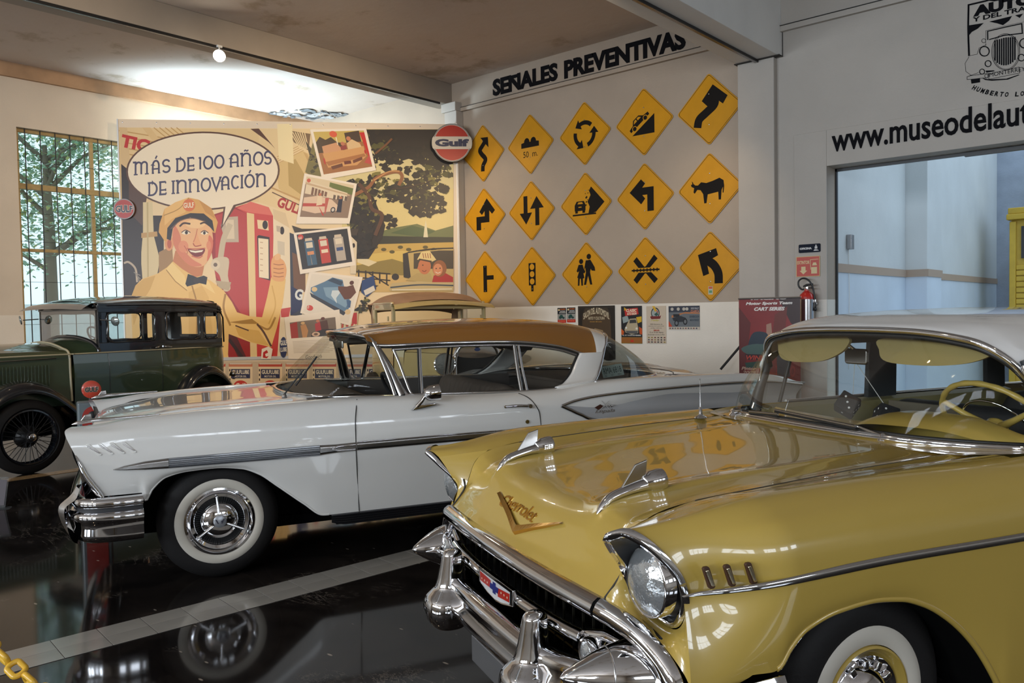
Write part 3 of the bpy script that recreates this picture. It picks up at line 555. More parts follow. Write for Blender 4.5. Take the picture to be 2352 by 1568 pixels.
def d_small(P, T):
    P(R4(0, 0, 1, .42), (25, 32, 40)); P(R4(0, .42, 1, .8), (150, 150, 145)); P(R4(0, .8, 1, 1), (190, 45, 30)); P(circ(.17, .14, .1, .07, 14), (225, 200, 150)); T('4TA EXPO', .32, .14, .6, .08, (235, 120, 40)); T('NACIONAL', .32, .26, .6, .07, (230, 230, 225)); T('AUTOS ANTIGUOS', .2, .36, .75, .07, (230, 230, 225)); car_side(P, .5, .60, .34, (30, 75, 70)); T('Monterrey', .1, .95, .8, .11, (240, 120, 90), sh=.3)
poster('poster', (1281, 707), (1301, 741), 'leftmost of two small matching posters with a green car and red foot', d_small)
poster('poster', (1302.5, 706), (1322.5, 740), 'second of two small matching posters, touching the large dark sepia poster', d_small)
def d_salon(P, T):
    P(R4(0, 0, 1, 1), (45, 38, 30)); P(R4(.06, .04, .94, 1), (62, 50, 36)); P([(.12, .2), (.3, .08), (.7, .08), (.9, .2), (.93, 1), (.1, 1)], (78, 60, 40)); P([(.05, .04), (.2, .04), (.12, .16), (.09, .9), (.05, 1)], (34, 28, 22)); P([(.8, .04), (.95, .04), (.95, 1), (.91, .9), (.88, .16)], (34, 28, 22))
    T('SALON DEL AUTOMOVIL', .15, .26, .7, .12, (215, 200, 170), .02, warp=lambda a, b: (a, b+.9*math.sin(math.pi*a))); T('ARTE Y CULTURA', .28, .26, .45, .055, (205, 190, 160), .02); T('museo del auto', .33, .31, .32, .03, (190, 140, 60), 0)
    P([(.36, .5), (.46, .42), (.68, .46), (.7, 1), (.36, 1)], (150, 125, 90)); P([(.2, .55), (.36, .52), (.36, 1), (.2, 1)], (110, 90, 62))
    for j in range(3):
        for i in range(3): P(R4(.42+i*.085, .52+j*.16, .47+i*.085, .62+j*.16), (60, 48, 36))
    P(smooth2([(.72, .78), (.8, .68), (.9, .70), (.95, .82), (.95, 1), (.7, 1)]), (22, 20, 16)); P(R4(.97, 0, 1, 1), (28, 24, 20))
poster('poster', (1328, 703), (1414, 800), 'large dark sepia poster with arched title and an old house, behind the white roof pillar', d_salon, bottom=.72)
def d_classic(P, T):
    P(R4(0, 0, 1, 1), (28, 28, 32)); P([(.05, .3), (.3, .25), (.4, .4), (.1, .46)], (150, 165, 165)); P([(.72, .3), (.98, .28), (.98, .42), (.8, .46)], (215, 175, 40)); P([(.16, .08), (.8, .05), (.84, .22), (.2, .27)], (190, 40, 35)); T('CLASSIC', .25, .16, .5, .08, (240, 215, 190), .05, .2); T('AUTO SHOW', .28, .24, .48, .07, (240, 215, 190), .05, .2); T('7o', .14, .12, .12, .08, (240, 190, 30), .05)
    P([(.16, .62), (.3, .46), (.42, .34), (.72, .33), (.78, .48), (.82, .6), (.80, .72), (.5, .76), (.2, .7)], (185, 170, 140)); P([(.42, .37), (.7, .36), (.74, .45), (.4, .46)], (60, 60, 60)); P([(.2, .66), (.8, .66), (.76, .74), (.3, .73)], (90, 90, 90)); P(circ(.24, .58, .05, .03, 12), (230, 230, 220)); P(circ(.74, .60, .05, .03, 12), (230, 230, 220)); P([(0, .6), (.14, .68), (.1, .78), (0, .76)], (205, 90, 25)); P([(.85, .55), (1, .6), (1, .76), (.88, .74)], (200, 80, 25))
    T('14, 15 Y 16 DE NOVIEMBRE', .06, .80, .88, .035, (235, 235, 230), .03); P(R4(0, .83, 1, 1), (140, 110, 40)); [P(R4(0, .85+i*.035, 1, .862+i*.035), (180, 60, 30)) for i in range(4)]; P(circ(.52, .93, .09, .03, 14), (200, 50, 30))
poster('poster', (1427, 703), (1476, 789), 'dark poster with a cream classic car below a red banner', d_classic)
def d_rally(P, T):
    P(circ(.46, .19, .22, .15, 24), (25, 25, 30)); P(circ(.46, .19, .18, .12, 24), (160, 170, 170)); P([(.3, .0), (.42, .0), (.55, .12), (.45, .16)], (215, 170, 40)); P([(.4, .22), (.55, .16), (.62, .24), (.5, .27)], (50, 90, 80)); P([(.22, .27), (.7, .27), (.76, .24), (.7, .34), (.26, .35), (.2, .3)], (120, 35, 35)); P([(.5, .1), (.6, .14), (.58, .2)], (190, 60, 40)); T('rally', .24, .41, .44, .05, (190, 180, 50), .02, .3)
    for j, (s, ww) in enumerate((('2000 Kilometros de', .62), ('aventura en la peninsula', .78), ('de Baja California', .56))): T(s, .5-ww/2, .50+j*.052, ww, .032, (70, 65, 60), .0)
    T('2010', .36, .665, .3, .035, (170, 60, 30), .08); T('12 al 19 DE Marzo', .16, .72, .7, .04, (60, 55, 50), .0); T('Ensenada Loreto La Paz', .08, .775, .84, .03, (60, 55, 50), .0); rr = random.Random(5)
    for j in range(3):
        for i in range(6): P(circ(.12+i*.16, .84+j*.06, .05, .018, 8), rr.choice([(120, 60, 50), (60, 60, 70), (150, 130, 60), (90, 70, 60)]))
poster('poster', (1485, 703), (1531, 789), 'pale poster with a round emblem and lines of small print', d_rally, lin((205, 190, 170)))
def d_race(P, T):
    P(R4(0, 0, 1, .88), (105, 112, 118)); P(R4(0, 0, 1, .26), (50, 55, 70)); P([(.1, .40), (.55, .26), (1, .30), (1, .34), (.5, .32), (.1, .5)], (190, 120, 70)); P([(.15, .34), (.36, .34), (.36, .46), (.16, .46)], (30, 32, 38)); P([(.12, .5), (.4, .42), (.56, .5), (.6, .66), (.3, .68), (.16, .62)], (40, 44, 52))
    for x, y in ((.26, .72), (.54, .66)): P(circ(x, y, .07, .14, 16), (20, 22, 26)); P(circ(x, y, .04, .08, 16), (110, 115, 120))
    for x in (.12, .32, .5, .6): P(circ(x, .13, .05, .07, 12), (190, 185, 175))
    P([(0, .62), (.12, .86), (0, .88)], (200, 70, 35)); T('CLASICA', .72, .28, .26, .1, (200, 130, 100), .04, .2); T('EXHIBICION', .68, .5, .3, .1, (60, 75, 90), .02); T('MONTERREY', .7, .64, .28, .09, (60, 75, 90), .02); T('XXIX RALLY', .72, .15, .26, .08, (180, 180, 185), .03)
    for i in range(11): P(circ(.05+i*.085, .94, .025, .03, 8), ((120, 60, 60), (60, 60, 90), (100, 100, 100))[i % 3])
poster('poster', (1536, 703), (1608, 757), 'landscape poster with a vintage racing car beside the pale poster', d_race, lin((200, 190, 175)))
# red roll-up poster leaning beside the pilaster
rt = empty('rollup_banner', (-4.28, 8.62, 0), 0, 'tall red banner with white racing lettering standing at the foot of the pilaster', 'banner')
PYr = 8.62; a_, b_ = hY(1697, 687, PYr), hY(1838, 687, PYr); w_ = b_[0]-a_[0]; h_ = a_[2]; rt.location = (a_[0], PYr, 0)
G().box((0, -.002, .08), (w_, .002, h_)).obj('sheet', mat('red_vinyl', (.22, .012, .012), .4, noise=.25, nscale=2), rt)
G().box((-.02, -.05, 0), (w_+.02, .07, .08)).box((-.01, -.012, h_-.006), (w_+.01, .012, h_+.014)).obj('base', M_STEEL, rt, bevel=.01)
G().tube([(w_/2, .03, .05), (w_/2, .03, h_)], .008, 8).obj('pole', M_BLACK, rt)
g = G(); L_ = [0]
def RP(poly, c): L_[0] += 1; g.sheet([(x*w_, h_-y*.9) for x, y in poly], (0, 0, 0), (1, 0, 0), (0, 0, 1), (0, -1, 0), .0024+L_[0]*.0002, ink=lin(c))
def RT(s, x, y, ww, hh, c, b_=.03, sh=.25): L_[0] += 1; put_text(g, s, (x*w_, 0, h_-y*.9), (1, 0, 0), (0, 0, 1), (0, -1, 0), .0024+L_[0]*.0002, ww*w_, hh*.9, b_, sh, ink=lin(c))
RP([(.66, 0), (1, 0), (1, .4), (.85, .3)], (50, 22, 20)); RP([(.60, .2), (.8, .1), (.75, .5), (.5, .8)], (110, 35, 25)); RP([(0, .1), (.2, .3), (.1, .9), (0, 1)], (95, 25, 22))
RT('RACING', .2, .015, .6, .03, (225, 215, 205), .06); RT('Motor Sports Team', .12, .085, .76, .045, (235, 230, 225), .05); RT('CART SERIES', .26, .15, .5, .045, (235, 230, 225), .05)
RP([(.46, .32), (.54, .30), (.56, .5), (.46, .5)], (170, 130, 110)); RP(smooth2([(.16, .56), (.25, .42), (.45, .42), (.5, .5), (.5, .62), (.2, .64)]), (30, 45, 60)); RP(smooth2([(.04, .62), (.3, .56), (.7, .60), (.98, .64), (.7, .70), (.2, .70)]), (70, 95, 90)); RP([(.1, .69), (.6, .69), (.58, .76), (.12, .76)], (45, 20, 25)); RT('WINNER', .12, .76, .46, .055, (190, 60, 40)); RP([(.1, .80), (.5, .76), (.55, .86), (.12, .86)], (40, 70, 60)); RT('TURBO', .6, .96, .32, .14, (150, 40, 35)); RP([(.62, .62), (.8, .6), (.84, .95), (.64, 1)], (55, 55, 62)); RT('Pintor', .04, .89, .25, .04, (190, 160, 140)); RT('2009', .06, .94, .22, .04, (190, 160, 140))
g.obj('print', M_INK, rt)
st = G().tube([hY(1655, 848, 8.5), hY(1700, 795, 8.66)], .014, 10).obj('leaning_rod', M_BLACK); tag(st, 'thin black rod slanting against the wall left of the red banner', 'rod')
# ------------------------------------------------------------------ office sign, extinguisher sign, extinguisher
EY = 8.976
def plate(name, a, b, c, label, cat, r=.012):
    p, q = hY(*a, EY), hY(*b, EY); w, h = q[0]-p[0], p[2]-q[2]; t = empty(name, (p[0], EY-.002, q[2]), 0, label, cat); pl = []
    for k, (cx, cy) in enumerate(((w-r, h-r), (r, h-r), (r, r), (w-r, r))):
        for j in range(4): an = math.radians(90*k+30*j); pl.append((cx+r*math.cos(an), cy+r*math.sin(an)))
    G().prism(pl, (0, 0, 0), (1, 0, 0), (0, 0, 1), (0, -1, 0), 0, .006).obj('plate', c, t); return t, w, h
t, w, h = plate('office_sign', (1835, 562), (1885, 578), mat('navy_plate', (.010, .014, .028), .6, spec=.15), 'small black wall sign reading OFICINA beside the doorway', 'sign')
g = G(); put_text(g, 'OFICINA', (.05*w, 0, .36*h), (1, 0, 0), (0, 0, 1), (0, -1, 0), .0065, .56*w, .26*h, .08)
for P in (circ(.80*w, .80*h, .03*w, n=12), [(.74*w, .40*h), (.86*w, .40*h), (.86*w, .66*h), (.82*w, .72*h), (.78*w, .72*h), (.74*w, .66*h)], [(.68*w, .16*h), (.94*w, .16*h), (.86*w, .3*h), (.74*w, .34*h)]): g.sheet(P, (0, 0, 0), (1, 0, 0), (0, 0, 1), (0, -1, 0), .0065)
g.obj('lettering', mat('white_lettering', (.6, .6, .6), .4), t)
t, w, h = plate('extinguisher_sign', (1829, 590), (1884, 634), mat('faded_yellow_plate', (.62, .40, .16), .4), 'red and yellow square sign with arrow above the fire extinguisher', 'sign', .006)
G().sheet([(.03*w, .03*h), (.97*w, .03*h), (.97*w, .97*h), (.03*w, .97*h)], (0, 0, 0), (1, 0, 0), (0, 0, 1), (0, -1, 0), .0063).obj('red_field', mat('sign_red', (.52, .045, .02), .4), t)
g = G(); put_text(g, 'EXTINTOR', (.05*w, 0, .62*h), (1, 0, 0), (0, 0, 1), (0, -1, 0), .0067, .52*w, .17*h, .03)
for P in ([(.15*w, .30*h), (.22*w, .30*h), (.22*w, .5*h), (.4*w, .5*h), (.4*w, .3*h), (.47*w, .3*h), (.31*w, .12*h)], [(.64*w, .14*h), (.88*w, .14*h), (.88*w, .46*h), (.64*w, .46*h)], [(.68*w, .54*h), (.88*w, .54*h), (.84*w, .68*h), (.72*w, .68*h)], stroke([(.62*w, .34*h), (.60*w, .82*h), (.94*w, .84*h)], .02*w)): g.sheet(P, (0, 0, 0), (1, 0, 0), (0, 0, 1), (0, -1, 0), .0066)
g.obj('symbol', mat('sign_pale', (.70, .55, .28), .4), t)
ex = hY(1853, 700, 8.87); ext = empty('fire_extinguisher', (ex[0], 8.87, 1.30), 0, 'red fire extinguisher with chrome label hanging on the wall beside the doorway', 'fire extinguisher')
EZ0 = 1.36; M_RED = mat('red_enamel', (.55, .025, .018), .25, coat=.6); z = lambda py: hY(1853, py, 8.87)[2]-1.30
G().lathe([(0, z(790)), (.072, z(789)), (.078, z(785)), (.078, z(683)), (.070, z(676)), (.045, z(671)), (.026, z(668)), (.024, z(664)), (0, z(664))], None, 32).obj('cylinder', M_RED, ext, smooth=True, sharp=40)
G().lathe([(.0788, z(780)), (.0795, z(780)), (.0795, z(687)), (.0788, z(687))], None, 32).obj('label_band', mat('metallic_label', (.5, .5, .52), .2, metal=.9), ext, smooth=True, sharp=30)
G().box((-.022, -.02, z(667)), (.022, .02, z(658))).obj('valve', M_CHROME, ext, bevel=.004)
g = G(); zz = z(657); g.tube([(-.035, 0, zz-.005), (.0, 0, zz+.012), (.07, 0, zz+.022)], [.012, .014, .009], 8); g.tube([(-.01, 0, zz-.02), (.06, 0, zz-.02)], .007, 8); g.obj('lever', M_BLACK, ext, smooth=True)
zh = lambda py: z(py); hp = [(-.02, 0, z(663)), (-.055, 0, z(664)), (-.085, -.01, z(656)), (-.085, -.01, z(645)), (-.045, -.01, z(639)), (.01, -.015, z(641)), (.055, -.01, z(652)), (.075, 0, z(668)), (.088, 0, z(688)), (.094, 0, z(708))]
G().tube(spl(np.array(hp), 50), .0095, 10).obj('hose', M_BLACK, ext, smooth=True)
G().lathe([(0, 0), (.013, 0), (.016, .02), (.010, .05), (0, .05)], Matrix.Translation((.095, 0, z(714))), 14).obj('nozzle', M_BLACK, ext, smooth=True)
G().box((-.08, .06, z(700)), (.09, .13, z(694))).box((.075, -.012, z(695)), (.105, .012, z(688))).obj('bracket', M_CHROMED, ext, bevel=.003)
# ================================================================== big printed mural standing across the corner
BP = hY(1046, 300, 8.85); _a = math.radians(5.1); BA = r0*math.cos(_a)+f0*math.sin(_a); BN = np.cross(BA, u0); BD = BN@BP
if BN@(CC-BP) < 0: BN = -BN; BD = -BD
def bq(px, py): Q = hit(px, py, BN, BD); return ((Q-BP)@BA, Q[2])
def B2(x, y): return bq(250+x/2.6132, 250+y/2.6132)
bo = empty('mural_banner', (BP[0]+BA[0]*-2.5, BP[1]+BA[1]*-2.5, 0), 0, 'huge printed mural of a smiling attendant with a speech bubble standing across the corner', 'mural')
BL = np.array([-(bo.location[0]), -(bo.location[1]), 0])+np.array([BP[0], BP[1], 0])
u0L = -4.955; zT, zB = 4.45, .36
def bsheet(g, P, t, c): g.sheet(P, BL, BA, (0, 0, 1), BN, t, ink=c)
G().prism([(u0L, zB), (0, zB), (0, zT-.06), (u0L, zT)], BL, BA, (0, 0, 1), BN, -.03, 0, ink=lin((233, 214, 190))).obj('panel', printmat('mural_vinyl', .38, .93), bo)
gr = G(); gr.prism([(-.0, zB), (.03, zB), (.03, zT-.05), (0, zT-.05)], BL, BA, (0, 0, 1), BN, -.035, .012); gr.prism([(u0L, .86), (0, .86), (0, .905), (u0L, .905)], BL, BA, (0, 0, 1), BN, 0, .012); gr.prism([(u0L-.02, zB), (u0L, zB), (u0L, zT), (u0L-.02, zT)], BL, BA, (0, 0, 1), BN, -.035, .012); gr.obj('edge_frame', M_STEEL if False else mat('pale_alu', (.62, .62, .62), .4, metal=.3), bo)
gr = G(); [gr.prism([(u, 0), (u+.05, 0), (u+.05, zB+.1), (u, zB+.1)], BL, BA, (0, 0, 1), BN, -.12, -.03) for u in (u0L+.1, -2.5, -.2)]; gr.obj('support', M_STEEL, bo)
g = G(); BLAY = [0]
def P2(pts, c, q=B2, sm=False):
    BLAY[0] += 1; pts = smooth2(pts) if sm else pts
    bsheet(g, [q(*p) for p in pts], .0006+BLAY[0]*.00002, lin(c))
def L2(pts, w, c, sm=False):
    pts = [tuple(p) for p in spl(np.array(pts, float), len(pts)*5)] if sm else pts; P2(stroke(pts, w), c)
def E2(cx, cy, rx, ry, c, n=30, rot=0):
    P2([(cx+rx*math.cos(a)*math.cos(rot)-ry*math.sin(a)*math.sin(rot), cy+rx*math.cos(a)*math.sin(rot)+ry*math.sin(a)*math.cos(rot)) for a in np.linspace(0, 6.283, n, endpoint=False)], c)
def T2(s, a, b, hh, c, bold=.03, shear=0., warp=None):
    """a = lower left, b = lower right (crop coordinates), hh = height in crop px"""
    BLAY[0] += 1; p, q = np.array(B2(*a)), np.array(B2(*b)); d = q-p; w = np.linalg.norm(d); d /= w; hq = abs(B2(a[0], a[1]-hh)[1]-p[1]); ex = BA*d[0]+u0*d[1]; ey = -BA*d[1]+u0*d[0]
    put_text(g, s, BL+BA*p[0]+u0*p[1], ex, ey, BN, .0006+BLAY[0]*.00002, w, hq, bold, shear, ink=lin(c), warp=warp)
CR, CR2, CR3, BRN, DK, RED, RED2, RDD, SH1, SH2, SH3, SKIN, SK2, NAVY, GRY = (240, 214, 170), (226, 192, 138), (200, 158, 98), (96, 62, 44), (52, 36, 32), (205, 66, 60), (226, 112, 96), (160, 42, 40), (240, 198, 120), (222, 176, 92), (176, 132, 62), (240, 186, 134), (222, 134, 100), (40, 42, 82), (196, 178, 156)
# picture field
P2([(62, 112), (2070, 122), (2070, 1500), (100, 1500), (85, 700)], CR)
# left facade: stripes, letters, dark porch
P2([(62, 112), (190, 112), (330, 118), (1080, 120), (1080, 560), (62, 560)], (232, 202, 150)); [L2([(60+i*6, 130+i*34), (420, 190+i*34)], 7, CR3) for i in range(6)]
P2([(200, 112), (250, 112), (420, 340), (380, 340)], CR2); [L2([(270+i*34, 112), (440+i*34, 250)], 6, CR3) for i in range(5)]
P2([(62, 110), (110, 112), (130, 340), (75, 340)], (222, 190, 140)); P2([(74, 330), (160, 400), (200, 640), (330, 640), (330, 1120), (90, 1120)], DK); P2([(120, 340), (230, 520), (200, 700), (120, 620)], (90, 60, 44))
T2('TIC', (66, 226), (235, 264), 78, (196, 44, 40), .05)
P2([(205, 560), (262, 560), (270, 760), (300, 880), (300, 940), (280, 1060), (205, 1060), (195, 930), (195, 860), (205, 740)], (226, 206, 160)); P2([(195, 745), (290, 735), (292, 765), (195, 775)], CR3); L2([(232, 560), (236, 1060)], 10, (200, 178, 128)); P2([(300, 860), (380, 820), (390, 980), (300, 1000)], (170, 132, 84)); L2([(90, 925), (120, 920), (160, 960), (170, 1040)], 12, GRY, True)
for i in range(4): L2([(150+i*8, 980+i*8), (190, 1000+i*22)], 5, (150, 140, 128))
# middle facade: gables, letters
P2([(900, 120), (1215, 120), (1250, 420), (1180, 560), (1130, 720), (1080, 620), (900, 560)], (236, 208, 158)); P2([(850, 120), (900, 118), (1000, 240), (960, 200)], BRN)
P2([(1000, 340), (1160, 250), (1200, 270), (1250, 390), (1150, 560), (1020, 480)], (222, 190, 128)); P2([(1075, 320), (1120, 300), (1190, 420), (1160, 520), (1080, 460)], (190, 158, 92)); [L2([(1010, 330-i*14), (1170, 248-i*14)], 4, CR3) for i in range(4)]; [L2([(1170+i*8, 260+i*4), (1240+i*4, 400)], 4, CR3) for i in range(3)]
P2([(1080, 130), (1210, 150), (1200, 250), (1110, 200)], (120, 92, 62)); [L2([(1090+i*14, 140), (1150+i*8, 240)], 6, (236, 210, 160)) for i in range(7)]; P2([(1180, 190), (1260, 300), (1270, 400), (1230, 370)], (62, 56, 38)); L2([(970, 470), (1180, 560)], 10, CR3); L2([(980, 500), (1150, 580)], 6, BRN)
P2([(990, 520), (1140, 590), (1130, 760), (1080, 740), (1060, 600)], CR); P2([(1080, 740), (1130, 760), (1160, 1240), (1090, 1240)], (60, 60, 72)); P2([(1100, 860), (1180, 900), (1180, 1100), (1110, 1080)], (120, 80, 50)); P2([(1090, 1060), (1160, 1100), (1160, 1200), (1090, 1240)], NAVY); T2('G', (1112, 1142), (1160, 1150), 66, (230, 230, 225), .04)
T2('GULF', (1004, 585), (1150, 640), 64, (178, 44, 40), .04)
# lamp's glare on the vinyl, painted as a pale strip
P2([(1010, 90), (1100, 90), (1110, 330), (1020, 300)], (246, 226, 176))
# red pump and white pump
P2([(610, 640), (760, 590), (830, 620), (860, 1500), (720, 1500), (640, 1000), (600, 760)], RDD); P2([(640, 640), (760, 600), (830, 630), (840, 1300), (700, 1080), (640, 1000)], (190, 62, 58)); P2([(760, 590), (850, 560), (960, 590), (990, 650), (985, 900), (1010, 1060), (1060, 1200), (1030, 1500), (860, 1500), (830, 630)], RED)
P2([(850, 556), (960, 590), (985, 640), (835, 620), (770, 596)], RED2); P2([(828, 622), (872, 630), (890, 1500), (850, 1500)], (236, 206, 150)); P2([(890, 665), (955, 672), (960, 730), (895, 718)], CR); E2(938, 696, 16, 26, DK)
P2([(985, 600), (1060, 625), (1085, 720), (1092, 1190), (1060, 1500), (1010, 1500), (1040, 1100), (1060, 1000), (1030, 880), (990, 880)], (240, 222, 190)); P2([(985, 600), (1060, 625), (1085, 715), (990, 660)], (226, 200, 158)); E2(1040, 730, 13, 24, DK); P2([(1005, 700), (1030, 705), (1030, 740), (1008, 735)], GRY)
P2([(890, 765), (900, 757), (965, 770), (968, 1030), (900, 1010)], DK); P2([(897, 775), (958, 782), (960, 1020), (902, 1010)], (246, 228, 196)); [L2([(908, 800+i*34), (925, 802+i*34)], 4, (190, 150, 110)) for i in range(6)]
P2([(1012, 790), (1055, 800), (1055, 880), (1015, 870)], (214, 200, 176)); P2([(1030, 1200), (1092, 1190), (1080, 1250), (1035, 1250)], (204, 70, 64)); P2([(700, 1220), (760, 1350), (830, 1500), (780, 1500), (700, 1330)], (90, 40, 40)); L2([(720, 1380), (800, 1490)], 20, (60, 40, 40))
# nozzle
P2([(690, 650), (775, 645), (780, 800), (700, 800), (672, 700)], GRY); P2([(700, 665), (750, 665), (755, 780), (708, 780)], (226, 208, 180)); L2([(730, 690), (690, 780), (670, 900)], 34, (205, 188, 160), True); P2([(620, 910), (660, 890), (720, 900), (715, 1000), (730, 1080), (690, 1090), (665, 1000), (630, 960)], (214, 196, 168), sm=True); E2(640, 935, 28, 30, (226, 208, 180)); E2(640, 935, 12, 12, (120, 100, 84)); P2([(640, 1030), (735, 1040), (720, 1090), (660, 1075)], (190, 170, 140))
# speech bubble
E2(565, 372, 461, 236, BRN, 60, -.012); P2([(690, 590), (768, 575), (672, 725)], BRN); E2(565, 372, 450, 226, (247, 232, 206), 60, -.012); P2([(704, 560), (758, 560), (684, 700)], (247, 232, 206))
TXT = (70, 66, 98)
def art_text(words, x0, y0, sl, H):
    """art-nouveau capitals with low cross bars, drawn as strokes"""
    for kind, x, w in words:
        def S(pts, wd=11): L2([(x0+x+a*w, y0-b*H+sl*(x+a*w)) for a, b in pts], wd, TXT)
        arc = lambda cx, cy, rx, ry, a0, a1, n=12: [(cx+rx*math.cos(math.radians(t)), cy+ry*math.sin(math.radians(t))) for t in np.linspace(a0, a1, n)]
        if kind in 'nñm':
            S([(-.06, 1), (.12, 1), (.12, 0)]); S([(.0, 0), (.26, 0)], 8)
            if kind == 'm': S([(.12, .8)]+arc(.32, .76, .18, .22, 150, 0)+[(.5, 0)]); S([(.5, .8)]+arc(.70, .76, .18, .22, 150, 0)+[(.88, 0)])
            else: S([(.12, .7)]+arc(.5, .72, .34, .27, 150, 0)+[(.84, 0)])
            S([(.74, 0), (1.0, 0)], 8)
            if kind == 'ñ': S([(.3, 1.18), (.42, 1.26), (.56, 1.18), (.7, 1.26)], 8)
        if kind in 'AÁ':
            S([(.12, 0), (.12, .62)]+arc(.47, .62, .35, .38, 180, 0)+[(.82, 0)]); S([(0, .34), (.82, .34)], 9); S([(.0, 0), (.26, 0)], 8); S([(.70, 0), (.98, 0)], 8)
            if kind == 'Á': S([(.42, 1.16), (.60, 1.40)], 9)
        if kind == 'S': S(arc(.5, .74, .34, .26, 20, 250)+arc(.5, .26, .36, .26, 90, -160)[1:])
        if kind == 'D': S([(.15, 1), (.15, 0)]); S([(0, 1), (.4, 1)]+arc(.4, .5, .48, .5, 90, -90)+[(0, 0)])
        if kind == 'E': S([(.2, 1), (.2, 0)]); S([(.05, 1), (.9, 1)]); S([(.05, 0), (.95, 0)]); S([(.2, .35), (.9, .35)], 9); S([(.9, .25), (.9, .45)], 7); S([(.9, .86), (.9, 1.02)], 7); S([(.95, -.02), (.95, .14)], 7)
        if kind in 'OÓ0':
            S(arc(.5, .5, .42, .5, -92, 92, 14)); S(arc(.5, .5, .42, .5, 88, 272, 14))
            if kind == 'Ó': S([(.45, 1.14), (.62, 1.38)], 9)
        if kind in '1I': S([(.5, 0), (.5, 1)])
        if kind == '1': S([(.2, .9), (.5, 1)], 8)
        if kind in 'IÍ': S([(.5, 0), (.5, 1)]); S([(.15, 0), (.85, 0)], 8); S([(.15, 1), (.85, 1)], 8)
        if kind == 'Í': S([(.45, 1.14), (.7, 1.38)], 9)
        if kind == 'V': S([(.05, 1), (.5, 0), (.95, 1)]); S([(-.06, 1), (.2, 1)], 8); S([(.8, 1), (1.06, 1)], 8)
        if kind == 'C': S(arc(.55, .5, .42, .5, 45, 315, 20))
art_text([('m', 0, 90), ('Á', 108, 52), ('S', 166, 58), ('D', 252, 62), ('E', 318, 46), ('1', 384, 30), ('0', 416, 62), ('0', 482, 62), ('A', 576, 58), ('ñ', 642, 66), ('O', 716, 62), ('S', 778, 52)], 150, 396, -.082, 74)
art_text([('D', 0, 62), ('E', 66, 46), ('I', 138, 30), ('n', 172, 66), ('n', 246, 66), ('O', 318, 62), ('V', 382, 58), ('A', 440, 54), ('C', 498, 54), ('I', 552, 26), ('Ó', 580, 62), ('n', 650, 62)], 234, 520, -.082, 74)
# attendant: shirt
P2([(130, 1140), (160, 1060), (200, 1020), (290, 990), (350, 950), (385, 915), (450, 960), (540, 1000), (610, 1030), (690, 1090), (740, 1160), (770, 1220), (850, 1245), (920, 1250), (950, 1130), (975, 1010), (1062, 1020), (1045, 1160), (1010, 1310), (975, 1430), (850, 1400), (720, 1350), (715, 1500), (150, 1500)], SH1)
P2([(130, 1140), (160, 1060), (210, 1020), (280, 1000), (250, 1080), (200, 1160), (150, 1300)], SH2); P2([(480, 1100), (560, 1060), (600, 1130), (640, 1500), (480, 1500)], (230, 186, 106)); L2([(500, 1060), (530, 1200), (520, 1500)], 9, SH3, True); L2([(700, 1110), (690, 1200), (730, 1300)], 12, SH3, True)
P2([(720, 1280), (860, 1260), (900, 1290), (800, 1290)], SH3); P2([(760, 1310), (900, 1330), (960, 1420), (860, 1400), (780, 1360)], SH2); L2([(900, 1300), (960, 1320), (1000, 1250)], 12, SH3, True); L2([(980, 1060), (1000, 1180), (960, 1290)], 8, SH2, True); L2([(890, 1290), (930, 1340), (975, 1425)], 12, BRN, True); L2([(840, 1330), (760, 1300)], 8, BRN)
P2([(380, 920), (455, 1000), (475, 1090), (400, 1030), (345, 960)], (248, 214, 140)); P2([(540, 1000), (600, 1035), (640, 1110), (560, 1060)], (248, 214, 140)); L2([(345, 965), (400, 1035), (470, 1090)], 5, SH3)
# neck, head
P2([(400, 850), (580, 900), (560, 1000), (520, 1010), (440, 960), (385, 915)], (206, 130, 82)); P2([(350, 640), (380, 700), (365, 790), (342, 800), (330, 720)], DK)
P2([(378, 760), (395, 690), (470, 655), (560, 655), (610, 700), (626, 780), (620, 850), (600, 900), (570, 940), (520, 948), (470, 925), (430, 880), (395, 830)], SKIN, sm=True)
P2([(395, 700), (430, 760), (440, 830), (500, 900), (560, 938), (500, 944), (450, 910), (405, 850), (382, 780)], SK2, sm=True); P2([(600, 760), (626, 790), (618, 860), (590, 915), (596, 850)], (222, 120, 90), sm=True)
E2(362, 808, 26, 44, (232, 160, 110)); E2(364, 810, 13, 28, (196, 100, 72)); E2(520, 690, 60, 26, (248, 205, 150)); E2(448, 826, 30, 36, (232, 150, 112)); E2(600, 820, 14, 28, (230, 146, 108))
L2([(425, 706), (450, 686), (490, 690)], 11, (70, 36, 24), True); L2([(548, 690), (575, 682), (604, 700)], 10, (70, 36, 24), True)
E2(462, 742, 26, 12, (250, 236, 210)); E2(466, 742, 9, 11, (54, 34, 24)); L2([(436, 742), (462, 727), (490, 742)], 5, (90, 40, 28), True); E2(574, 744, 22, 11, (250, 236, 210)); E2(574, 744, 8, 10, (54, 34, 24)); L2([(552, 742), (574, 730), (598, 744)], 5, (90, 40, 28), True)
P2([(528, 740), (548, 800), (560, 815), (540, 828), (512, 818), (505, 800)], (238, 172, 120)); L2([(506, 806), (520, 824), (556, 818)], 6, (176, 80, 58), True); L2([(532, 720), (520, 770), (508, 800)], 5, (206, 120, 86), True)
P2([(474, 842), (520, 846), (576, 840), (566, 872), (536, 888), (500, 876)], (130, 40, 36), sm=True); P2([(482, 847), (520, 852), (568, 846), (560, 858), (520, 864), (492, 858)], (250, 240, 220)); L2([(470, 838), (520, 840), (580, 836)], 5, (190, 80, 62), True); L2([(498, 882), (540, 894), (564, 880)], 7, (206, 104, 80), True); L2([(452, 820), (470, 850), (470, 870)], 4, (190, 90, 68), True)
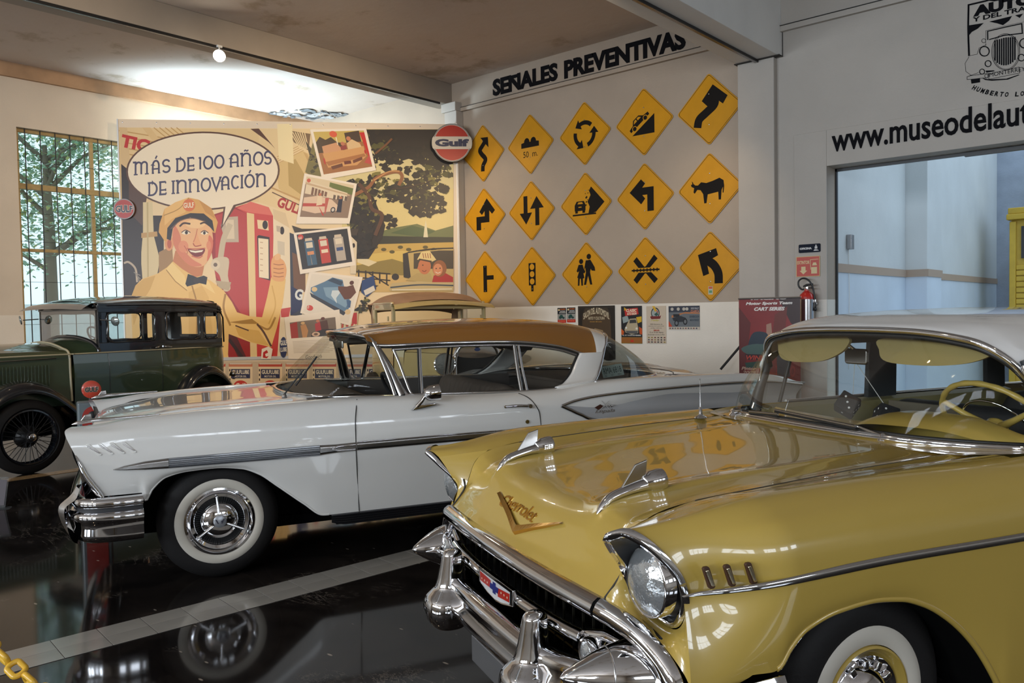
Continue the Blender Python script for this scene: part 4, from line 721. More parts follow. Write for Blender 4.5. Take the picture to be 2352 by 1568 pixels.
# cap
P2([(300, 740), (305, 690), (335, 600), (400, 560), (478, 532), (540, 545), (615, 595), (655, 680), (640, 745), (622, 740), (615, 700), (580, 665), (500, 645), (430, 655), (375, 700), (352, 780), (340, 800)], (226, 172, 92)); P2([(335, 600), (400, 560), (478, 532), (460, 620), (380, 660), (335, 700)], (240, 192, 116)); P2([(540, 545), (615, 595), (640, 660), (580, 620)], (206, 150, 74)); L2([(480, 535), (420, 600), (330, 640)], 5, SH3, True)
P2([(348, 780), (352, 715), (400, 655), (490, 625), (570, 628), (622, 670), (634, 740), (610, 712), (570, 675), (490, 652), (430, 668), (385, 716), (372, 790)], (44, 32, 34)); L2([(372, 720), (430, 672), (500, 656), (580, 676)], 5, (120, 84, 66), True)
E2(482, 578, 37, 37, (222, 118, 62)); T2('GULF', (451, 596), (513, 592), 32, (245, 232, 205), .03)
# bow tie, pocket pleat
P2([(460, 1050), (475, 990), (505, 1000), (530, 1012), (570, 1000), (592, 1010), (585, 1055), (545, 1045), (520, 1052), (470, 1066)], (40, 28, 26)); E2(528, 1030, 20, 20, (54, 38, 34))
# fist with raised thumb
P2([(976, 910), (995, 880), (1020, 872), (1028, 895), (1052, 915), (1066, 960), (1060, 1010), (1040, 1035), (985, 1025), (974, 970)], (236, 172, 112), sm=True); P2([(996, 905), (1000, 878), (1018, 868), (1030, 878), (1022, 905)], (240, 190, 134), sm=True)
for yy in (930, 955, 980, 1002): L2([(988, yy), (1020, yy+6), (1050, yy+2)], 4, (160, 92, 56), True)
# landscape on the right: sky, hills, fields, tree, car with two people
XR0 = 1290
P2([(1240, 122), (2068, 122), (2068, 720), (1500, 760), (1240, 500)], (222, 206, 150)); P2([(1400, 560), (2068, 480), (2068, 740), (1400, 760)], (226, 206, 140))
P2([(1600, 745), (1700, 715), (1850, 690), (1960, 730), (2068, 700), (2068, 790), (1600, 790)], (112, 118, 72), sm=False); P2([(1690, 745), (1820, 700), (1960, 735), (1880, 770)], (84, 100, 60)); P2([(1480, 760), (2068, 770), (2068, 830), (1480, 830)], (54, 52, 36)); P2([(1888, 770), (1896, 700), (1902, 668), (1908, 700), (1916, 770)], (226, 216, 180))
P2([(1480, 815), (2068, 800), (2068, 960), (1480, 960)], (204, 168, 84)); P2([(1480, 880), (1760, 850), (2068, 900), (2068, 1000), (1480, 1000)], (222, 190, 100)); P2([(1480, 940), (1700, 900), (1900, 960), (1800, 1010), (1480, 990)], (150, 128, 60)); P2([(1490, 880), (1610, 920), (1560, 945), (1490, 920)], (232, 214, 170)); P2([(1480, 985), (1780, 1000), (2068, 1040), (2068, 1100), (1480, 1100)], (214, 178, 110)); [E2(1600+i*50, 830+(i % 3)*14, 16, 10, (96, 84, 40)) for i in range(9)]
for i in range(5): L2([(1500+i*42, 965+i*5), (1500+i*42, 1030+i*6)], 9, (50, 36, 26))
L2([(1480, 975), (1690, 990)], 8, (50, 36, 26)); L2([(1480, 1010), (1690, 1030)], 8, (50, 36, 26)); L2([(1560, 985), (1680, 1060)], 8, (50, 36, 26)); E2(1720, 1008, 22, 20, (54, 44, 40)); P2([(1480, 1040), (1620, 1060), (1560, 1100), (1480, 1090)], (70, 56, 30))
rnd = random.Random(11)
def leafmass(cx, cy, rx, ry, n, cols, s0=14, s1=34):
    for _ in range(n):
        a = rnd.uniform(0, 6.28); q = math.sqrt(rnd.random()); x, y = cx+rx*q*math.cos(a), cy+ry*q*math.sin(a); s_ = rnd.uniform(s0, s1); k = rnd.randint(5, 8); b = rnd.uniform(0, 6)
        pts = [(min(2066, x+s_*rnd.uniform(.35, 1.2)*math.cos(b+6.28*j/k)), max(124, y+s_*rnd.uniform(.3, .9)*math.sin(b+6.28*j/k))) for j in range(k)]; P2(pts, rnd.choice(cols))
DKL = [(40, 32, 26), (48, 38, 28), (36, 30, 24)]; MDL = [(88, 84, 40), (130, 120, 56), (70, 66, 36)]
P2([(1540, 124), (2066, 124), (2066, 330), (1960, 350), (1800, 300), (1700, 330), (1600, 280), (1560, 200)], (42, 33, 27))
leafmass(1640, 250, 130, 120, 60, DKL+MDL[:1]); leafmass(1850, 300, 220, 90, 80, DKL); leafmass(1950, 390, 120, 60, 40, DKL+MDL)
P2([(1440, 500), (1560, 440), (1600, 560), (1660, 700), (1640, 780), (1560, 900), (1450, 900)], (48, 36, 26)); leafmass(1600, 480, 170, 90, 80, DKL+MDL); leafmass(1850, 500, 190, 75, 110, DKL+MDL[:1]); leafmass(1900, 590, 110, 55, 50, DKL); leafmass(1520, 640, 110, 110, 60, DKL+MDL); leafmass(1600, 680, 120, 60, 40, DKL); leafmass(1520, 790, 70, 90, 40, DKL)
L2([(1470, 520), (1560, 470), (1600, 420), (1680, 385), (1740, 380), (1760, 410), (1740, 460)], 20, (150, 96, 56), True); L2([(1590, 430), (1680, 378), (1745, 375)], 7, (206, 150, 92), True); L2([(1500, 450), (1560, 520), (1580, 600), (1640, 640), (1600, 760)], 22, (96, 62, 40), True); L2([(1600, 270), (1660, 220), (1700, 180)], 12, (120, 76, 44), True); L2([(1700, 480), (1800, 470), (1940, 430)], 6, (70, 48, 32), True); leafmass(1660, 440, 60, 30, 12, MDL, 8, 16)
for _ in range(60):
    x, y = rnd.uniform(1250, 2050), rnd.uniform(300, 640); s_ = rnd.uniform(4, 9); P2([(x, y-s_), (x+s_, y), (x, y+s_*.6)], (214, 198, 130))
P2([(1240, 150), (1300, 330), (1260, 430), (1180, 380)], (120, 110, 60)); leafmass(1245, 330, 40, 80, 30, DKL+MDL, 8, 18)
# car window with two smiling people, bottom right
P2([(1680, 1080), (1700, 1045), (1900, 1030), (2068, 1040), (2068, 1092), (1690, 1092)], (200, 176, 124)); L2([(1690, 1072), (1860, 1056), (2068, 1060)], 9, (70, 76, 84), True); L2([(1700, 1086), (2060, 1080)], 5, (236, 226, 200)); P2([(1765, 870), (1795, 860), (1815, 1020), (1770, 1010)], (52, 44, 40)); P2([(1795, 862), (2068, 836), (2068, 1040), (1815, 1030)], (196, 168, 104)); P2([(1830, 868), (1980, 850), (2068, 850), (2068, 960), (1830, 960)], (72, 60, 44)); L2([(1795, 862), (1930, 842), (2068, 836)], 8, (40, 34, 30), True)
P2([(1780, 1030), (1850, 985), (1930, 985), (1950, 1040)], (186, 160, 100)); E2(1895, 945, 38, 48, (200, 120, 76)); P2([(1858, 940), (1850, 962), (1864, 966)], (200, 120, 76)); P2([(1850, 905), (1875, 860), (1925, 852), (1965, 905), (1935, 920), (1870, 905)], (228, 204, 140)); P2([(1862, 898), (1940, 912), (1935, 922), (1860, 906)], (70, 50, 36)); [L2([(1885+i*14, 866), (1890+i*14, 896)], 4, (150, 60, 40)) for i in range(4)]
P2([(1940, 1040), (1950, 1000), (2020, 985), (2066, 1010), (2066, 1040)], (176, 40, 36)); E2(1985, 958, 42, 50, (150, 90, 48)); E2(1975, 965, 28, 36, (214, 140, 96)); L2([(1960, 978), (1975, 986), (1992, 978)], 4, (236, 220, 200), True); E2(1965, 958, 4, 4, DK); E2(1988, 956, 4, 4, DK); E2(1885, 938, 4, 4, DK); L2([(1880, 970), (1895, 976), (1906, 968)], 4, (120, 40, 30), True)
# small things between the photo cards
P2([(1520, 1030), (1590, 1000), (1605, 1080), (1550, 1130), (1515, 1100)], (48, 70, 120)); P2([(1530, 1090), (1590, 1060), (1600, 1090), (1540, 1120)], (226, 216, 200)); P2([(1100, 700), (1160, 720), (1500, 720), (1490, 760), (1120, 750)], (70, 56, 40)); leafmass(1520, 1180, 40, 60, 24, DKL+MDL, 8, 18); P2([(1440, 1210), (1500, 1215), (1490, 1310), (1440, 1300)], (206, 190, 150)); P2([(1460, 1225), (1490, 1222), (1490, 1290), (1460, 1300)], (190, 50, 44)); [P2([(1400+i*14, 1290), (1408+i*14, 1290), (1404+i*14, 1345), (1396+i*14, 1345)], ((196, 50, 44), (236, 214, 180))[i % 2]) for i in range(6)]
P2([(1450, 760), (1490, 800), (1485, 990), (1450, 990)], (230, 212, 180)); E2(1470, 820, 9, 14, DK)
# photo cards
def card(c4, draw, bottom=.10, side=.05, bg=(245, 232, 214)):
    c4 = [np.array(q, float) for q in c4]
    def q(u, v): return tuple((c4[0]*(1-u)+c4[1]*u)*(1-v)+(c4[3]*(1-u)+c4[2]*u)*v)
    P2([tuple(p) for p in c4], bg)
    def C(poly, c): P2([q(side+x*(1-2*side), .05+y*(.95-bottom)) for x, y in poly], c)
    draw(C, q)
RC = lambda x0, y0, x1, y1: [(x0, y0), (x1, y0), (x1, y1), (x0, y1)]
def cc(cx, cy, rx, ry, n=14): return [(cx+rx*math.cos(6.283*i/n), cy+ry*math.sin(6.283*i/n)) for i in range(n)]
def k1(C, q):
    C(RC(0, 0, 1, 1), (168, 110, 62)); C(RC(0, 0, 1, .3), (206, 178, 92)); C([(0, .25), (.1, .12), (.2, .2), (.32, .14), (.42, .28), (.55, .3), (.55, .5), (0, .5)], (74, 54, 34)); C([(.6, .05), (.9, 0), (.9, .3), (.6, .3)], (78, 58, 44)); C([(.9, .05), (1, .05), (1, .8), (.98, .8)], (204, 40, 36))
    C([(.1, .35), (.4, .28), (.5, .5), (.1, .55)], (214, 156, 112)); C([(.08, .52), (.5, .48), (.92, .42), (.93, .7), (.7, .9), (.12, .86), (.1, .7)], (216, 160, 100)); C([(.1, .72), (.9, .62), (.92, .70), (.14, .82)], (178, 116, 66)); C([(.18, .84), (.42, .80), (.42, .88), (.2, .92)], (110, 62, 40)); C(RC(.46, .76, .6, .84), (110, 50, 36)); C([(.64, .76), (.84, .70), (.84, .78), (.64, .84)], (120, 66, 44)); C(cc(.93, .58, .02, .06), (190, 40, 36)); C(cc(.08, .7, .02, .08), (190, 60, 46))
    C([(.6, .32), (.72, .22), (.86, .34), (.88, .44), (.6, .48)], (226, 190, 140)); C(cc(.66, .2, .045, .06), (206, 130, 90)); C(cc(.52, .32, .04, .05), (196, 120, 90)); C([(.46, .38), (.58, .36), (.58, .46), (.46, .48)], (150, 60, 56)); C(cc(.38, .07, .075, .08), (222, 92, 60)); C(RC(.41, .15, .43, .34), (236, 220, 190)); C([(.86, .86), (1, .66), (1, .95)], (196, 76, 70))
def k2(C, q):
    C(RC(0, 0, 1, 1), (150, 124, 104)); C(RC(0, 0, 1, .18), (226, 206, 170)); C([(.5, .04), (1, .1), (1, .3), (.5, .16)], (112, 122, 62)); C([(.02, .10), (.9, .26), (.9, .50), (.02, .42)], (232, 214, 184)); C([(.0, .14), (.95, .30), (.95, .34), (0, .19)], (206, 176, 140)); [C([(.15+i*.07, .24+i*.016), (.2+i*.07, .25+i*.016), (.2+i*.07, .44), (.15+i*.07, .43)], (130, 96, 78)) for i in range(5)]; [C([(.62+i*.08, .36), (.67+i*.08, .37), (.67+i*.08, .5), (.62+i*.08, .49)], (110, 92, 80)) for i in range(4)]
    C([(.02, .52), (.3, .44), (.6, .5), (.76, .66), (.74, .8), (.3, .9), (.02, .84)], (230, 200, 172)); C([(.02, .66), (.5, .62), (.5, .70), (.02, .74)], (196, 80, 72)); C(cc(.66, .78, .05, .08), (50, 40, 40)); C(cc(.66, .78, .03, .05), (210, 200, 190)); C([(.3, .44), (.38, .44), (.42, .66), (.3, .7)], (236, 214, 180)); C(cc(.34, .4, .03, .04), (196, 120, 90)); C([(.46, .48), (.54, .46), (.52, .9), (.5, .9)], (196, 100, 86)); C([(.74, .46), (.82, .46), (.84, .84), (.74, .84)], (44, 44, 62)); C(cc(.78, .42, .03, .04), (190, 120, 90)); C([(.35, .7), (.5, .95), (.46, .95)], (200, 70, 60)); C(cc(.06, .09, .04, .05), (206, 90, 66))
def k3(C, q):
    C(RC(0, 0, 1, 1), (52, 46, 46))
    for x0, c, c2 in ((.12, (72, 100, 124), (226, 150, 100)), (.40, (200, 70, 58), (240, 220, 190)), (.70, (190, 176, 160), (60, 80, 130))):
        C([(x0, .22), (x0+.19, .22), (x0+.19, .92), (x0, .92)], c); C([(x0+.02, .22), (x0+.03, .14), (x0+.16, .14), (x0+.17, .22)], (214, 196, 172)); C(RC(x0+.03, .26, x0+.16, .42), (228, 214, 190)); C(RC(x0+.03, .52, x0+.16, .62), c2)
    C(cc(.07, .08, .055, .075), (206, 66, 50)); C([(.2, .5), (.22, .9), (.2, .9)], (150, 140, 130))
def k4(C, q):
    C(RC(0, 0, 1, 1), (236, 224, 206)); C([(.05, .35), (.3, .16), (.44, .03), (.66, .06), (.72, .2), (.95, .55), (.92, .75), (.7, .78), (.2, .56), (.06, .45)], (96, 128, 158)); C([(.36, .12), (.46, .04), (.68, .10), (.66, .2)], (60, 74, 96)); C([(.3, .3), (.6, .24), (.9, .56), (.86, .68), (.4, .5)], (136, 166, 190)); C([(.05, .48), (.9, .78), (.86, .86), (.1, .58)], (60, 62, 74)); C(cc(.13, .38, .06, .06), (230, 200, 150)); C(cc(.93, .76, .06, .06), (230, 200, 150)); C([(.5, .34), (.7, .3), (.62, .5), (.66, .62), (.5, .46)], (216, 226, 230))
    C([(.78, .2), (.9, .14), (1.0, .3), (.92, .46), (.8, .5), (.62, .3), (.6, .22)], (110, 66, 48)); C(cc(.86, .1, .045, .05), (96, 52, 40)); C([(.84, .5), (.94, .5), (.96, .66), (.9, .66)], (70, 100, 140)); C(cc(.12, .86, .075, .07), (214, 70, 56))
def k5(C, q):
    C(RC(.06, .1, .94, .5), (130, 112, 96)); C([(.06, .14), (.2, .1), (.2, .5), (.06, .5)], (176, 60, 48)); C([(.26, .2), (.36, .18), (.4, .34), (.36, .5), (.28, .5)], (206, 150, 96)); C(cc(.31, .15, .04, .035), (226, 186, 130)); C([(.54, .2), (.64, .16), (.66, .4), (.54, .38)], (190, 60, 60)); C([(.64, .16), (.78, .14), (.8, .44), (.66, .46)], (96, 62, 48)); C(cc(.6, .14, .035, .03), (206, 130, 96)); C(cc(.7, .1, .04, .035), (110, 60, 46)); C([(.46, .4), (.7, .34), (.94, .36), (.94, .5), (.44, .5)], (60, 50, 46)); C(cc(.54, .44, .08, .055), (226, 190, 160)); C(cc(.54, .44, .04, .028), (120, 90, 70))
    for j in range(9): C(RC(.08, .58+j*.035, .9-.06*(j % 3), .588+j*.035), (168, 150, 132))
card([(1150, 1225), (1205, 975), (1525, 1010), (1450, 1300)][1:]+[(1150, 1225)], k4, .04)
card([(1208, 125), (1545, 118), (1605, 370), (1282, 428)], k1); card([(1175, 388), (1490, 450), (1445, 690), (1125, 690)], k2, .14); card([(1110, 745), (1447, 705), (1482, 938), (1150, 992)], k3); card([(1055, 1250), (1385, 1203), (1410, 1500), (1080, 1500)], k5, .02, .03)
T2('GULF', (1140, 786), (1162, 780), 14, (240, 230, 210), .02); T2('GULF', (1172, 1202), (1206, 1196), 17, (240, 230, 210), .02); T2('Goodwich', (1182, 1500), (1280, 1496), 24, (60, 50, 46), -.0, .3)
# lower right poster bits by the pump
P2([(920, 1440), (960, 1425), (985, 1440), (975, 1500), (915, 1500)], (245, 235, 220)); P2([(928, 1460), (950, 1446), (958, 1462), (940, 1470), (944, 1486), (962, 1482), (950, 1496), (926, 1492)], (196, 44, 44)); E2(1050, 1430, 22, 62, (46, 52, 92)); T2('GULF', (1033, 1420), (1072, 1416), 30, (232, 226, 214), .03); T2('LUBE', (1033, 1458), (1072, 1454), 26, (232, 226, 214), .03)
# strip of oil cans under the picture
P2([(90, 1512), (2070, 1516), (2070, 1690), (90, 1690)], (206, 186, 160))
for i, x in enumerate((560, 722, 900, 1062, 1224, 1386, 1548, 1710)):
    P2([(x, 1540), (x+142, 1540), (x+142, 1680), (x, 1680)], (238, 214, 178)); P2([(x, 1528), (x+142, 1528), (x+142, 1546), (x, 1546)], (206, 128, 96) if i % 2 else (196, 80, 62)); L2([(x+6, 1528), (x+136, 1528)], 8, (214, 200, 186)); P2([(x+14, 1560), (x+128, 1560), (x+128, 1616), (x+14, 1616)], (46, 46, 78)); T2('GULFLUBE', (x+20, 1590), (x+122, 1590), 24, (238, 226, 206), .03); T2('MOTOR OIL', (x+36, 1610), (x+106, 1610), 12, (220, 210, 196), .02); E2(x+71, 1660, 42, 32, (206, 62, 50)); T2('Gulf', (x+42, 1674), (x+100, 1674), 30, (240, 226, 206), .04)
    [P2([(x+3, 1560+j*28), (x+10, 1560+j*28), (x+10, 1574+j*28), (x+3, 1574+j*28)], DK) for j in range(4)]
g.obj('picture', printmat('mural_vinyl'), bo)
g = G(); [g.lathe([(0, .004), (.008, .003), (.009, 0)], Matrix.Translation(Vector(BL+BA*u+u0*(zT-.045-.06*(u-u0L)/-u0L)+BN*.001)) @ Vector(BN).to_track_quat('Z', 'Y').to_matrix().to_4x4(), 10) for u in np.linspace(u0L+.06, -.05, 11)]; g.obj('nail', M_CHROMED, bo)
# ------------------------------------------------------------------ round oil-company signs
def disc_sign(px, py, r, plane_n, plane_d, off, label, kind):
    P = hit(px, py, plane_n, plane_d); n = np.array(plane_n, float); t = empty('round_sign', P, 0, label, 'sign'); ex = np.cross(u0, n); ex /= np.linalg.norm(ex); ey = u0
    if ex@r0 < 0: ex = -ex
    o = (0, 0, 0)
    rim = mat('sign_cream', (.62, .55, .45), .35, coat=.3); rd = mat('sign_red_enamel', (.42, .022, .012), .3, coat=.4); nv = mat('sign_navy', (.015, .022, .07), .35)
    if kind == 'big':
        P_ = circ(0, 0, r, n=48); out_ = []
        for x, y in P_: out_.append((x*(1.07 if abs(y) < r*.27 else 1), y))
        G().prism([(x*1.02, y*1.02) for x, y in out_], o, ex, ey, n, off, off+.035).obj('rim', M_DARK, t); G().prism(out_, o, ex, ey, n, off, off+.037).obj('plate', rim, t)
        th = math.asin(.34)
        for s_ in (1, -1): G().sheet([(x, s_*y) for x, y in circ(0, 0, r*.93, n=26, a0=th+.02, a1=math.pi-th-.02)], o, ex, ey, n, off+.0385).obj('red_field', rd, t)
        g = G()
        for s_ in (1, -1):
            A = [(x, s_*y) for x, y in circ(0, 0, r*.97, n=30, a0=.32, a1=math.pi-.32)]; g.sheet(stroke(A, r*.025), o, ex, ey, n, off+.0382)
        put_text(g, 'Gulf', (-.88*r, 0, -.19*r) if False else tuple(ex*(-.90*r)+ey*(-.20*r)), ex, ey, n, off+.039, 1.80*r, .40*r, .06); g.obj('lettering', nv, t)
    else:
        G().prism(circ(0, 0, r, n=40), o, ex, ey, n, off, off+.012).obj('plate', mat('sign_grey_rim', (.3, .28, .3), .3, coat=.3), t); G().sheet(circ(0, 0, r*.90, n=40), o, ex, ey, n, off+.0128).obj('red_field', rd, t)
        wp = lambda a, b: (a, b*(.72+.28*math.sin(math.pi*a))+.14*(1-math.sin(math.pi*a)))
        g = G(); put_text(g, 'GULF', tuple(ex*(-.84*r)-ey*.40*r), ex, ey, n, off+.0131, 1.70*r, .82*r, .10, warp=wp); g.obj('lettering_edge', rim, t)
        g = G(); put_text(g, 'GULF', tuple(ex*(-.80*r)-ey*.36*r), ex, ey, n, off+.0136, 1.62*r, .74*r, .03, warp=wp); g.obj('lettering', nv, t)
    return t
disc_sign(1038, 329, .283, tuple(BN), BD+.03+.10, 0.0, 'large round red and white sign on the pilaster at the right end of the mural', 'big')
disc_sign(285.5, 480, .150, tuple(BN), BD+.03, 0.0, 'small round red sign fixed over the left edge of the mural', 'small')
# ================================================================== CAR KIT
def paint(name, col, rough=.28, coat=1.0, **k): return mat(name, col, rough, coat=coat, **k)
M_GLASSC = glass('car_glass', (.80, .84, .82), .16)
M_INT = mat('interior_black', (.022, .022, .024), .6)
M_HOUSE = mat('underbody_black', (.004, .004, .004), .95, spec=.05)
M_SEAL = mat('rubber_seal', (.012, .012, .012), .5)
def mir(P): Q = np.array(P, float); Q[..., 1] *= -1; return Q
def surf(P, n, m): return spl(spl(P, n, 0), m, 1)
def sheet(name, P, m, car, thick=0, sides=(1, -1), smooth=True, n=None, mm=None, k=None):
    """control grid given for the far (+y) side; made for both sides"""
    P = np.array(P, float)
    if n: P = surf(P, n, mm)
    r = []
    for s in sides:
        o = G().grid(P if s > 0 else mir(P)).obj(name, m, car, smooth=smooth); r.append(o)
        if thick: mo = o.modifiers.new('solid', 'SOLIDIFY'); mo.thickness = thick; mo.offset = 0
    return r
def rod(name, pts, r, m, car, sides=(1, -1), k=10, n=None, closed=False, flat=1.0, smooth=True):
    P = spl(np.array(pts, float), n, closed=closed) if n else np.array(pts, float); out_ = []
    if not np.isscalar(r) and n: r = np.interp(np.linspace(0, len(r)-1, n), range(len(r)), r)
    for s in sides: out_.append(G().tube(P if s > 0 else mir(P), r, k, closed, flat=flat).obj(name, m, car, smooth=smooth))
    return out_
MX90 = Matrix.Rotation(math.pi/2, 4, 'X')     # local Z -> -Y
def wheel(car, x, side, R, ww, rim_m, style, face_y, W=.18, rr=.19):
    """side -1 near, +1 far; every wheel is a part with its own pieces"""
    M = Matrix.Translation((x, side*face_y, R)) @ (Matrix.Rotation(math.pi/2, 4, 'X') if side < 0 else Matrix.Rotation(-math.pi/2, 4, 'X'))
    t = G().lathe([(rr, -W*.95), (R*.80, -W), (R*.97, -W*.85), (R, -W*.72), (R, -W*.30), (R*.975, -W*.12), (R*.90, .0), (R*.78, .012), (rr*1.06, .004), (rr, -.01)], M, 64).obj('tyre', M_RUBBER, car, smooth=True, sharp=60)
    if ww: G().lathe([(ww[0], .0075), (ww[0]+.006, .0115), ((ww[0]+ww[1])/2, .0145), (ww[1]-.006, .0105), (ww[1], .006)], M, 64).obj('whitewall', mat('whitewall_rubber', (.56, .52, .45), .5), t, smooth=True)
    if style == 'disc':
        G().lathe([(rr+.004, -.005), (rr+.002, .012), (rr-.010, .014), (rr-.022, .0), (rr-.03, -.006)], M, 64).obj('rim', rim_m, t, smooth=True, sharp=50)
        G().lathe([(rr-.028, -.008), (rr-.032, .004), (rr-.05, -.002), (rr-.052, -.022), (.100, -.022), (.098, -.002), (.092, .002), (.088, -.002), (.080, .004), (.07, .010), (.03, .016), (0, .018)], M, 64).obj('hub_cap', M_CHROME, t, smooth=True, sharp=35)
        G().lathe([(.101, -.020), (rr-.053, -.020)], M, 48).obj('vane_backing', M_BLACK, t); g = G()
        for k in range(64):
            a = 2*math.pi*k/64; c, s = math.cos(a), math.sin(a)
            P = [(r*math.cos(a+d), r*math.sin(a+d), h) for r, d, h in ((.101, -.026, -.016), (.101, .026, -.016), (rr-.053, .022, -.016), (rr-.053, -.022, -.016), (.101, 0, .003), (rr-.053, 0, .003))]
            P = [tuple(M @ Vector(p)) for p in P]; g.add(P, [(0, 4, 5, 3), (1, 2, 5, 4), (0, 1, 4), (2, 3, 5)])
        o = g.obj('vane_ring', M_CHROME, t); o['kind'] = 'stuff'
        for k in range(3):
            a = math.radians(95+120*k); Mk = M @ Matrix.Rotation(a, 4, 'Z'); G().box((.03, -.007, .004), (rr-.045, .007, .014), M=Mk).obj('spoke_bar', M_CHROME, t, bevel=.003)
        G().lathe([(.036, .016), (.034, .0175), (0, .0185)], M, 24).obj('hub_emblem', mat('hub_grey', (.4, .42, .46), .3, metal=.6), t, smooth=True)
        g = G(); g.sheet([(-.026, .012), (-.018, .012), (-.006, -.012), (-.012, -.014)], (0, 0, 0), (1, 0, 0), (0, 1, 0), (0, 0, 1), .0190).sheet([(.026, .012), (.018, .012), (.006, -.012), (.012, -.014)], (0, 0, 0), (1, 0, 0), (0, 1, 0), (0, 0, 1), .0190).sheet([(.003, -.004), (.02, -.008), (.012, .006)], (0, 0, 0), (1, 0, 0), (0, 1, 0), (0, 0, 1), .0188)
        g.v = [tuple(M @ Vector(p)) for p in g.v]; g.obj('crossed_flags', mat('hub_dark', (.03, .03, .05), .4), t)
    if style == 'small':
        G().lathe([(rr+.006, -.004), (rr+.003, .012), (rr-.004, .014), (rr-.016, -.002), (rr-.03, -.03), (.11, -.035), (.10, -.02)], M, 64).obj('rim', rim_m, t, smooth=True, sharp=50)
        G().lathe([(.135, -.03), (.138, -.014), (.128, -.002), (.118, -.012), (.10, -.016), (.085, .004), (.06, .026), (.03, .036), (0, .038)], M, 48).obj('hub_cap', M_CHROME, t, smooth=True, sharp=35)
        for k in range(12):
            a = 2*math.pi*k/12; Mk = M @ Matrix.Rotation(a, 4, 'Z'); G().box((.088, -.010, -.014), (.116, .010, .004), M=Mk).obj('vent_tab', M_CHROME, t, bevel=.004)
    if style == 'wire':
        G().lathe([(rr+.004, -.03), (rr+.004, .006), (rr-.010, .008), (rr-.016, -.005), (rr-.02, -.06), (rr+.0, -.07)], M, 56).obj('rim', rim_m, t, smooth=True, sharp=40)
        G().lathe([(.0, -.10), (.11, -.10), (.11, -.06), (.07, -.03), (.055, .02), (0, .022)], M, 32).obj('brake_drum', M_BLACK, t, smooth=True, sharp=40)
        g = G()
        for k in range(36):
            a = 2*math.pi*k/36; b = a+(.32 if k % 2 else -.32); p = Vector((.05*math.cos(b), .05*math.sin(b), .018 if k % 4 < 2 else -.03)); q = Vector(((rr-.014)*math.cos(a), (rr-.014)*math.sin(a), -.02)); g.tube([tuple(M @ p), tuple(M @ q)], .0032, 5, caps=False)
        o = g.obj('spoke', M_BLACK, t); o['kind'] = 'stuff'
        G().lathe([(.042, .016), (.044, .03), (.036, .05), (.02, .058), (0, .060)], M, 28).obj('hub_cap', M_CHROME, t, smooth=True, sharp=40)
    return t
def bench(car, x0, x1, y0, y1, zs, zt, m_seat, m_pipe, rib=None):
    """sofa-like car seat with rounded cushion and backrest"""
    G().box((x0, y0, zs-.16), (x1, y1, zs)).obj('seat_cushion', m_seat, car, bevel=.05, seg=4)
    P = []
    for y in np.linspace(y0, y1, 40):
        e = min(1, (y-y0)/.10, (y1-y)/.10); e = math.sqrt(max(0, 1-(1-e)**2)) if e < 1 else 1; h = zt-.07*(1-e); r = (.006*math.cos((y-y0)*2*math.pi/.055) if rib else 0)
        P.append([(x1-.10-r, y, zs-.1), (x1-.06-r, y, (zs+h)/2), (x1-.02-r, y, h-.06), (x1+.005, y, h-.015), (x1+.05, y, h), (x1+.10, y, h-.015), (x1+.13+r, y, h-.07), (x1+.12+r, y, zs)])
    G().grid(surf(np.array(P), 160 if rib else 60, 28), cu=False).obj('backrest', m_seat, car, smooth=True)
def louver_pair(car, P, m_out, m_in, w, w2, top, bot, sidef):
    """slanted slot on the body side: frame and insert, P = [(x, z) top, (x, z) bottom]"""
    for s in (1, -1):
        (xa, za), (xb, zb_) = P; ya, yb = sidef(xa, za, 0)[1], sidef(xb, zb_, 0)[1]; r = []
        for ww_, a_, b_ in ((w, 0, top), (w2, 0, bot)):
            k = (w-ww_)/2*1.6; V = []; h_ = ww_/2; c_ = ww_*.22; pl = [(xa-h_, za-k-c_), (xa-h_+c_, za-k), (xa+h_-c_, za-k), (xa+h_, za-k-c_), (xb+h_, zb_+k+c_), (xb+h_-c_, zb_+k), (xb-h_+c_, zb_+k), (xb-h_, zb_+k+c_)]
            for o_ in (-.006, b_):
                V += [(x, s*(ya+(yb-ya)*(za-z)/(za-zb_)+o_), z) for x, z in pl]
            n = 8; r.append(G().add(V, [tuple(range(n, 2*n)), tuple(range(n))]+[(i, (i+1) % n, (i+1) % n+n, i+n) for i in range(n)]))
        o = r[0].obj('fender_louver', m_out, car, bevel=.0015); r[1].obj('louver_insert', m_in, o, bevel=.003)
# ================================================================== YELLOW CAR (front left), local x = rearwards, y = far side, z = up
YA = math.radians(65.4606)
yc = empty('classic_car', (-1.80573, 2.13255, 0), YA, 'mustard yellow classic car with white roof and bullet bumper nearest the camera', 'car')
M_YP = paint('mustard_paint', (.47, .325, .070), .22); M_YROOF = paint('white_roof_paint', (.66, .66, .66), .22); M_GOLD = mat('gold_trim', (.75, .45, .12), .25, metal=1.0)
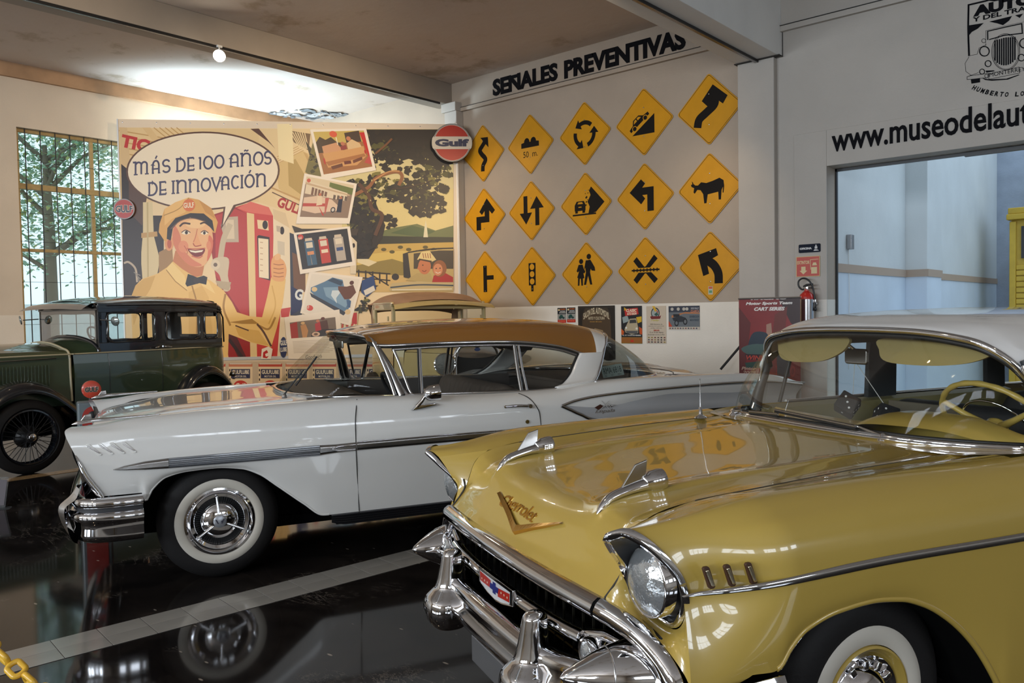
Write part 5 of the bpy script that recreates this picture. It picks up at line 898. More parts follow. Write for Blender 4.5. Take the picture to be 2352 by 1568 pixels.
# ---- hood
hy = [0, .14, .26, .35, .39, .43, .51, .57, .612]
Hrow = {  # per lateral position: (x, z) from the lip up over the nose and back to the cowl
 0:   [(-.088, .700), (-.055, .728), (-.036, .755), (-.002, .805), (.045, .852), (.11, .882), (.25, .900), (.5, .922), (.9, .948), (1.34, .982)],
 .14: [(-.086, .700), (-.050, .732), (-.026, .768), (.004, .815), (.045, .858), (.11, .886), (.25, .903), (.5, .925), (.9, .950), (1.34, .982)],
 .26: [(-.082, .700), (-.042, .738), (-.012, .790), (.014, .832), (.052, .868), (.11, .892), (.25, .908), (.5, .930), (.9, .953), (1.34, .980)],
 .35: [(-.078, .700), (-.040, .740), (-.012, .788), (.018, .838), (.056, .880), (.11, .908), (.25, .926), (.5, .942), (.9, .958), (1.34, .979)],
 .39: [(-.076, .700), (-.038, .740), (-.010, .788), (.020, .840), (.060, .888), (.11, .916), (.25, .936), (.5, .952), (.9, .963), (1.34, .978)],
 .43: [(-.074, .700), (-.036, .740), (-.008, .786), (.022, .836), (.062, .878), (.11, .903), (.25, .924), (.5, .942), (.9, .958), (1.34, .977)],
 .51: [(-.068, .700), (-.032, .738), (-.004, .780), (.024, .826), (.062, .868), (.11, .892), (.25, .914), (.5, .935), (.9, .956), (1.34, .976)],
 .57: [(-.062, .700), (-.030, .736), (.000, .778), (.024, .822), (.058, .876), (.11, .906), (.25, .928), (.5, .945), (.9, .964), (1.34, .978)],
 .612: [(-.058, .700), (-.028, .732), (.000, .766), (.020, .814), (.050, .880), (.11, .920), (.25, .943), (.5, .956), (.9, .974), (1.34, .984)]}
Pc = np.array([[(x, y, z) for x, z in Hrow[y]] for y in hy]); Pm = np.concatenate([mir(Pc[:0:-1]), Pc])
hd = spl(spl(Pm, 129, 0), 150, 1)
hood = G().grid(hd).obj('hood', M_YP, yc, smooth=True)
def hood_z(x, y):
    i = np.argmin((hd[..., 0]-x)**2+(hd[..., 1]-y)**2); return hd.reshape(-1, 3)[i][2]
G().grid(hd+np.array([0.012, 0, -.018])).obj('hood_inner', M_HOUSE, yc)
# ---- fenders and doors
ZB = [(-.1, .555), (.20, .556), (.27, .552), (.291, .557), (.327, .601), (.381, .643), (.494, .674), (.61, .682), (.733, .668), (.828, .636), (.926, .579), (1.03, .49), (1.136, .352), (1.175, .28), (1.2, .27), (3.1, .27), (3.14, .35), (3.25, .49), (3.40, .58), (3.6, .62), (3.8, .57), (3.92, .45), (4.0, .32), (4.4, .34)]
ZC_ = [(-.1, .934), (.14, .970), (.41, .984), (.86, .995), (1.34, 1.0), (1.9, 1.0), (4.4, 1.01)]; ZG = [(0, .90), (.11, .921), (.25, .944), (.5, .957), (.9, .975), (1.34, .985)]
FF = np.array([(.02, .900, .50), (.02, .897, .56), (.03, .875, .64), (.045, .838, .74), (.032, .832, .815), (-.008, .815, .868), (-.05, .790, .912), (-.088, .760, .934), (-.120, .737, .925), (-.102, .715, .915), (-.085, .692, .898)])
def ysec(x):
    zb, zc, zg = tab(x, ZB), tab(x, ZC_), tab(x, ZG); w = 1-.012*max(0, 1-x/.6)
    z = [zb, zb+.3*(.79-zb), zb+.65*(.79-zb), .79, .872, .925, zc-.030, zc-.004, zc-.003, zc-.018, zg]
    y = [.918*w, .930*w, .936*w, .938*w, .932*w, .902*w, .856, .796, .735, .672, .616]
    return np.array([(x, a, b) for a, b in zip(y, z)])
xs = np.concatenate([np.linspace(0, .26, 22), np.linspace(.27, 1.2, 95)[0:], np.linspace(1.22, 3.05, 24), np.linspace(3.06, 4.02, 40), np.linspace(4.06, 4.4, 8)]); SECT = []
for x in xs:
    S_ = ysec(x)
    if x < .34:
        w_ = x/.34; w_ = w_*w_*(3-2*w_); base = ysec(.34); S0 = FF.copy(); k_ = w_
        S_[:, 1:] = S0[:, 1:]*(1-k_)+S_[:, 1:]*k_; S_[:, 0] = FF[:, 0]+(x/.34)*(.34-FF[:, 0])
        x10 = S_[10, 0]
        if x10 < .11: q_ = (x10+.085)/.195; S_[10, 1] = .692+(.618-.692)*q_; S_[10, 2] = .898+(.920-.898)*q_
        else: S_[10, 1] = .616; S_[10, 2] = tab(x10, ZG)
        S_[9] = (S_[8]+S_[10])/2+np.array([0, 0, .005])
        S_[0, 2] = tab(S_[0, 0], ZB) if S_[0, 0] > .2 else .50+(.555-.50)*min(1, x/.2)
    SECT.append(S_)
SECT = np.array(SECT); V7 = 60*7//10
FG = spl(SECT, 61, 1)
for s in (1, -1):
    g = G(); P = FG if s > 0 else mir(FG); g.v = [tuple(p) for p in P.reshape(-1, 3)]; m_ = 61
    for i in range(len(xs)-1):
        for j in range(60):
            if xs[i] > 1.30 and j >= V7: continue
            g.f.append((i*m_+j, i*m_+j+1, (i+1)*m_+j+1, (i+1)*m_+j)); g.mi.append(0); g.ink.append(None)
    g.obj('body_side', M_YP, yc, smooth=True)
A, Bq = spl(np.array([(-.085, .692, .898), (-.062, .668, .856), (-.040, .652, .812), (-.022, .646, .785), (-.015, .645, .765)]), 24), spl(np.array([(.11, .618, .921), (.052, .617, .882), (.020, .615, .816), (.0, .613, .768), (-.028, .613, .733), (-.055, .611, .702)]), 24)
sheet('fender_inner', np.array([A*(1-t)+Bq*t for t in np.linspace(0, 1, 8)]), M_YP, yc)
# wheel-arch returns, wheel houses, doors gap
for s in (1, -1):
    ed = FG[:, 0].copy(); sel = (ed[:, 0] > .28) & (ed[:, 0] < 1.19); e = ed[sel]; e2 = e*[1, 0, 1]+np.array([0, .60, 0]); P = np.stack([e, e*[1, .992, 1]+[0, 0, -.008], e2]); G().grid(P if s > 0 else mir(P)).obj('wheel_house', M_HOUSE, yc, smooth=True)
    rod('arch_lip', e+np.array([0, -.004, .004]), .010, M_YP, yc, sides=(s,))
G().box((.05, -.60, .25), (1.25, .60, .62)).obj('engine_bay', M_HOUSE, yc)
G().box((1.22, -.88, .24), (3.08, .88, .30)).box((.30, -.58, .24), (4.2, .58, .30)).obj('floor_pan', M_HOUSE, yc)
G().box((.05, -.76, .30), (.10, .76, .62)).obj('grille_backing', M_HOUSE, yc)
def sidecurve(x, z, off=.004):
    i = np.argmin(abs(xs-x)); c = FG[i]; c = c[:V7+1]; j = np.argmin(abs(c[:, 2]-z)); return np.array([x, c[j][1]+off, z])
rod('door_gap', [sidecurve(1.50, z, .0005) for z in np.linspace(.30, .98, 14)], .003, M_DARK, yc); rod('door_gap', [sidecurve(2.60, z, .0005) for z in np.linspace(.30, .98, 14)], .003, M_DARK, yc)
rod('hood_gap', [FG[i, -1]+np.array([0, -.003, -.0015]) for i in range(22, 118, 2)], .0028, M_DARK, yc)
rod('hood_gap', [(-.004, .616, .81), (.0, .614, .775), (-.022, .612, .742), (-.056, .610, .705)], .0035, M_DARK, yc, n=14)
# ---- cowl and windshield
WB = np.array([(1.405, 0, .992), (1.412, .2, .992), (1.455, .4, .990), (1.545, .56, .988), (1.66, .67, .984), (1.80, .735, .978), (1.95, .765, .972)])
CA = np.array([(1.325, 0, .981), (1.325, .22, .980), (1.325, .42, .976), (1.325, .62, .985), (1.34, .70, .995), (1.55, .79, .998), (1.95, .80, 1.0)])
WF = np.array([(1.405, 0, .992), (1.410, .2, .992), (1.425, .4, .990), (1.448, .58, .988), (1.485, .70, .984), (1.58, .762, .980), (1.78, .785, .975)])
A_ = spl(CA, 60); cow = lambda B: np.array([A_*(1-t)+spl(B, 60)*t+np.array([0, 0, -.006*math.sin(math.pi*t)]) for t in np.linspace(0, 1, 8)]); full = np.concatenate([mir(cow(WB)[:, :0:-1]), cow(WF)], 1)
G().grid(full).obj('cowl', M_YP, yc, smooth=True)
HD = np.array([(1.555, 0, 1.395), (1.555, .16, 1.393), (1.56, .32, 1.386), (1.57, .45, 1.370), (1.585, .55, 1.345), (1.63, .622, 1.29), (1.68, .66, 1.22), (1.70, .70, 1.10), (1.70, .725, 1.0)])
Hw = spl(HD, 70)
def wsrow(t, Bw): return Bw*(1-t)+Hw*t+np.array([-.022*math.sin(math.pi*t), 0, 0])+np.stack([np.zeros(70), .03*math.sin(math.pi*t)*np.clip((Bw[:, 1]-.4)/.3, 0, 1), np.zeros(70)], 1)
wsg = lambda B: np.array([wsrow(t, spl(B, 70)) for t in np.linspace(0, 1, 24)]); W_ = np.concatenate([mir(wsg(WB)[:, :0:-1]), wsg(WF)], 1); G().grid(W_).obj('windshield', glass('windshield_glass', (.90, .91, .88), .0), yc, smooth=True)
bs = np.concatenate([mir(spl(WB, 50)[:0:-1]), spl(WF, 50)]); rod('windshield_sill', bs+np.array([-.012, 0, .002]), .017, M_CHROME, yc, sides=(1,), flat=.7); rod('windshield_sill', bs+np.array([.004, 0, .012]), .008, M_SEAL, yc, sides=(1,)); rod('windshield_sill', bs+np.array([-.034, 0, -.004]), .006, M_CHROME, yc, sides=(1,))
hs = np.concatenate([mir(spl(HD[:7], 50)[:0:-1]), spl(HD[:7], 50)]); rod('header_trim', hs+np.array([-.008, 0, .010]), .013, M_CHROME, yc, sides=(1,)); rod('header_seal', hs+np.array([.004, 0, -.012]), .011, M_SEAL, yc, sides=(1,))
rod('windshield_pillar', [(1.66, .655, 1.30), (1.68, .685, 1.20), (1.665, .715, 1.10), (1.66, .735, 1.03), (1.66, .745, .985)], [.016, .020, .024, .028, .034], mat('pillar_dark', (.03, .035, .04), .4), yc, n=16); rod('pillar_trim', [(1.645, .66, 1.28), (1.655, .70, 1.16), (1.648, .725, 1.06), (1.63, .735, .99)], .007, M_CHROME, yc, n=16)
# ---- roof
zr = lambda x: tab(x, [(1.55, 1.412), (1.62, 1.442), (1.74, 1.467), (1.95, 1.483), (2.3, 1.489), (2.8, 1.482), (3.2, 1.462), (3.5, 1.42), (3.72, 1.36), (3.95, 1.26)])
rx = [1.555, 1.60, 1.68, 1.80, 2.0, 2.3, 2.7, 3.1, 3.4, 3.65, 3.85]; RF = []
for i, x in enumerate(rx):
    z = zr(x); row = [(x, 0, z), (x, .2, z-.003), (x, .36, z-.012), (x+.003, .49, z-.034), (x+.01, .575, z-.075), (x+.02, .628, z-.118), (x+.03, .655, 1.335 if x > 1.6 else 1.33)]
    if i == 0: row = [(1.548, 0, 1.408), (1.548, .16, 1.406), (1.552, .32, 1.399), (1.562, .45, 1.382), (1.578, .555, 1.356), (1.622, .628, 1.300), (1.66, .655, 1.26)]
    if i == 1: row = [(1.585, 0, 1.430), (1.585, .18, 1.428), (1.59, .34, 1.420), (1.60, .47, 1.400), (1.625, .565, 1.368), (1.67, .632, 1.325), (1.72, .662, 1.295)]
    if i == 2: row[-1] = (1.80, .663, 1.325)
    RF.append(row)
RF = np.array(RF); RG = surf(RF, 80, 40); RGf = np.concatenate([mir(RG[:, :0:-1]), RG], 1)
G().grid(RGf).obj('roof', M_YROOF, yc, smooth=True); G().grid(RGf*[1, .985, 1]+np.array([.02, 0, -.028])).obj('headliner', mat('headliner_olive', (.14, .12, .07), .9), yc, smooth=True)
M_PIL = mat('pillar_dark', (.03, .035, .04), .4)
rod('roof_rail', [(1.70, .668, 1.30), (1.85, .672, 1.325), (2.4, .674, 1.33), (3.0, .67, 1.325), (3.35, .655, 1.30)], .014, M_CHROME, yc, n=30)
def slab(name, P, m, thick=.03, sides=(1, -1)):
    for s in sides:
        n = len(P); A = [(x, y*s, z) for x, y, z in P]; B = [(x, (y-thick)*s, z) for x, y, z in P]; G().add(A+B, [tuple(range(n)), tuple(range(2*n-1, n-1, -1))]+[(i, (i+1) % n, (i+1) % n+n, i+n) for i in range(n)]).obj(name, m, yc, bevel=.004)
slab('door_pillar', [(2.36, .672, 1.335), (2.56, .672, 1.335), (2.64, .745, 1.0), (2.42, .745, 1.0)], M_PIL); slab('rear_pillar', [(3.28, .66, 1.32), (3.42, .65, 1.30), (3.56, .74, 1.0), (3.40, .742, 1.0)], M_PIL)
slab('rear_pillar', [(3.42, .65, 1.30), (3.7, .62, 1.33), (4.0, .72, .99), (3.8, .74, .99)], M_YROOF)
rod('vent_window_bar', [(1.86, .680, 1.32), (1.81, .735, 1.01)], .010, M_PIL, yc)
for s in (1, -1):
    for P in ([(1.70, .67, 1.31), (1.86, .675, 1.32), (1.82, .738, 1.01), (1.68, .74, 1.01)], [(1.87, .675, 1.32), (2.37, .672, 1.33), (2.43, .743, 1.01), (1.83, .74, 1.01)], [(2.57, .672, 1.33), (3.29, .662, 1.315), (3.41, .742, 1.01), (2.64, .743, 1.01)]):
        G().add([(x, y*s, z) for x, y, z in P], [(0, 1, 2, 3)]).obj('side_glass', glass('side_glass', (.93, .95, .94), .05), yc)
G().grid(surf(np.array([[(3.86, y, 1.28) for y in (-.58, -.3, 0, .3, .58)], [(4.02, y, 1.13) for y in (-.64, -.33, 0, .33, .64)], [(4.1, y, .99) for y in (-.68, -.35, 0, .35, .68)]]), 8, 12)).obj('rear_glass', M_GLASSC, yc, smooth=True)
G().grid(surf(np.array([[(x, y, z) for y in (-.80, -.4, 0, .4, .80)] for x, z in ((4.0, .985), (4.2, .97), (4.4, .93), (4.42, .7), (4.38, .34))]), 20, 12)).obj('trunk', M_YP, yc, smooth=True)
rod('belt_moulding', [(x, .785, 1.004) for x in (1.9, 2.6, 3.4, 4.0)], .010, M_CHROME, yc, n=20)
# ---- interior
M_CREAM = mat('cream_vinyl', (.50, .36, .09), .35, coat=.3); M_OLIVE = mat('olive_vinyl', (.22, .19, .08), .5)
D = []
for x, zz in ((0, .975), (.28, 1.0), (.6, 1.012), (.85, 1.0), (1.0, .94), (1.02, .80)): D.append([(tab(abs(y), [(0, 1.44), (.2, 1.45), (.4, 1.49), (.56, 1.58), (.70, 1.73)])*(1-x)+1.77*x, y, zz+h*(1 if x < .9 else .2)) for y, h in ((-.70, -.01), (-.60, .010), (-.45, .052), (-.28, .058), (-.12, .046), (0, .0), (.12, -.016), (.4, -.016), (.70, -.02))])
G().grid(surf(np.array(D), 40, 60)).obj('dashboard', M_CREAM, yc, smooth=True)
for s in (1, -1): G().add([(1.66, .752*s, 1.0), (3.6, .752*s, 1.0), (3.6, .752*s, .35), (1.66, .752*s, .35), (1.66, .70*s, .985), (3.6, .70*s, .985), (3.6, .70*s, .35), (1.66, .70*s, .35)], [(0, 1, 5, 4), (4, 5, 6, 7)]).obj('door_card', M_OLIVE, yc)
bench(yc, 2.05, 2.52, -.66, .66, .55, 1.0, M_INT, M_CREAM); bench(yc, 3.0, 3.46, -.66, .66, .55, .99, M_INT, M_CREAM)
G().box((2.485, -.64, .62), (2.50, -.22, .99)).box((2.485, .22, .62), (2.50, .64, .99)).obj('seat_panel', mat('taupe_vinyl', (.13, .11, .08), .6), yc, bevel=.01)
# steering wheel with three spokes and horn ring
sc = np.array([1.98, -.335, 1.0]); st_ax = Vector((.80, 0, .6)).normalized(); Ms = Matrix.Translation(sc) @ st_ax.to_track_quat('Z', 'X').to_matrix().to_4x4()
sw_ = G().tube([tuple(Ms @ Vector((.23*math.cos(a), .23*math.sin(a), 0))) for a in np.linspace(0, 2*math.pi, 96, endpoint=False)], [.0118+.0012*math.sin(k*1.3) for k in range(96)], 12, closed=True).obj('steering_wheel', M_CREAM, yc, smooth=True)
for a in (90, 210, 330):
    a = math.radians(a+90); G().tube([tuple(Ms @ Vector((.03*math.cos(a), .03*math.sin(a), -.02))), tuple(Ms @ Vector((.12*math.cos(a), .12*math.sin(a), -.014))), tuple(Ms @ Vector((.228*math.cos(a), .228*math.sin(a), 0)))], [.018, .013, .010], 10).obj('spoke', M_CREAM, sw_, smooth=True)
G().tube([tuple(Ms @ Vector((.14*math.cos(a), .14*math.sin(a), -.004))) for a in np.linspace(0, 2*math.pi, 48, endpoint=False)], .0045, 8, closed=True).obj('horn_ring', M_CHROME, sw_, smooth=True)
G().lathe([(0, .02), (.03, .016), (.045, 0), (.04, -.03), (0, -.03)], Ms, 28).obj('hub', M_CREAM, sw_, smooth=True); G().tube([tuple(sc), (1.66, -.36, .80)], .022, 12).obj('steering_column', M_OLIVE, yc, smooth=True)
def visor(y0, y1, x, z0, z1):
    P = smooth2([(y0+.03, z1), (y1-.02, z1), (y1, (z0+z1)/2), (y1-.05, z0+.006), ((y0+y1)/2, z0), (y0+.09, z0+.02), (y0, (z0+z1)/2+.01)], 40); G().prism(P, (x-.33, 0, 0), (0, 1, 0), (.25, 0, 1), (-1, 0, 0), -.006, .010).obj('sun_visor', mat('visor_tan', (.33, .26, .10), .6), yc, bevel=.003)
visor(.13, .55, 1.645, 1.245, 1.372); visor(-.56, -.05, 1.645, 1.262, 1.366)
# mirror and dice
ym = empty('mirror_anchor', (0, 0, 0)) if False else None
mz, myy, mxx = 1.272, .225, 1.80
mr = G().prism([(a*.072, b*.034) for a, b in circ(0, 0, 1, n=28)] if False else [(-.07, -.026), (-.062, -.036), (.062, -.036), (.07, -.026), (.07, .026), (.062, .036), (-.062, .036), (-.07, .026)], (mxx-.02, .20, mz), (.1, 1, 0), (0, 0, 1), (-1, 0, 0), -.004, .014).obj('rear_mirror', M_CHROMED, yc, bevel=.006)
G().tube([(mxx-.02, .215, mz+.03), (mxx-.06, .24, mz+.07), (mxx-.10, .245, 1.375)], [.007, .006, .009], 8).obj('mirror_stem', M_CHROME, mr, smooth=True)
def die(c, rz, rx_, s_, ztop):
    d = empty('fuzzy_die', (0, 0, 0), 0, None, None); M = Matrix.Translation(c) @ Matrix.Rotation(rz, 4, 'Z') @ Matrix.Rotation(rx_, 4, 'X') @ Matrix.Rotation(.5, 4, 'Y')
    wc = Matrix.Translation(yc.location) @ Matrix.Rotation(YA, 4, 'Z'); d.location = wc @ Vector(c)
    Mi = Matrix.Translation(-(wc @ Vector(c))) @ wc @ M
    G().box((-s_, -s_, -s_), (s_, s_, s_), M=Mi).obj('cube_body', mat('black_plush', (.010, .010, .012), .9, bump=.4, bscale=300), d, bevel=.006)
    pips = {0: [(0, 0)], 1: [(-.45, -.45), (.45, .45)], 2: [(-.45, -.45), (0, 0), (.45, .45)], 3: [(-.45, -.45), (.45, .45), (-.45, .45), (.45, -.45)], 4: [(-.45, -.45), (.45, .45), (-.45, .45), (.45, -.45), (0, 0)], 5: [(-.45, -.5), (.45, .5), (-.45, .5), (.45, -.5), (-.45, 0), (.45, 0)]}; g = G()
    for f, (n_, e1, e2) in enumerate((((1, 0, 0), (0, 1, 0), (0, 0, 1)), ((-1, 0, 0), (0, 1, 0), (0, 0, 1)), ((0, 1, 0), (1, 0, 0), (0, 0, 1)), ((0, -1, 0), (1, 0, 0), (0, 0, 1)), ((0, 0, 1), (1, 0, 0), (0, 1, 0)), ((0, 0, -1), (1, 0, 0), (0, 1, 0)))):
        for a, b in pips[(f+1) % 6]:
            p = (Vector(n_)*1.012+Vector(e1)*a+Vector(e2)*b)*s_; q = Vector(n_).to_track_quat('Z', 'Y').to_matrix().to_4x4(); g.lathe([(0, .001), (s_*.11, 0), (s_*.12, -.001)], Mi @ Matrix.Translation(p) @ q, 10)
    g.obj('pip', mat('white_felt', (.7, .7, .7), .8), d)['kind'] = 'stuff'
    G().tube([tuple(Mi @ Vector((0, 0, s_))), tuple((Matrix.Translation(-(wc @ Vector(c))) @ wc) @ Vector((mxx-.03, .205, mz-.02)))], .0016, 5).obj('cord', M_WHITE, d); return d
tag(die((1.83, .305, 1.035), .5, .5, .045, 1.26), 'black plush die with white dots hanging higher from the windshield mirror', 'fuzzy die')
tag(die((1.93, .175, .985), 1.0, .35, .045, 1.26), 'lower black plush die hanging behind the yellow hump of the dashboard', 'fuzzy die')
# ---- headlights
HC = np.array([(-.120, .737, .926), (-.088, .762, .936), (-.05, .792, .914), (-.008, .818, .870), (.030, .834, .815), (.046, .838, .755), (.052, .820, .700), (.056, .775, .660), (.036, .715, .677), (.008, .668, .715), (-.008, .648, .765), (-.030, .652, .812), (-.072, .684, .862), (-.104, .712, .902)])
hcS = spl(HC, 72, closed=True); cen = np.array([0, .742, .782]); ang = [math.atan2(p[2]-cen[2], p[1]-cen[1]) for p in hcS]
ring = lambda r, x: np.array([(x, cen[1]+r*math.cos(a), cen[2]+r*math.sin(a)) for a in ang])
inner = hcS+(cen-hcS)*np.array([.0, .15, .15])+np.array([.010, 0, 0]); out2 = hcS+(hcS-cen)*np.array([0, .02, .02])+np.array([.014, 0, 0]); fr = hcS+(cen-hcS)*np.array([0, .09, .09])+np.array([-.012, 0, 0])
for s in (1, -1):
    f = (lambda P: P) if s > 0 else mir
    b_ = G().grid(f(np.stack([out2, hcS+np.array([-.006, 0, 0]), fr, inner])), cv=True).obj('headlight_bezel', M_CHROME, yc, smooth=True)
    G().grid(f(np.stack([inner, (inner+ring(.088, .03))/2+np.array([.012, 0, 0]), ring(.088, .020)])), cv=True).obj('headlight_bucket', M_BLACK, b_, smooth=True)
    G().grid(f(np.stack([ring(.094, .025), ring(.094, -.006), ring(.090, -.012), ring(.086, -.008)])), cv=True).obj('retaining_ring', M_CHROME, b_, smooth=True)
    G().grid(f(np.stack([ring(.087, -.008), ring(.068, -.022), ring(.044, -.032), ring(.02, -.036), ring(.001, -.037)])), cv=True).obj('lens', mat('headlight_glass', (.55, .57, .58), .12, metal=.75, bump=.35, bscale=38), b_, smooth=True)
    G().box((.0, (.868 if s > 0 else -.880), .70), (.03, (.880 if s > 0 else -.868), .72)) if False else None
# yellow fascia below each headlight
A = np.array([(-.015, .645, .765), (.010, .665, .713), (.038, .713, .672), (.058, .775, .655), (.056, .822, .696), (.047, .840, .757)]); Bq = np.array([(-.055, .610, .702), (-.040, .665, .694), (-.018, .745, .672), (.002, .815, .630), (.016, .870, .585), (.02, .897, .55)])
A, Bq = spl(A, 30), spl(Bq, 30); FS = np.array([A*(1-t)+Bq*t+np.array([-.008*math.sin(math.pi*t), 0, 0]) for t in np.linspace(0, 1, 12)]); e_ = FG[0]; e_ = e_[(e_[:, 2] < .77)]
for i in range(12):
    z = FS[i, -1, 2]; tg = np.array([np.interp(z, e_[:, 2], e_[:, k]) for k in range(3)])+np.array([.001, 0, 0]); dl = tg-FS[i, -1]
    for j in range(12): FS[i, 18+j] += dl*((j+1)/12)**2
sheet('fascia', FS, M_YP, yc)
# ---- hood bar (upper grille moulding)
def bar(name, path, prof, m, sides=(1,), n=60, full=False):
    P = spl(np.array(path, float), n)
    if full: P = np.concatenate([mir(P[:0:-1]), P])
    T = np.gradient(P, axis=0); T /= np.linalg.norm(T, axis=1)[:, None]; Z = np.array([0, 0, 1.0]); out_ = []
    for p, t in zip(P, T):
        fx = np.cross(Z, t); fx = -fx/np.linalg.norm(fx) if fx is not None else fx; uz = np.cross(t, fx); uz = uz if uz[2]*1 >= 0 or abs(uz[2]) < .2 else -uz; out_.append([p+fx*a*(-1 if fx[0] > 0 else 1)*(-1)+uz*b for a, b in prof])
    return out_
def sweep(name, path, prof, m, sides=(1, -1), n=60, full=False, parent=None, inward=False):
    """prof = (forward, up) offsets; forward = towards -x or outwards"""
    P = spl(np.array(path, float), n)
    if full: P = np.concatenate([mir(P[:0:-1]), P])
    T = np.gradient(P, axis=0); T /= np.linalg.norm(T, axis=1)[:, None]; rows = []
    prev = np.array([-1.0, 0, 0])
    for p, t in zip(P, T):
        fx = np.array([-t[1], t[0], 0]) if inward else prev-t*(prev@t); fx /= np.linalg.norm(fx); uz = np.cross(t, fx); 
        if uz[2] < 0: uz = -uz
        rows.append([p+fx*a+uz*b for a, b in prof])
    rows = np.array(rows); r = []
    for s in ((1,) if full else sides):
        R2 = rows if s > 0 else mir(rows); g = G().grid(R2, cv=True); k = len(prof); g.add(R2[0], [tuple(range(k))]); g.add(R2[-1], [tuple(range(k))[::-1]]); r.append(g.obj(name, m, parent or yc, smooth=True, sharp=60))
    return r
prof = [(-.02, .0), (.010, .004), (.026, -.006), (.036, -.024), (.034, -.040), (.022, -.054), (.0, -.060), (-.02, -.058)]
sweep('hood_bar', [(-.092, 0, .705), (-.090, .2, .705), (-.080, .42, .705), (-.064, .600, .703)], prof, M_CHROME, full=True, n=40)
sweep('grille_surround', [(-.062, .607, .702), (-.046, .66, .693), (-.022, .745, .668), (0, .82, .622), (.010, .868, .570), (.018, .885, .51), (.03, .885, .44)], prof, M_CHROME, n=50)
# ---- grille mesh, floating bar, emblem, parking lamps
for z in (.452, .50, .60, .632): G().box((-.012, -.80, z), (-.006, .80, z+.0022)).obj('grille_bar', mat('anodised_gold', (.25, .19, .07), .4, metal=.8), yc)
for s in np.linspace(-.78, .78, 26): G().box((-.0135, s, .43), (-.006, s+.003, .645)).obj('grille_bar', mat('grille_dark', (.02, .018, .012), .5, metal=.4), yc)
sweep('floating_bar', [(-.100, 0, .568), (-.098, .2, .570), (-.09, .40, .575), (-.078, .52, .580)], [(-.02, 0), (0, .006), (.014, .002), (.022, -.012), (.018, -.026), (.004, -.032), (-.02, -.03)], M_CHROME, full=True, n=30)
em = G().prism([(-.15, .034), (.15, .034), (.145, -.022), (.07, -.040), (0, -.048), (-.07, -.040), (-.145, -.022)], (-.122, 0, .560), (0, -1, 0), (0, 0, 1), (-1, 0, 0), -.01, .008).obj('front_emblem', M_CHROME, yc, bevel=.004)
g = G(); e0 = ((-.1315, 0, .560), (0, -1, 0), (0, 0, 1), (-1, 0, 0)); g.sheet([(-.132, .024), (.132, .024), (.128, -.016), (.06, -.033), (0, -.040), (-.06, -.033), (-.128, -.016)], *e0, 0, ink=(.55, .55, .56)); g.sheet([(-.13, .022), (-.03, .016), (-.03, -.012), (-.126, -.012)], *e0, .0005, ink=(.40, .02, .012)); g.sheet([(.13, .018), (.03, .008), (.03, -.022), (.126, -.012)], *e0, .0005, ink=(.40, .02, .012))
g.sheet([(-.035, .008), (-.012, .008), (-.012, .018), (.014, .018), (.014, .008), (.038, .008), (.03, -.012), (.012, -.012), (.012, -.022), (-.014, -.022), (-.014, -.012), (-.04, -.012)], *e0, .001, ink=(.012, .02, .16))
[g.sheet(circ(x, 0, .004, n=8), *e0, .0012, ink=(.7, .6, .4)) for x in (-.11, -.085, -.06, .06, .085, .11)]; g.obj('enamel', printmat('enamel_print', .2, coat=.6), em)
for s in (1, -1):
    pk = G().lathe([(0, -.05), (.03, -.045), (.040, -.01), (.043, .018), (.040, .026), (.034, .024), (.0, .024)], Matrix.Translation((-.075, s*.575, .545)) @ Matrix.Rotation(-math.pi/2, 4, 'Y'), 28).obj('parking_lamp', M_CHROME, yc, smooth=True, sharp=40)
    G().lathe([(.034, .022), (.02, .030), (0, .033)], Matrix.Translation((-.075, s*.575, .545)) @ Matrix.Rotation(-math.pi/2, 4, 'Y'), 24).obj('lens', mat('headlight_glass', (.5, .5, .5), .1), pk, smooth=True)
    G().tube([(-.06, s*.52, .572), (-.05, s*.60, .595), (-.03, s*.66, .590)], [.016, .016, .010], 10).obj('lamp_arm', M_CHROME, pk, smooth=True)
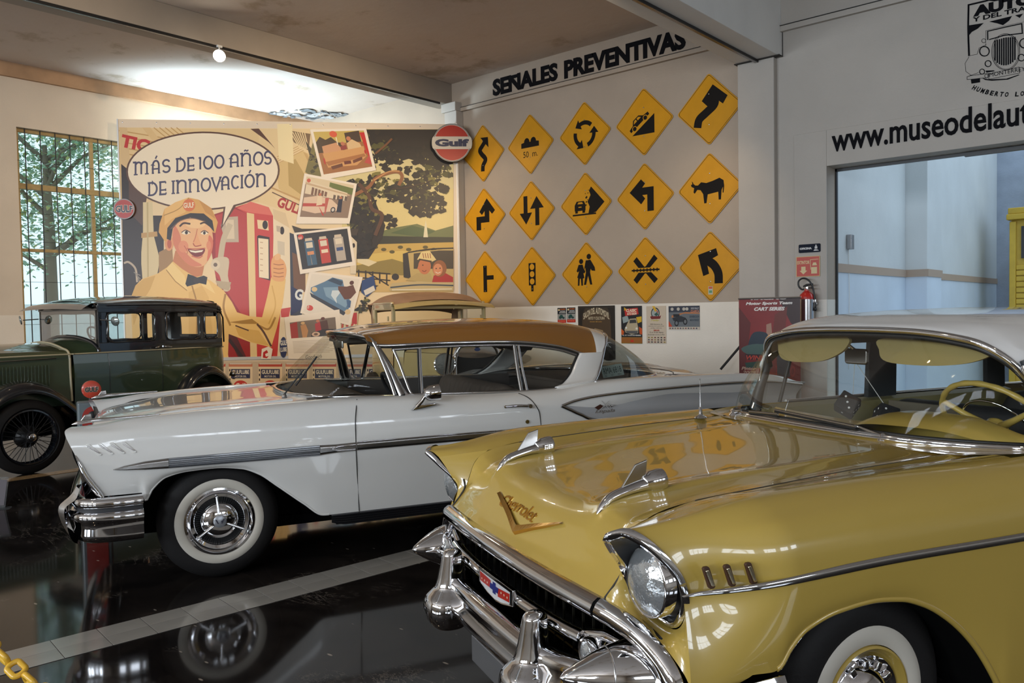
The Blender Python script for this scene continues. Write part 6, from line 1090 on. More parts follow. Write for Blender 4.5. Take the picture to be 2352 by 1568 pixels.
# ---- bumper: centre bar, guards, bullets, wings
sweep('bumper_bar', [(-.165, 0, .455), (-.163, .15, .455), (-.155, .30, .452), (-.14, .42, .455), (-.11, .52, .462), (-.06, .62, .47)], [(-.03, .045), (.006, .048), (.020, .034), (.026, .012), (.020, -.012), (.034, -.034), (.036, -.056), (.022, -.078), (-.005, -.088), (-.03, -.085)], M_CHROME, full=True, n=44)
sweep('bumper_apron', [(-.10, 0, .36), (-.10, .3, .36), (-.06, .55, .37), (.0, .75, .38)], [(0, 0), (.012, -.01), (.010, -.04), (-.05, -.06)], M_YP, full=True, n=30)
G().box((-.158, -.16, .25), (-.150, .16, .345)).obj('plate_bracket', M_STEEL, yc, bevel=.006)
for s in (1, -1):
    rows = []
    for z, hx, hy_, cx in ((.588, .030, .026, -.150), (.598, .022, .018, -.148), (.603, .004, .004, -.146)): pass
    prof_ = [(.300, .030, .030, -.165), (.315, .060, .062, -.170), (.345, .078, .080, -.176), (.385, .086, .088, -.178), (.420, .082, .082, -.176), (.445, .066, .062, -.170), (.462, .056, .050, -.164), (.49, .050, .044, -.160), (.53, .044, .038, -.157), (.57, .039, .033, -.154), (.588, .036, .030, -.152), (.600, .026, .022, -.150), (.604, .008, .008, -.149)]
    P = np.array([[(cx+hx*math.copysign(abs(math.cos(a))**.8, math.cos(a)), s*.362+hy_*math.copysign(abs(math.sin(a))**.8, math.sin(a)), z) for a in np.linspace(0, 2*math.pi, 32, endpoint=False)] for z, hx, hy_, cx in prof_]); P = spl(P, 60, 0)
    G().grid(P, cv=True).obj('bumper_guard', M_CHROME, yc, smooth=True)
    tp, bc = Vector((-.222, s*.652, .532)), Vector((.03, s*.705, .515)); ax = (tp-bc); L_ = ax.length; Mq = Matrix.Translation(bc) @ ax.to_track_quat('Z', 'Y').to_matrix().to_4x4()
    bl = G().lathe([(.085, -.09), (.097, -.05), (.100, 0), (.098, .02), (.0975, .022), (.093, .06), (.080, .115), (.060, .165), (.036, .21), (.014, L_-.012), (0, L_)], Mq, 40).obj('bumper_bullet', M_CHROME, yc, smooth=True, sharp=50)
    G().tube([tuple(Mq @ Vector((.0745*math.cos(a), .0745*math.sin(a), .128))) for a in np.linspace(0, 6.2832, 36, endpoint=False)], .0025, 6, closed=True).obj('bullet_ring', M_CHROMED, bl, smooth=True)
sweep('bumper_wing', [(-.02, .68, .458), (.02, .79, .460), (.06, .87, .464), (.13, .915, .468), (.22, .925, .470), (.272, .925, .470)], [(-.03, .06), (.010, .085), (.026, .090), (.036, .07), (.044, .02), (.040, -.04), (.024, -.085), (-.01, -.10), (-.03, -.09)], M_CHROME, n=50, inward=True)
# ---- hood ornaments, V and script
for s in (1, -1):
    yy = .388*s
    P = []
    for x, z, w_, h_ in ((.050, .876, .004, .006), (.066, .896, .014, .014), (.095, .921, .019, .015), (.14, .936, .021, .015), (.19, .947, .023, .017), (.235, .953, .024, .020)): P.append([(x, yy+w_*math.cos(a), z+h_*math.sin(a)) for a in np.linspace(0, 6.2832, 20, endpoint=False)])
    om = G().grid(spl(np.array(P), 30, 0), cv=True).obj('hood_ornament', M_CHROME, yc, smooth=True)
    Mo = Matrix.Translation((.225, yy, .956)) @ Matrix.Rotation(math.radians(84), 4, 'Y'); G().lathe([(0, -.006), (.020, -.004), (.024, .0), (.026, .012), (.033, .02), (.036, .055), (.034, .068), (.024, .066), (.02, .05), (0, .05)], Mo, 32).obj('ornament_barrel', M_CHROME, om, smooth=True, sharp=40)
    G().prism([(.135, .945), (.190, 1.018), (.235, 1.030), (.228, .96)], (0, yy, 0), (1, 0, 0), (0, 0, 1), (0, 1, 0), -.004, .004).obj('ornament_fin', M_CHROMED, om, bevel=.003)
_k = int(np.argmax(hd[64, :, 0] > .14)); _ys = hd[:, 0, 1]
def on_nose(y, z, off=.0):
    i = int(np.clip(np.searchsorted(_ys, y), 1, len(_ys)-1)); a = (y-_ys[i-1])/(_ys[i]-_ys[i-1]); xx = [np.interp(z, hd[j, :_k, 2], hd[j, :_k, 0]) for j in (i-1, i)]
    return np.array([xx[0]*(1-a)+xx[1]*a-off, y, z+off*.4])
V_ = [on_nose(y, z, .006) for y, z in ((-.250, .822), (-.18, .800), (-.10, .776), (-.03, .752), (0, .742))]
vb = G()
for s in (1, -1):
    P = []
    for k, q in enumerate(spl(np.array(V_), 16)):
        w_ = .004+.019*(k/15); P.append([(q[0]+.004, q[1]*s, q[2]+w_), (q[0]-.010, q[1]*s, q[2]), (q[0]+.006, q[1]*s, q[2]-w_)])
    vb.grid(np.array(P))
vb.obj('hood_emblem', M_GOLD, yc)
sg = G(); V2, F2 = text_geo('Chevrolet', .0, .35, .95); y0_, y1_ = .215, -.075; PP = []
for a, b in V2: y = y0_+(y1_-y0_)*a; z = .792+.040*b-.016*abs(.5-a); q = on_nose(y, z, .004); PP.append(q)
sg.add(PP, F2); o = sg.obj('script_badge', M_GOLD, yc); mo = o.modifiers.new('solid', 'SOLIDIFY'); mo.thickness = .004
# ---- side trim, louvres, aerial, wipers
tp_ = [(.016, .866, .780), (.05, .880, .784), (.15, .912, .789), (.30, .931, .792), (.66, .940, .800), (1.23, .942, .790), (2.2, .942, .775), (3.2, .938, .76), (4.2, .93, .745)]
P = spl(np.array(tp_), 120); W = np.interp(P[:, 0], [.016, .06, .25, .5, 4.2], [.001, .006, .010, .013, .014])
for s in (1, -1):
    Q = np.stack([np.stack([P[:, 0], P[:, 1]+.001, P[:, 2]+W], 1), np.stack([P[:, 0], P[:, 1]+.010, P[:, 2]+W*.6], 1), np.stack([P[:, 0], P[:, 1]+.006, P[:, 2]+W*.1], 1), np.stack([P[:, 0], P[:, 1]+.011, P[:, 2]-W*.4], 1), np.stack([P[:, 0], P[:, 1]+.001, P[:, 2]-W], 1)], 1); G().grid(Q if s > 0 else mir(Q)).obj('side_trim', M_CHROME, yc, smooth=True)
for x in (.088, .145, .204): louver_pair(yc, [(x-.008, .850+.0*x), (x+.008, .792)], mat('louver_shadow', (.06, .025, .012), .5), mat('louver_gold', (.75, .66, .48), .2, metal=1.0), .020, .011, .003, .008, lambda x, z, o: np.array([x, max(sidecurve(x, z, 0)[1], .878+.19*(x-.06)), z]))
ae = G().lathe([(.030, 0), (.026, .006), (.012, .012), (.009, .02), (.007, .05), (0, .052)], Matrix.Translation((1.20, .60, .985)), 20).obj('aerial', M_CHROME, yc, smooth=True); G().tube([(1.2, .60, 1.02), (1.2, .602, 1.165)], [.003, .002], 8).obj('aerial_mast', M_CHROMED, ae); G().lathe([(0, -.004), (.004, 0), (0, .004)], Matrix.Translation((1.2, .602, 1.168)), 10).obj('aerial_tip', M_CHROME, ae)
def wiper(y0, pts):
    w = G().lathe([(.026, 0), (.024, .010), (.014, .018), (.012, .03), (0, .034)], Matrix.Translation((pts[0][0], pts[0][1], pts[0][2]-.02)), 20).obj('windshield_wiper', M_CHROME, yc, smooth=True)
    G().tube(pts[:2], [.008, .005], 8).obj('wiper_arm', M_CHROMED, w, smooth=True); G().tube([pts[2], pts[3]], .006, 8).obj('wiper_blade', M_CHROMED, w, smooth=True); G().tube([(p[0]-.002, p[1], p[2]-.008) for p in (pts[2], pts[3])], .004, 6).obj('blade_rubber', M_SEAL, w)
wiper(0, [(1.405, -.27, .995), (1.40, -.14, 1.022), (1.39, -.15, 1.020), (1.42, .34, 1.035)]); wiper(0, [(1.415, .62, .995), (1.41, .56, 1.01), (1.41, .50, 1.010), (1.40, .30, 1.02)])
wheel(yc, .725, -1, .335, (.164, .224), M_YP, 'small', .80, rr=.158); wheel(yc, .725, 1, .335, (.164, .224), M_YP, 'small', .80, rr=.158); wheel(yc, 3.6, -1, .335, (.164, .224), M_YP, 'small', .80, rr=.158); wheel(yc, 3.6, 1, .335, (.164, .224), M_YP, 'small', .80, rr=.158)
# ================================================================== WHITE COUPE (middle), same axes
WA = math.radians(65.1706)
wc_ = empty('classic_coupe', (-5.07673, 2.70586, 0), WA, 'white classic coupe with bronze roof and whitewall tyres parked behind the yellow car', 'car')
M_WP = paint('white_body_paint', (.74, .725, .695), .25); M_BR = paint('bronze_roof_paint', (.26, .11, .02), .22); M_ALU = mat('ribbed_aluminium', (.30, .31, .33), .3, metal=.9); M_WINT = mat('brown_cloth', (.075, .055, .042), .85)
ZBw = [(-.72, .552), (-.40, .552), (-.385, .50), (-.349, .561), (-.275, .624), (-.164, .647), (-.022, .652), (.122, .634), (.219, .592), (.319, .513), (.469, .390), (.575, .312), (.60, .310), (2.35, .31), (2.42, .42), (2.55, .55), (2.83, .61), (3.1, .55), (3.25, .42), (3.32, .33), (4.45, .36)]
ZCw = [(-.76, .925), (-.70, .932), (-.43, .952), (.01, .978), (.5, .992), (.8, .998), (1.06, .992), (1.9, .968), (2.2, .975), (2.45, 1.005), (2.9, 1.025), (3.5, 1.020), (3.95, 1.0), (4.38, .925)]
FW = [(-.60, .900, .552), (-.64, .915, .63), (-.68, .925, .715), (-.70, .928, .76), (-.735, .925, .84), (-.756, .905, .89), (-.760, .865, .915), (-.735, .80, .925), (-.715, .73, .912), (-.69, .66, .87), (-.67, .60, .82)]
def wsec(x):
    zb, zc = float(tab(x, ZBw)), float(tab(x, ZCw)); zz = max(.70, zb+.06) if zb < .6 else .70
    z = [zb, zb+.45*(.68-zb), .68, .715, .80, .88, zc-.032, zc-.003, zc-.006]; y = [.905, .925, .934, .936, .930, .918, .872, .800, .735]
    if x > 2.3:  # rear quarter: fin spreads outwards over the hollow cove
        t = min(1, (x-2.3)/.8); t = t*t*(3-2*t); y = [.90, .925, .934-.03*t, .936-.05*t, .930-.05*t, .918+.012*t, .872+.055*t, .80+.09*t, .735+.06*t]; z[5] = .88+.05*t; z[6] = zc-.03
    zv = zc-.035 if x < 2.3 else zc-.045; z += [zv, zv-.012]; y += [.66, .56]
    return np.array([(x, a, b) for a, b in zip(y, z)])
wx = np.concatenate([np.linspace(-.76, -.42, 22), np.linspace(-.40, .66, 90), np.linspace(.70, 2.3, 26), np.linspace(2.34, 3.34, 40), np.linspace(3.38, 4.38, 20)]); SW = []
for x in wx:
    S_ = wsec(x)
    if x < -.42:
        q = (x+.76)/.34; w_ = q*q*(3-2*q); b = wsec(-.42); S_ = np.array(FW)*(1-w_)+S_*w_; S_[:, 0] = np.array(FW)[:, 0]*(1-q)+(-.42)*q; S_[0, 2] = .552
    if x > 4.0:   # pointed tail
        q = (x-4.0)/.38; S_[:, 1] = S_[:, 1]-(S_[:, 1]-.84)*q*q*.8; S_[:5, 0] -= .12*q*q*np.array([1.6, 1.4, 1.2, 1.1, .8]); S_[5:, 2] = S_[5:, 2]*(1-q**3)+.905*q**3
    SW.append(S_)
WG = spl(np.array(SW), 61, 1); CV = 60*8//10
for s in (1, -1):
    g = G(); P = WG if s > 0 else mir(WG); g.v = [tuple(p) for p in P.reshape(-1, 3)]
    for i in range(len(wx)-1):
        for j in range(60):
            if .46 < wx[i] < 3.2 and j >= CV: continue
            g.f.append((i*61+j, i*61+j+1, (i+1)*61+j+1, (i+1)*61+j)); g.mi.append(0); g.ink.append(None)
    g.obj('body_side', M_WP, wc_, smooth=True)
def wside(x, z, off=.003):
    i = np.argmin(abs(wx-x)); c = WG[i][:CV+1]; k = c[:, 2] > -1; j = np.argmin(abs(c[:, 2]-z)); return np.array([x, c[j][1]+off, z])
for a_, b_ in ((-.39, .62), (2.36, 3.32)):
    sel = (wx > a_) & (wx < b_); e = WG[sel, 0]; P = np.stack([e, e*[1, .99, 1]+[0, 0, -.01], e*[1, 0, 1]+[0, .55, 0]])
    for s in (1, -1): G().grid(P if s > 0 else mir(P)).obj('wheel_house', M_HOUSE, wc_, smooth=True); rod('arch_lip', e+np.array([0, -.003, .004]), .007, M_WP, wc_, sides=(s,))
G().box((-.55, -.55, .24), (.9, .55, .60)).obj('engine_bay', M_HOUSE, wc_); G().box((.66, -.88, .24), (2.36, .88, .33)).box((.5, -.58, .24), (4.2, .58, .33)).obj('floor_pan', M_HOUSE, wc_)
G().box((.35, -.60, .20), (.9, .60, .26)).obj('frame_rail', M_HOUSE, wc_)
# hood, nose panel
HW = []
for y, zf in ((0, .915), (.2, .912), (.36, .905), (.46, .89), (.56, .865)):
    d = .010 if y < .4 else 0; ze = .945-.02*(y/.56)**2
    HW.append([(-.66+.10*(y/.56)**2, y, .80), (-.685+.05*(y/.56)**2, y, .84), (-.66, y, zf-.02), (-.60, y, zf+.006), (-.45, y, ze-.012+d), (-.2, y, .955+d), (.1, y, .966+d), (.30, y, .975+d), (.47, y, .985)])
HW.append([(x, .568, z-.05) for x, y, z in HW[-1]]); HW = np.array(HW); HWs = surf(HW, 50, 60); HWf = np.concatenate([mir(HWs[:0:-1]), HWs]); G().grid(HWf).obj('hood', M_WP, wc_, smooth=True)
rod('hood_gap', [(x, .562, z) for x, z in ((-.60, .87), (-.45, .922), (-.2, .942), (.1, .955), (.45, .968))], .004, M_DARK, wc_, n=20)
WBw = np.array([(.46, 0, .998), (.475, .25, .998), (.53, .45, .996), (.64, .61, .993), (.80, .70, .990), (.95, .755, .988), (1.07, .785, .985)])
CAw = np.array([(.455, 0, .986), (.455, .25, .984), (.455, .45, .978), (.46, .57, .972), (.60, .735, .988), (.80, .738, .992), (1.08, .74, .988)])
A_, B_ = spl(CAw, 50), spl(WBw, 50); R_ = np.array([A_*(1-t)+B_*t for t in np.linspace(0, 1, 6)]); G().grid(np.concatenate([mir(R_[:, :0:-1]), R_], 1)).obj('cowl', M_WP, wc_, smooth=True)
HDw = np.array([(.865, 0, 1.378), (.872, .2, 1.377), (.89, .4, 1.372), (.925, .53, 1.362), (.975, .62, 1.330), (1.02, .69, 1.20), (1.05, .75, 1.08), (1.07, .785, .985)])
Bw, Hw = spl(WBw, 70), spl(HDw, 70)
rows = [Bw*(1-t)+Hw*t+np.stack([-.03*math.sin(math.pi*t)*np.ones(70), .035*math.sin(math.pi*t)*np.clip((Bw[:, 1]-.4)/.3, 0, 1), .0*Bw[:, 1]], 1) for t in np.linspace(0, 1, 20)]
W_ = np.array(rows); G().grid(np.concatenate([mir(W_[:, :0:-1]), W_], 1)).obj('windshield', glass('windshield_glass'), wc_, smooth=True)
bs = np.concatenate([mir(spl(WBw, 50)[:0:-1]), spl(WBw, 50)]); rod('windshield_sill', bs+np.array([-.008, 0, .002]), .013, M_CHROME, wc_, sides=(1,), flat=.7)
hs = np.concatenate([mir(spl(HDw, 60)[:0:-1]), spl(HDw, 60)]); rod('header_trim', hs+np.array([-.004, 0, .006]), .012, M_CHROME, wc_, sides=(1,)); rod('header_seal', hs+np.array([.008, -.0, -.008]), .008, M_SEAL, wc_, sides=(1,))
rod('windshield_pillar', [(.99, .625, 1.315), (1.05, .69, 1.18), (1.09, .745, 1.06), (1.115, .780, .985)], [.014, .022, .026, .030], M_CHROMED, wc_, n=20); rod('pillar_trim', [(1.0, .632, 1.31), (1.07, .70, 1.17), (1.115, .755, 1.05), (1.15, .79, .985)], .009, M_CHROME, wc_, n=20)
# roof (bronze) with white rear pillar
zrw = lambda x: float(tab(x, [(.865, 1.385), (.95, 1.410), (1.1, 1.433), (1.4, 1.455), (1.8, 1.465), (2.2, 1.455), (2.5, 1.428), (2.7, 1.39), (2.80, 1.36)])); dz = lambda x: float(tab(x, [(.9, 1.345), (1.05, 1.312), (1.5, 1.315), (1.95, 1.306), (2.28, 1.266), (2.47, 1.213), (2.62, 1.185), (2.7, 1.20)]))
RW = [[(.858, 0, 1.388), (.866, .2, 1.387), (.884, .4, 1.382), (.905, .49, 1.377), (.925, .55, 1.368), (.95, .595, 1.352), (.975, .625, 1.335)]]
for x in (.93, 1.02, 1.2, 1.5, 1.85, 2.15, 2.4, 2.58, 2.70, 2.78):
    z, d = zrw(x), dz(x); h = z-d; RW.append([(x, 0, z), (x, .2, z-.003), (x, .38, z-.014), (x, .49, z-.034*(1 if x < 2.5 else 1.1)), (x+.0, .565, z-h*.42), (x, .618, z-h*.74), (x, .640, d)])
RW[-1] = [(x_, y, z) for x_, (x, y, z) in zip((2.79, 2.79, 2.785, 2.765, 2.735, 2.70, 2.68), RW[-1])]; RW[-2] = [(x_, y, z) for x_, (x, y, z) in zip((2.70, 2.70, 2.695, 2.68, 2.66, 2.64, 2.63), RW[-2])]
RW = np.array(RW); RS = surf(RW, 90, 40)
xe = 2.60
for s in (1, -1):
    pass
RSf = np.concatenate([mir(RS[:, :0:-1]), RS], 1)
def split(P, cond, name, m):
    g = G(); g.v = [tuple(p) for p in P.reshape(-1, 3)]; n, k = P.shape[:2]
    for i in range(n-1):
        for j in range(k-1):
            if cond(i): g.f.append((i*k+j, i*k+j+1, (i+1)*k+j+1, (i+1)*k+j)); g.mi.append(0); g.ink.append(None)
    return g.obj(name, m, wc_, smooth=True)
edge_x = lambda p: 2.655-.06*max(0, abs(p[1])-.3)
split(RSf, lambda i: i < 77, 'roof', M_BR); split(RSf, lambda i: i >= 77, 'roof_rear', M_WP)
G().grid(RSf*[1, .97, 1]+np.array([.012, 0, -.03])).obj('headliner', mat('headliner_grey', (.16, .14, .12), .9), wc_, smooth=True)
rod('drip_rail', [(.985, .630, 1.325), (1.03, .645, 1.302), (1.5, .652, 1.306), (1.97, .652, 1.297), (2.29, .650, 1.257), (2.47, .648, 1.203), (2.50, .65, 1.195)], .011, M_CHROME, wc_, n=50)
rod('window_frame', [(1.09, .66, 1.275), (1.5, .662, 1.284), (1.97, .662, 1.275), (2.28, .66, 1.236), (2.44, .66, 1.190)], .010, M_CHROMED, wc_, n=40); rod('window_seal', [(1.08, .655, 1.292), (1.5, .657, 1.298), (1.97, .657, 1.289), (2.28, .655, 1.250), (2.46, .653, 1.197)], .008, M_SEAL, wc_, n=40)
# sail panel / rear pillar
C1 = spl(np.array([(2.47, .655, 1.20), (2.42, .68, 1.14), (2.36, .72, 1.06), (2.28, .76, 1.0), (2.20, .785, .974)]), 30); C2 = spl(np.array([(2.68, .635, 1.20), (2.65, .665, 1.15), (2.61, .70, 1.09), (2.56, .75, 1.04), (2.505, .80, 1.008)]), 30)
sheet('rear_pillar', np.array([C1*(1-t)+C2*t+np.array([0, .012*math.sin(math.pi*t), 0]) for t in np.linspace(0, 1, 10)]), M_WP, wc_, thick=.02)
A2 = spl(np.array([(2.47, .650, 1.205), (2.55, .645, 1.19), (2.62, .643, 1.195), (2.68, .638, 1.205)]), 20)
for s in (1, -1): G().grid((lambda P: P if s > 0 else mir(P))(np.stack([A2, A2+np.array([.0, .006, -.035])]))).obj('rear_pillar', M_WP, wc_)
# rear glass with chrome edge
RT = np.array([(2.80, 0, 1.362), (2.80, .25, 1.355), (2.80, .45, 1.325), (2.745, .56, 1.285), (2.69, .625, 1.22), (2.625, .69, 1.12), (2.565, .745, 1.045), (2.51, .80, 1.008)]); RB = np.array([(3.40, 0, .995), (3.38, .2, .995), (3.30, .38, .995), (3.15, .53, .997), (2.98, .65, 1.0), (2.80, .735, 1.003), (2.66, .775, 1.005), (2.515, .803, 1.006)])
T_, Bb = spl(RT, 60), spl(RB, 60); rg = np.array([T_*(1-t)+Bb*t+np.array([.02*math.sin(math.pi*t), 0, .015*math.sin(math.pi*t)]) for t in np.linspace(0, 1, 16)]); G().grid(np.concatenate([mir(rg[:, :0:-1]), rg], 1)).obj('rear_glass', M_GLASSC, wc_, smooth=True)
for P, r_ in ((T_, .011), (Bb, .012)): Pf = np.concatenate([mir(P[:0:-1]), P]); rod('rear_glass_trim', Pf, r_, M_CHROME, wc_, sides=(1,))
# deck: from the rear glass to the tail, between the fins
DK_ = []
for t in np.linspace(0, 1, 9):
    row = []
    for k in range(8):
        b = RB[k]; e = np.array([(4.34, 0, .86), (4.34, .2, .86), (4.36, .36, .87), (4.36, .50, .885), (4.3, .64, .93), (3.9, .80, .985), (3.2, .80, 1.01), (2.56, .80, 1.005)][k]); p = b*(1-t)+e*t; p = p+np.array([0, 0, .030*math.sin(math.pi*min(1, t*1.0))*(1 if k < 3 else .2 if k > 4 else .5)]); row.append(p)
    DK_.append(row)
Ds = surf(np.array(DK_), 40, 40); G().grid(np.concatenate([mir(Ds[:, :0:-1]), Ds], 1)).obj('trunk', M_WP, wc_, smooth=True)
rod('trunk_gap', [(3.52, 0, 1.012), (3.50, .25, 1.008), (3.42, .45, 1.006), (3.33, .58, 1.004), (3.40, .66, 1.0), (3.9, .68, .985)], .003, M_DARK, wc_, n=40)
G().grid(surf(np.array([[(4.36, y, z_) for y in (-.84, -.4, 0, .4, .84)] for z_ in (.90, .75, .55, .36)]), 8, 16)).obj('rear_panel', M_WP, wc_, smooth=True)
# windows, pillars
rod('vent_frame', [(1.10, .664, 1.272), (1.12, .70, 1.20), (1.155, .755, 1.06), (1.18, .785, .992), (1.24, .79, .985)], .009, M_CHROME, wc_, n=24); rod('vent_bar', [(1.275, .664, 1.276), (1.26, .72, 1.14), (1.245, .79, .985)], .010, M_CHROME, wc_, n=12); rod('vent_bar', [(1.262, .664, 1.276), (1.247, .72, 1.14), (1.230, .788, .985)], .006, M_SEAL, wc_, n=12)
rod('window_post', [(1.955, .664, 1.275), (1.95, .72, 1.12), (1.948, .785, .965)], .013, M_CHROMED, wc_, n=12); rod('window_post', [(1.985, .664, 1.272), (1.985, .72, 1.12), (1.99, .785, .965)], .009, M_CHROME, wc_, n=12)
rod('quarter_frame', [(2.445, .664, 1.19), (2.40, .69, 1.13), (2.33, .73, 1.05), (2.25, .77, .99), (2.17, .785, .968), (2.0, .79, .966)], .009, M_SEAL, wc_, n=30)
for s in (1, -1):
    for P in ([(1.11, .662, 1.272), (1.27, .664, 1.276), (1.24, .785, .985), (1.17, .785, .985)], [(1.275, .664, 1.276), (1.95, .664, 1.272), (1.945, .785, .967), (1.245, .785, .985)], [(1.99, .664, 1.272), (2.28, .662, 1.235), (2.44, .662, 1.19), (2.33, .725, 1.05), (2.2, .78, .972), (1.99, .785, .966)]):
        G().add([(x, y*s, z) for x, y, z in P], [tuple(range(len(P)))]).obj('side_glass', glass('side_glass'), wc_)
rod('belt_moulding', [(1.13, .793, .992), (1.5, .795, .982), (1.95, .795, .970), (2.2, .793, .974)], .006, M_CHROME, wc_, n=20)
# interior
G().grid(surf(np.array([[(x, y, z) for y in (-.70, -.35, 0, .35, .70)] for x, z in ((.55, .985), (.75, 1.005), (.92, .99), (.98, .92), (.98, .75))]), 20, 20)).obj('dashboard', mat('dark_vinyl', (.06, .05, .045), .6), wc_, smooth=True)
bench(wc_, 1.42, 1.86, -.66, .66, .50, 1.0, M_WINT, None, rib=True); bench(wc_, 2.2, 2.62, -.62, .62, .50, .99, M_WINT, None)
for s in (1, -1): G().box((1.1, .70*s-.02, .33), (2.5, .70*s+.02, .975)).obj('door_card', mat('dark_vinyl', (.05, .045, .04), .6), wc_)
G().box((2.5, -.72, .965), (3.25, .72, .985)).obj('parcel_shelf', M_WINT, wc_); G().tube([(.86, .03, 1.36), (.90, .03, 1.31), (.90, .03, 1.30)], .008, 8).obj('mirror_stem', M_CHROME, wc_); G().box((.89, -.08, 1.27), (.905, .14, 1.325)).obj('rear_mirror', M_CHROMED, wc_, bevel=.01)
sc = np.array([1.22, -.34, .93]); Ms = Matrix.Translation(sc) @ Vector((.85, 0, .52)).normalized().to_track_quat('Z', 'X').to_matrix().to_4x4(); wsw = G().tube([tuple(Ms @ Vector((.20*math.cos(a), .20*math.sin(a), 0))) for a in np.linspace(0, 6.2832, 48, endpoint=False)], .012, 10, closed=True).obj('steering_wheel', M_INT, wc_, smooth=True); G().tube([tuple(Ms @ Vector((-.2, 0, 0))), tuple(Ms @ Vector((.2, 0, 0)))], .012, 8).obj('spoke', M_INT, wsw)
# gaps, trim spear, cove
rod('door_gap', [wside(x, z, .0015) for x, z in ((.812, .985), (.795, .94), (.782, .88), (.778, .80), (.780, .60), (.794, .313))], .003, M_DARK, wc_, n=30); rod('door_gap', [wside(x, z, .0015) for x, z in ((1.907, .96), (1.955, .93), (1.995, .87), (2.014, .80), (2.02, .6), (2.02, .315))], .003, M_DARK, wc_, n=30)
def band(name, pts, m, off=.012, ribs=0, sides=(1, -1)):
    """pts: (x, z_low, z_high)"""
    X = np.linspace(pts[0][0], pts[-1][0], 80); lo = np.interp(X, [p[0] for p in pts], [p[1] for p in pts]); hi = np.interp(X, [p[0] for p in pts], [p[2] for p in pts]); prof_ = [(0, 0), (.10, .8), (.30, 1), (.50, .75), (.7, 1), (.9, .8), (1, 0)] if not ribs else sum([[((k+.02)/ribs, .35), ((k+.2)/ribs, 1), ((k+.7)/ribs, 1), ((k+.9)/ribs, .35)] for k in range(ribs)], [(0, 0)])+[(1, 0)]
    P = np.array([[np.array([x, wside(x, l+(h-l)*a, 0)[1]+off*b+.001, l+(h-l)*a]) for a, b in prof_] for x, l, h in zip(X, lo, hi)])
    P[..., 1] = spl(P[..., 1][::8], len(X))
    return [G().grid(P if s > 0 else mir(P)).obj(name, m, wc_, smooth=not ribs) for s in sides]
band('side_spear', [(-.535, .696, .698), (-.48, .688, .713), (-.38, .680, .728), (-.262, .677, .735)], M_CHROMED, .016); band('ribbed_spear', [(-.26, .678, .735), (.56, .675, .739)], M_ALU, .010, ribs=6); band('spear_end', [(.562, .676, .738), (.66, .683, .735), (.777, .686, .738)], M_CHROMED, .013); band('side_spear', [(.783, .687, .738), (1.5, .690, .743), (1.95, .692, .742), (2.1, .70, .735)], M_CHROMED, .009)
rod('spear_edge', [wside(x, .7395, .010) for x in np.linspace(.79, 2.05, 12)], .0045, M_CHROME, wc_); rod('spear_arrow', [wside(x, z, .016) for x, z in ((.63, .712), (.665, .722), (.77, .725))], [.002, .007, .006], M_CHROME, wc_); rod('spear_arrow', [wside(x, z, .016) for x, z in ((.63, .712), (.665, .700), (.77, .698))], [.002, .007, .006], M_CHROME, wc_)
up_ = spl(np.array([(2.176, .868), (2.30, .897), (2.50, .920), (2.834, .937), (3.48, .953), (3.95, .945), (4.28, .905)]), 60); lo_ = spl(np.array([(2.176, .868), (2.24, .838), (2.32, .80), (2.46, .752), (2.9, .720), (3.6, .70), (4.22, .72)]), 60)
cu = np.array([wside(x, z, .008) for x, z in up_]); cl = np.array([wside(x, z, .006) for x, z in lo_]); cu[:, 1] = spl(cu[::6, 1], 60); cl[:, 1] = spl(cl[::6, 1], 60)
rod('cove_trim', cu, .010, M_CHROME, wc_); rod('cove_trim', cl, .012, M_CHROMED, wc_)
sheet('cove_panel', np.array([cu*(1-t)+cl*t+np.array([0, -.022*math.sin(math.pi*min(1, t*1.6))**.5 if t < .62 else -.022*math.sin(math.pi*min(1, t*1.6))**1 if t < .625 else -.010*(1-t), 0]) for t in np.linspace(0, 1, 12)])+np.array([0, .0035, 0]), paint('shaded_cove_paint', (.40, .40, .41), .3), wc_)  # same white as the body, the hollow's shade put into this grey
# cove badge: crossed flags and script
bd = G(); pc = wside(2.50, .838, .012); yb = -pc[1]-.002; g = bd
fl = lambda P, ink, t=0: g.sheet([(2.50+a, .842+b) for a, b in P], (0, yb-t, 0), (1, 0, 0), (0, 0, 1), (0, -1, 0), 0, ink=ink)
fl([(-.075, .0), (-.03, .02), (0, .004), (-.045, -.018)], (.06, .02, .015)); fl([(.0, .004), (.035, .022), (.085, .012), (.05, -.006)], (.5, .48, .46), .001); [fl([(.01+i*.018+(j % 2)*.009, .006+i*.001-j*.006), (.019+i*.018+(j % 2)*.009, .008-j*.006), (.017+i*.018+(j % 2)*.009, .003-j*.006), (.008+i*.018+(j % 2)*.009, .001-j*.006)], (.04, .03, .03), .002) for i in range(3) for j in range(2)]; fl(stroke([(-.05, -.03), (.04, .04)], .005), (.5, .48, .46), .003); fl(stroke([(.05, -.03), (-.02, .045)], .005), (.5, .48, .46), .003)
put_text(g, 'Impala', (2.43, yb, .795), (1, 0, 0), (0, 0, 1), (0, -1, 0), .001, .155, .032, .0, .35, ink=(.16, .13, .10)); g.obj('script_badge', printmat('badge_enamel', .3, coat=.4), wc_)
for k in range(4): x = -.650+k*.056; louver_pair(wc_, [(x, .842), (x+.052, .778)], M_WP, M_CHROMED, .024, .010, .004, .006, lambda x, z, o: wside(x, z, 0))
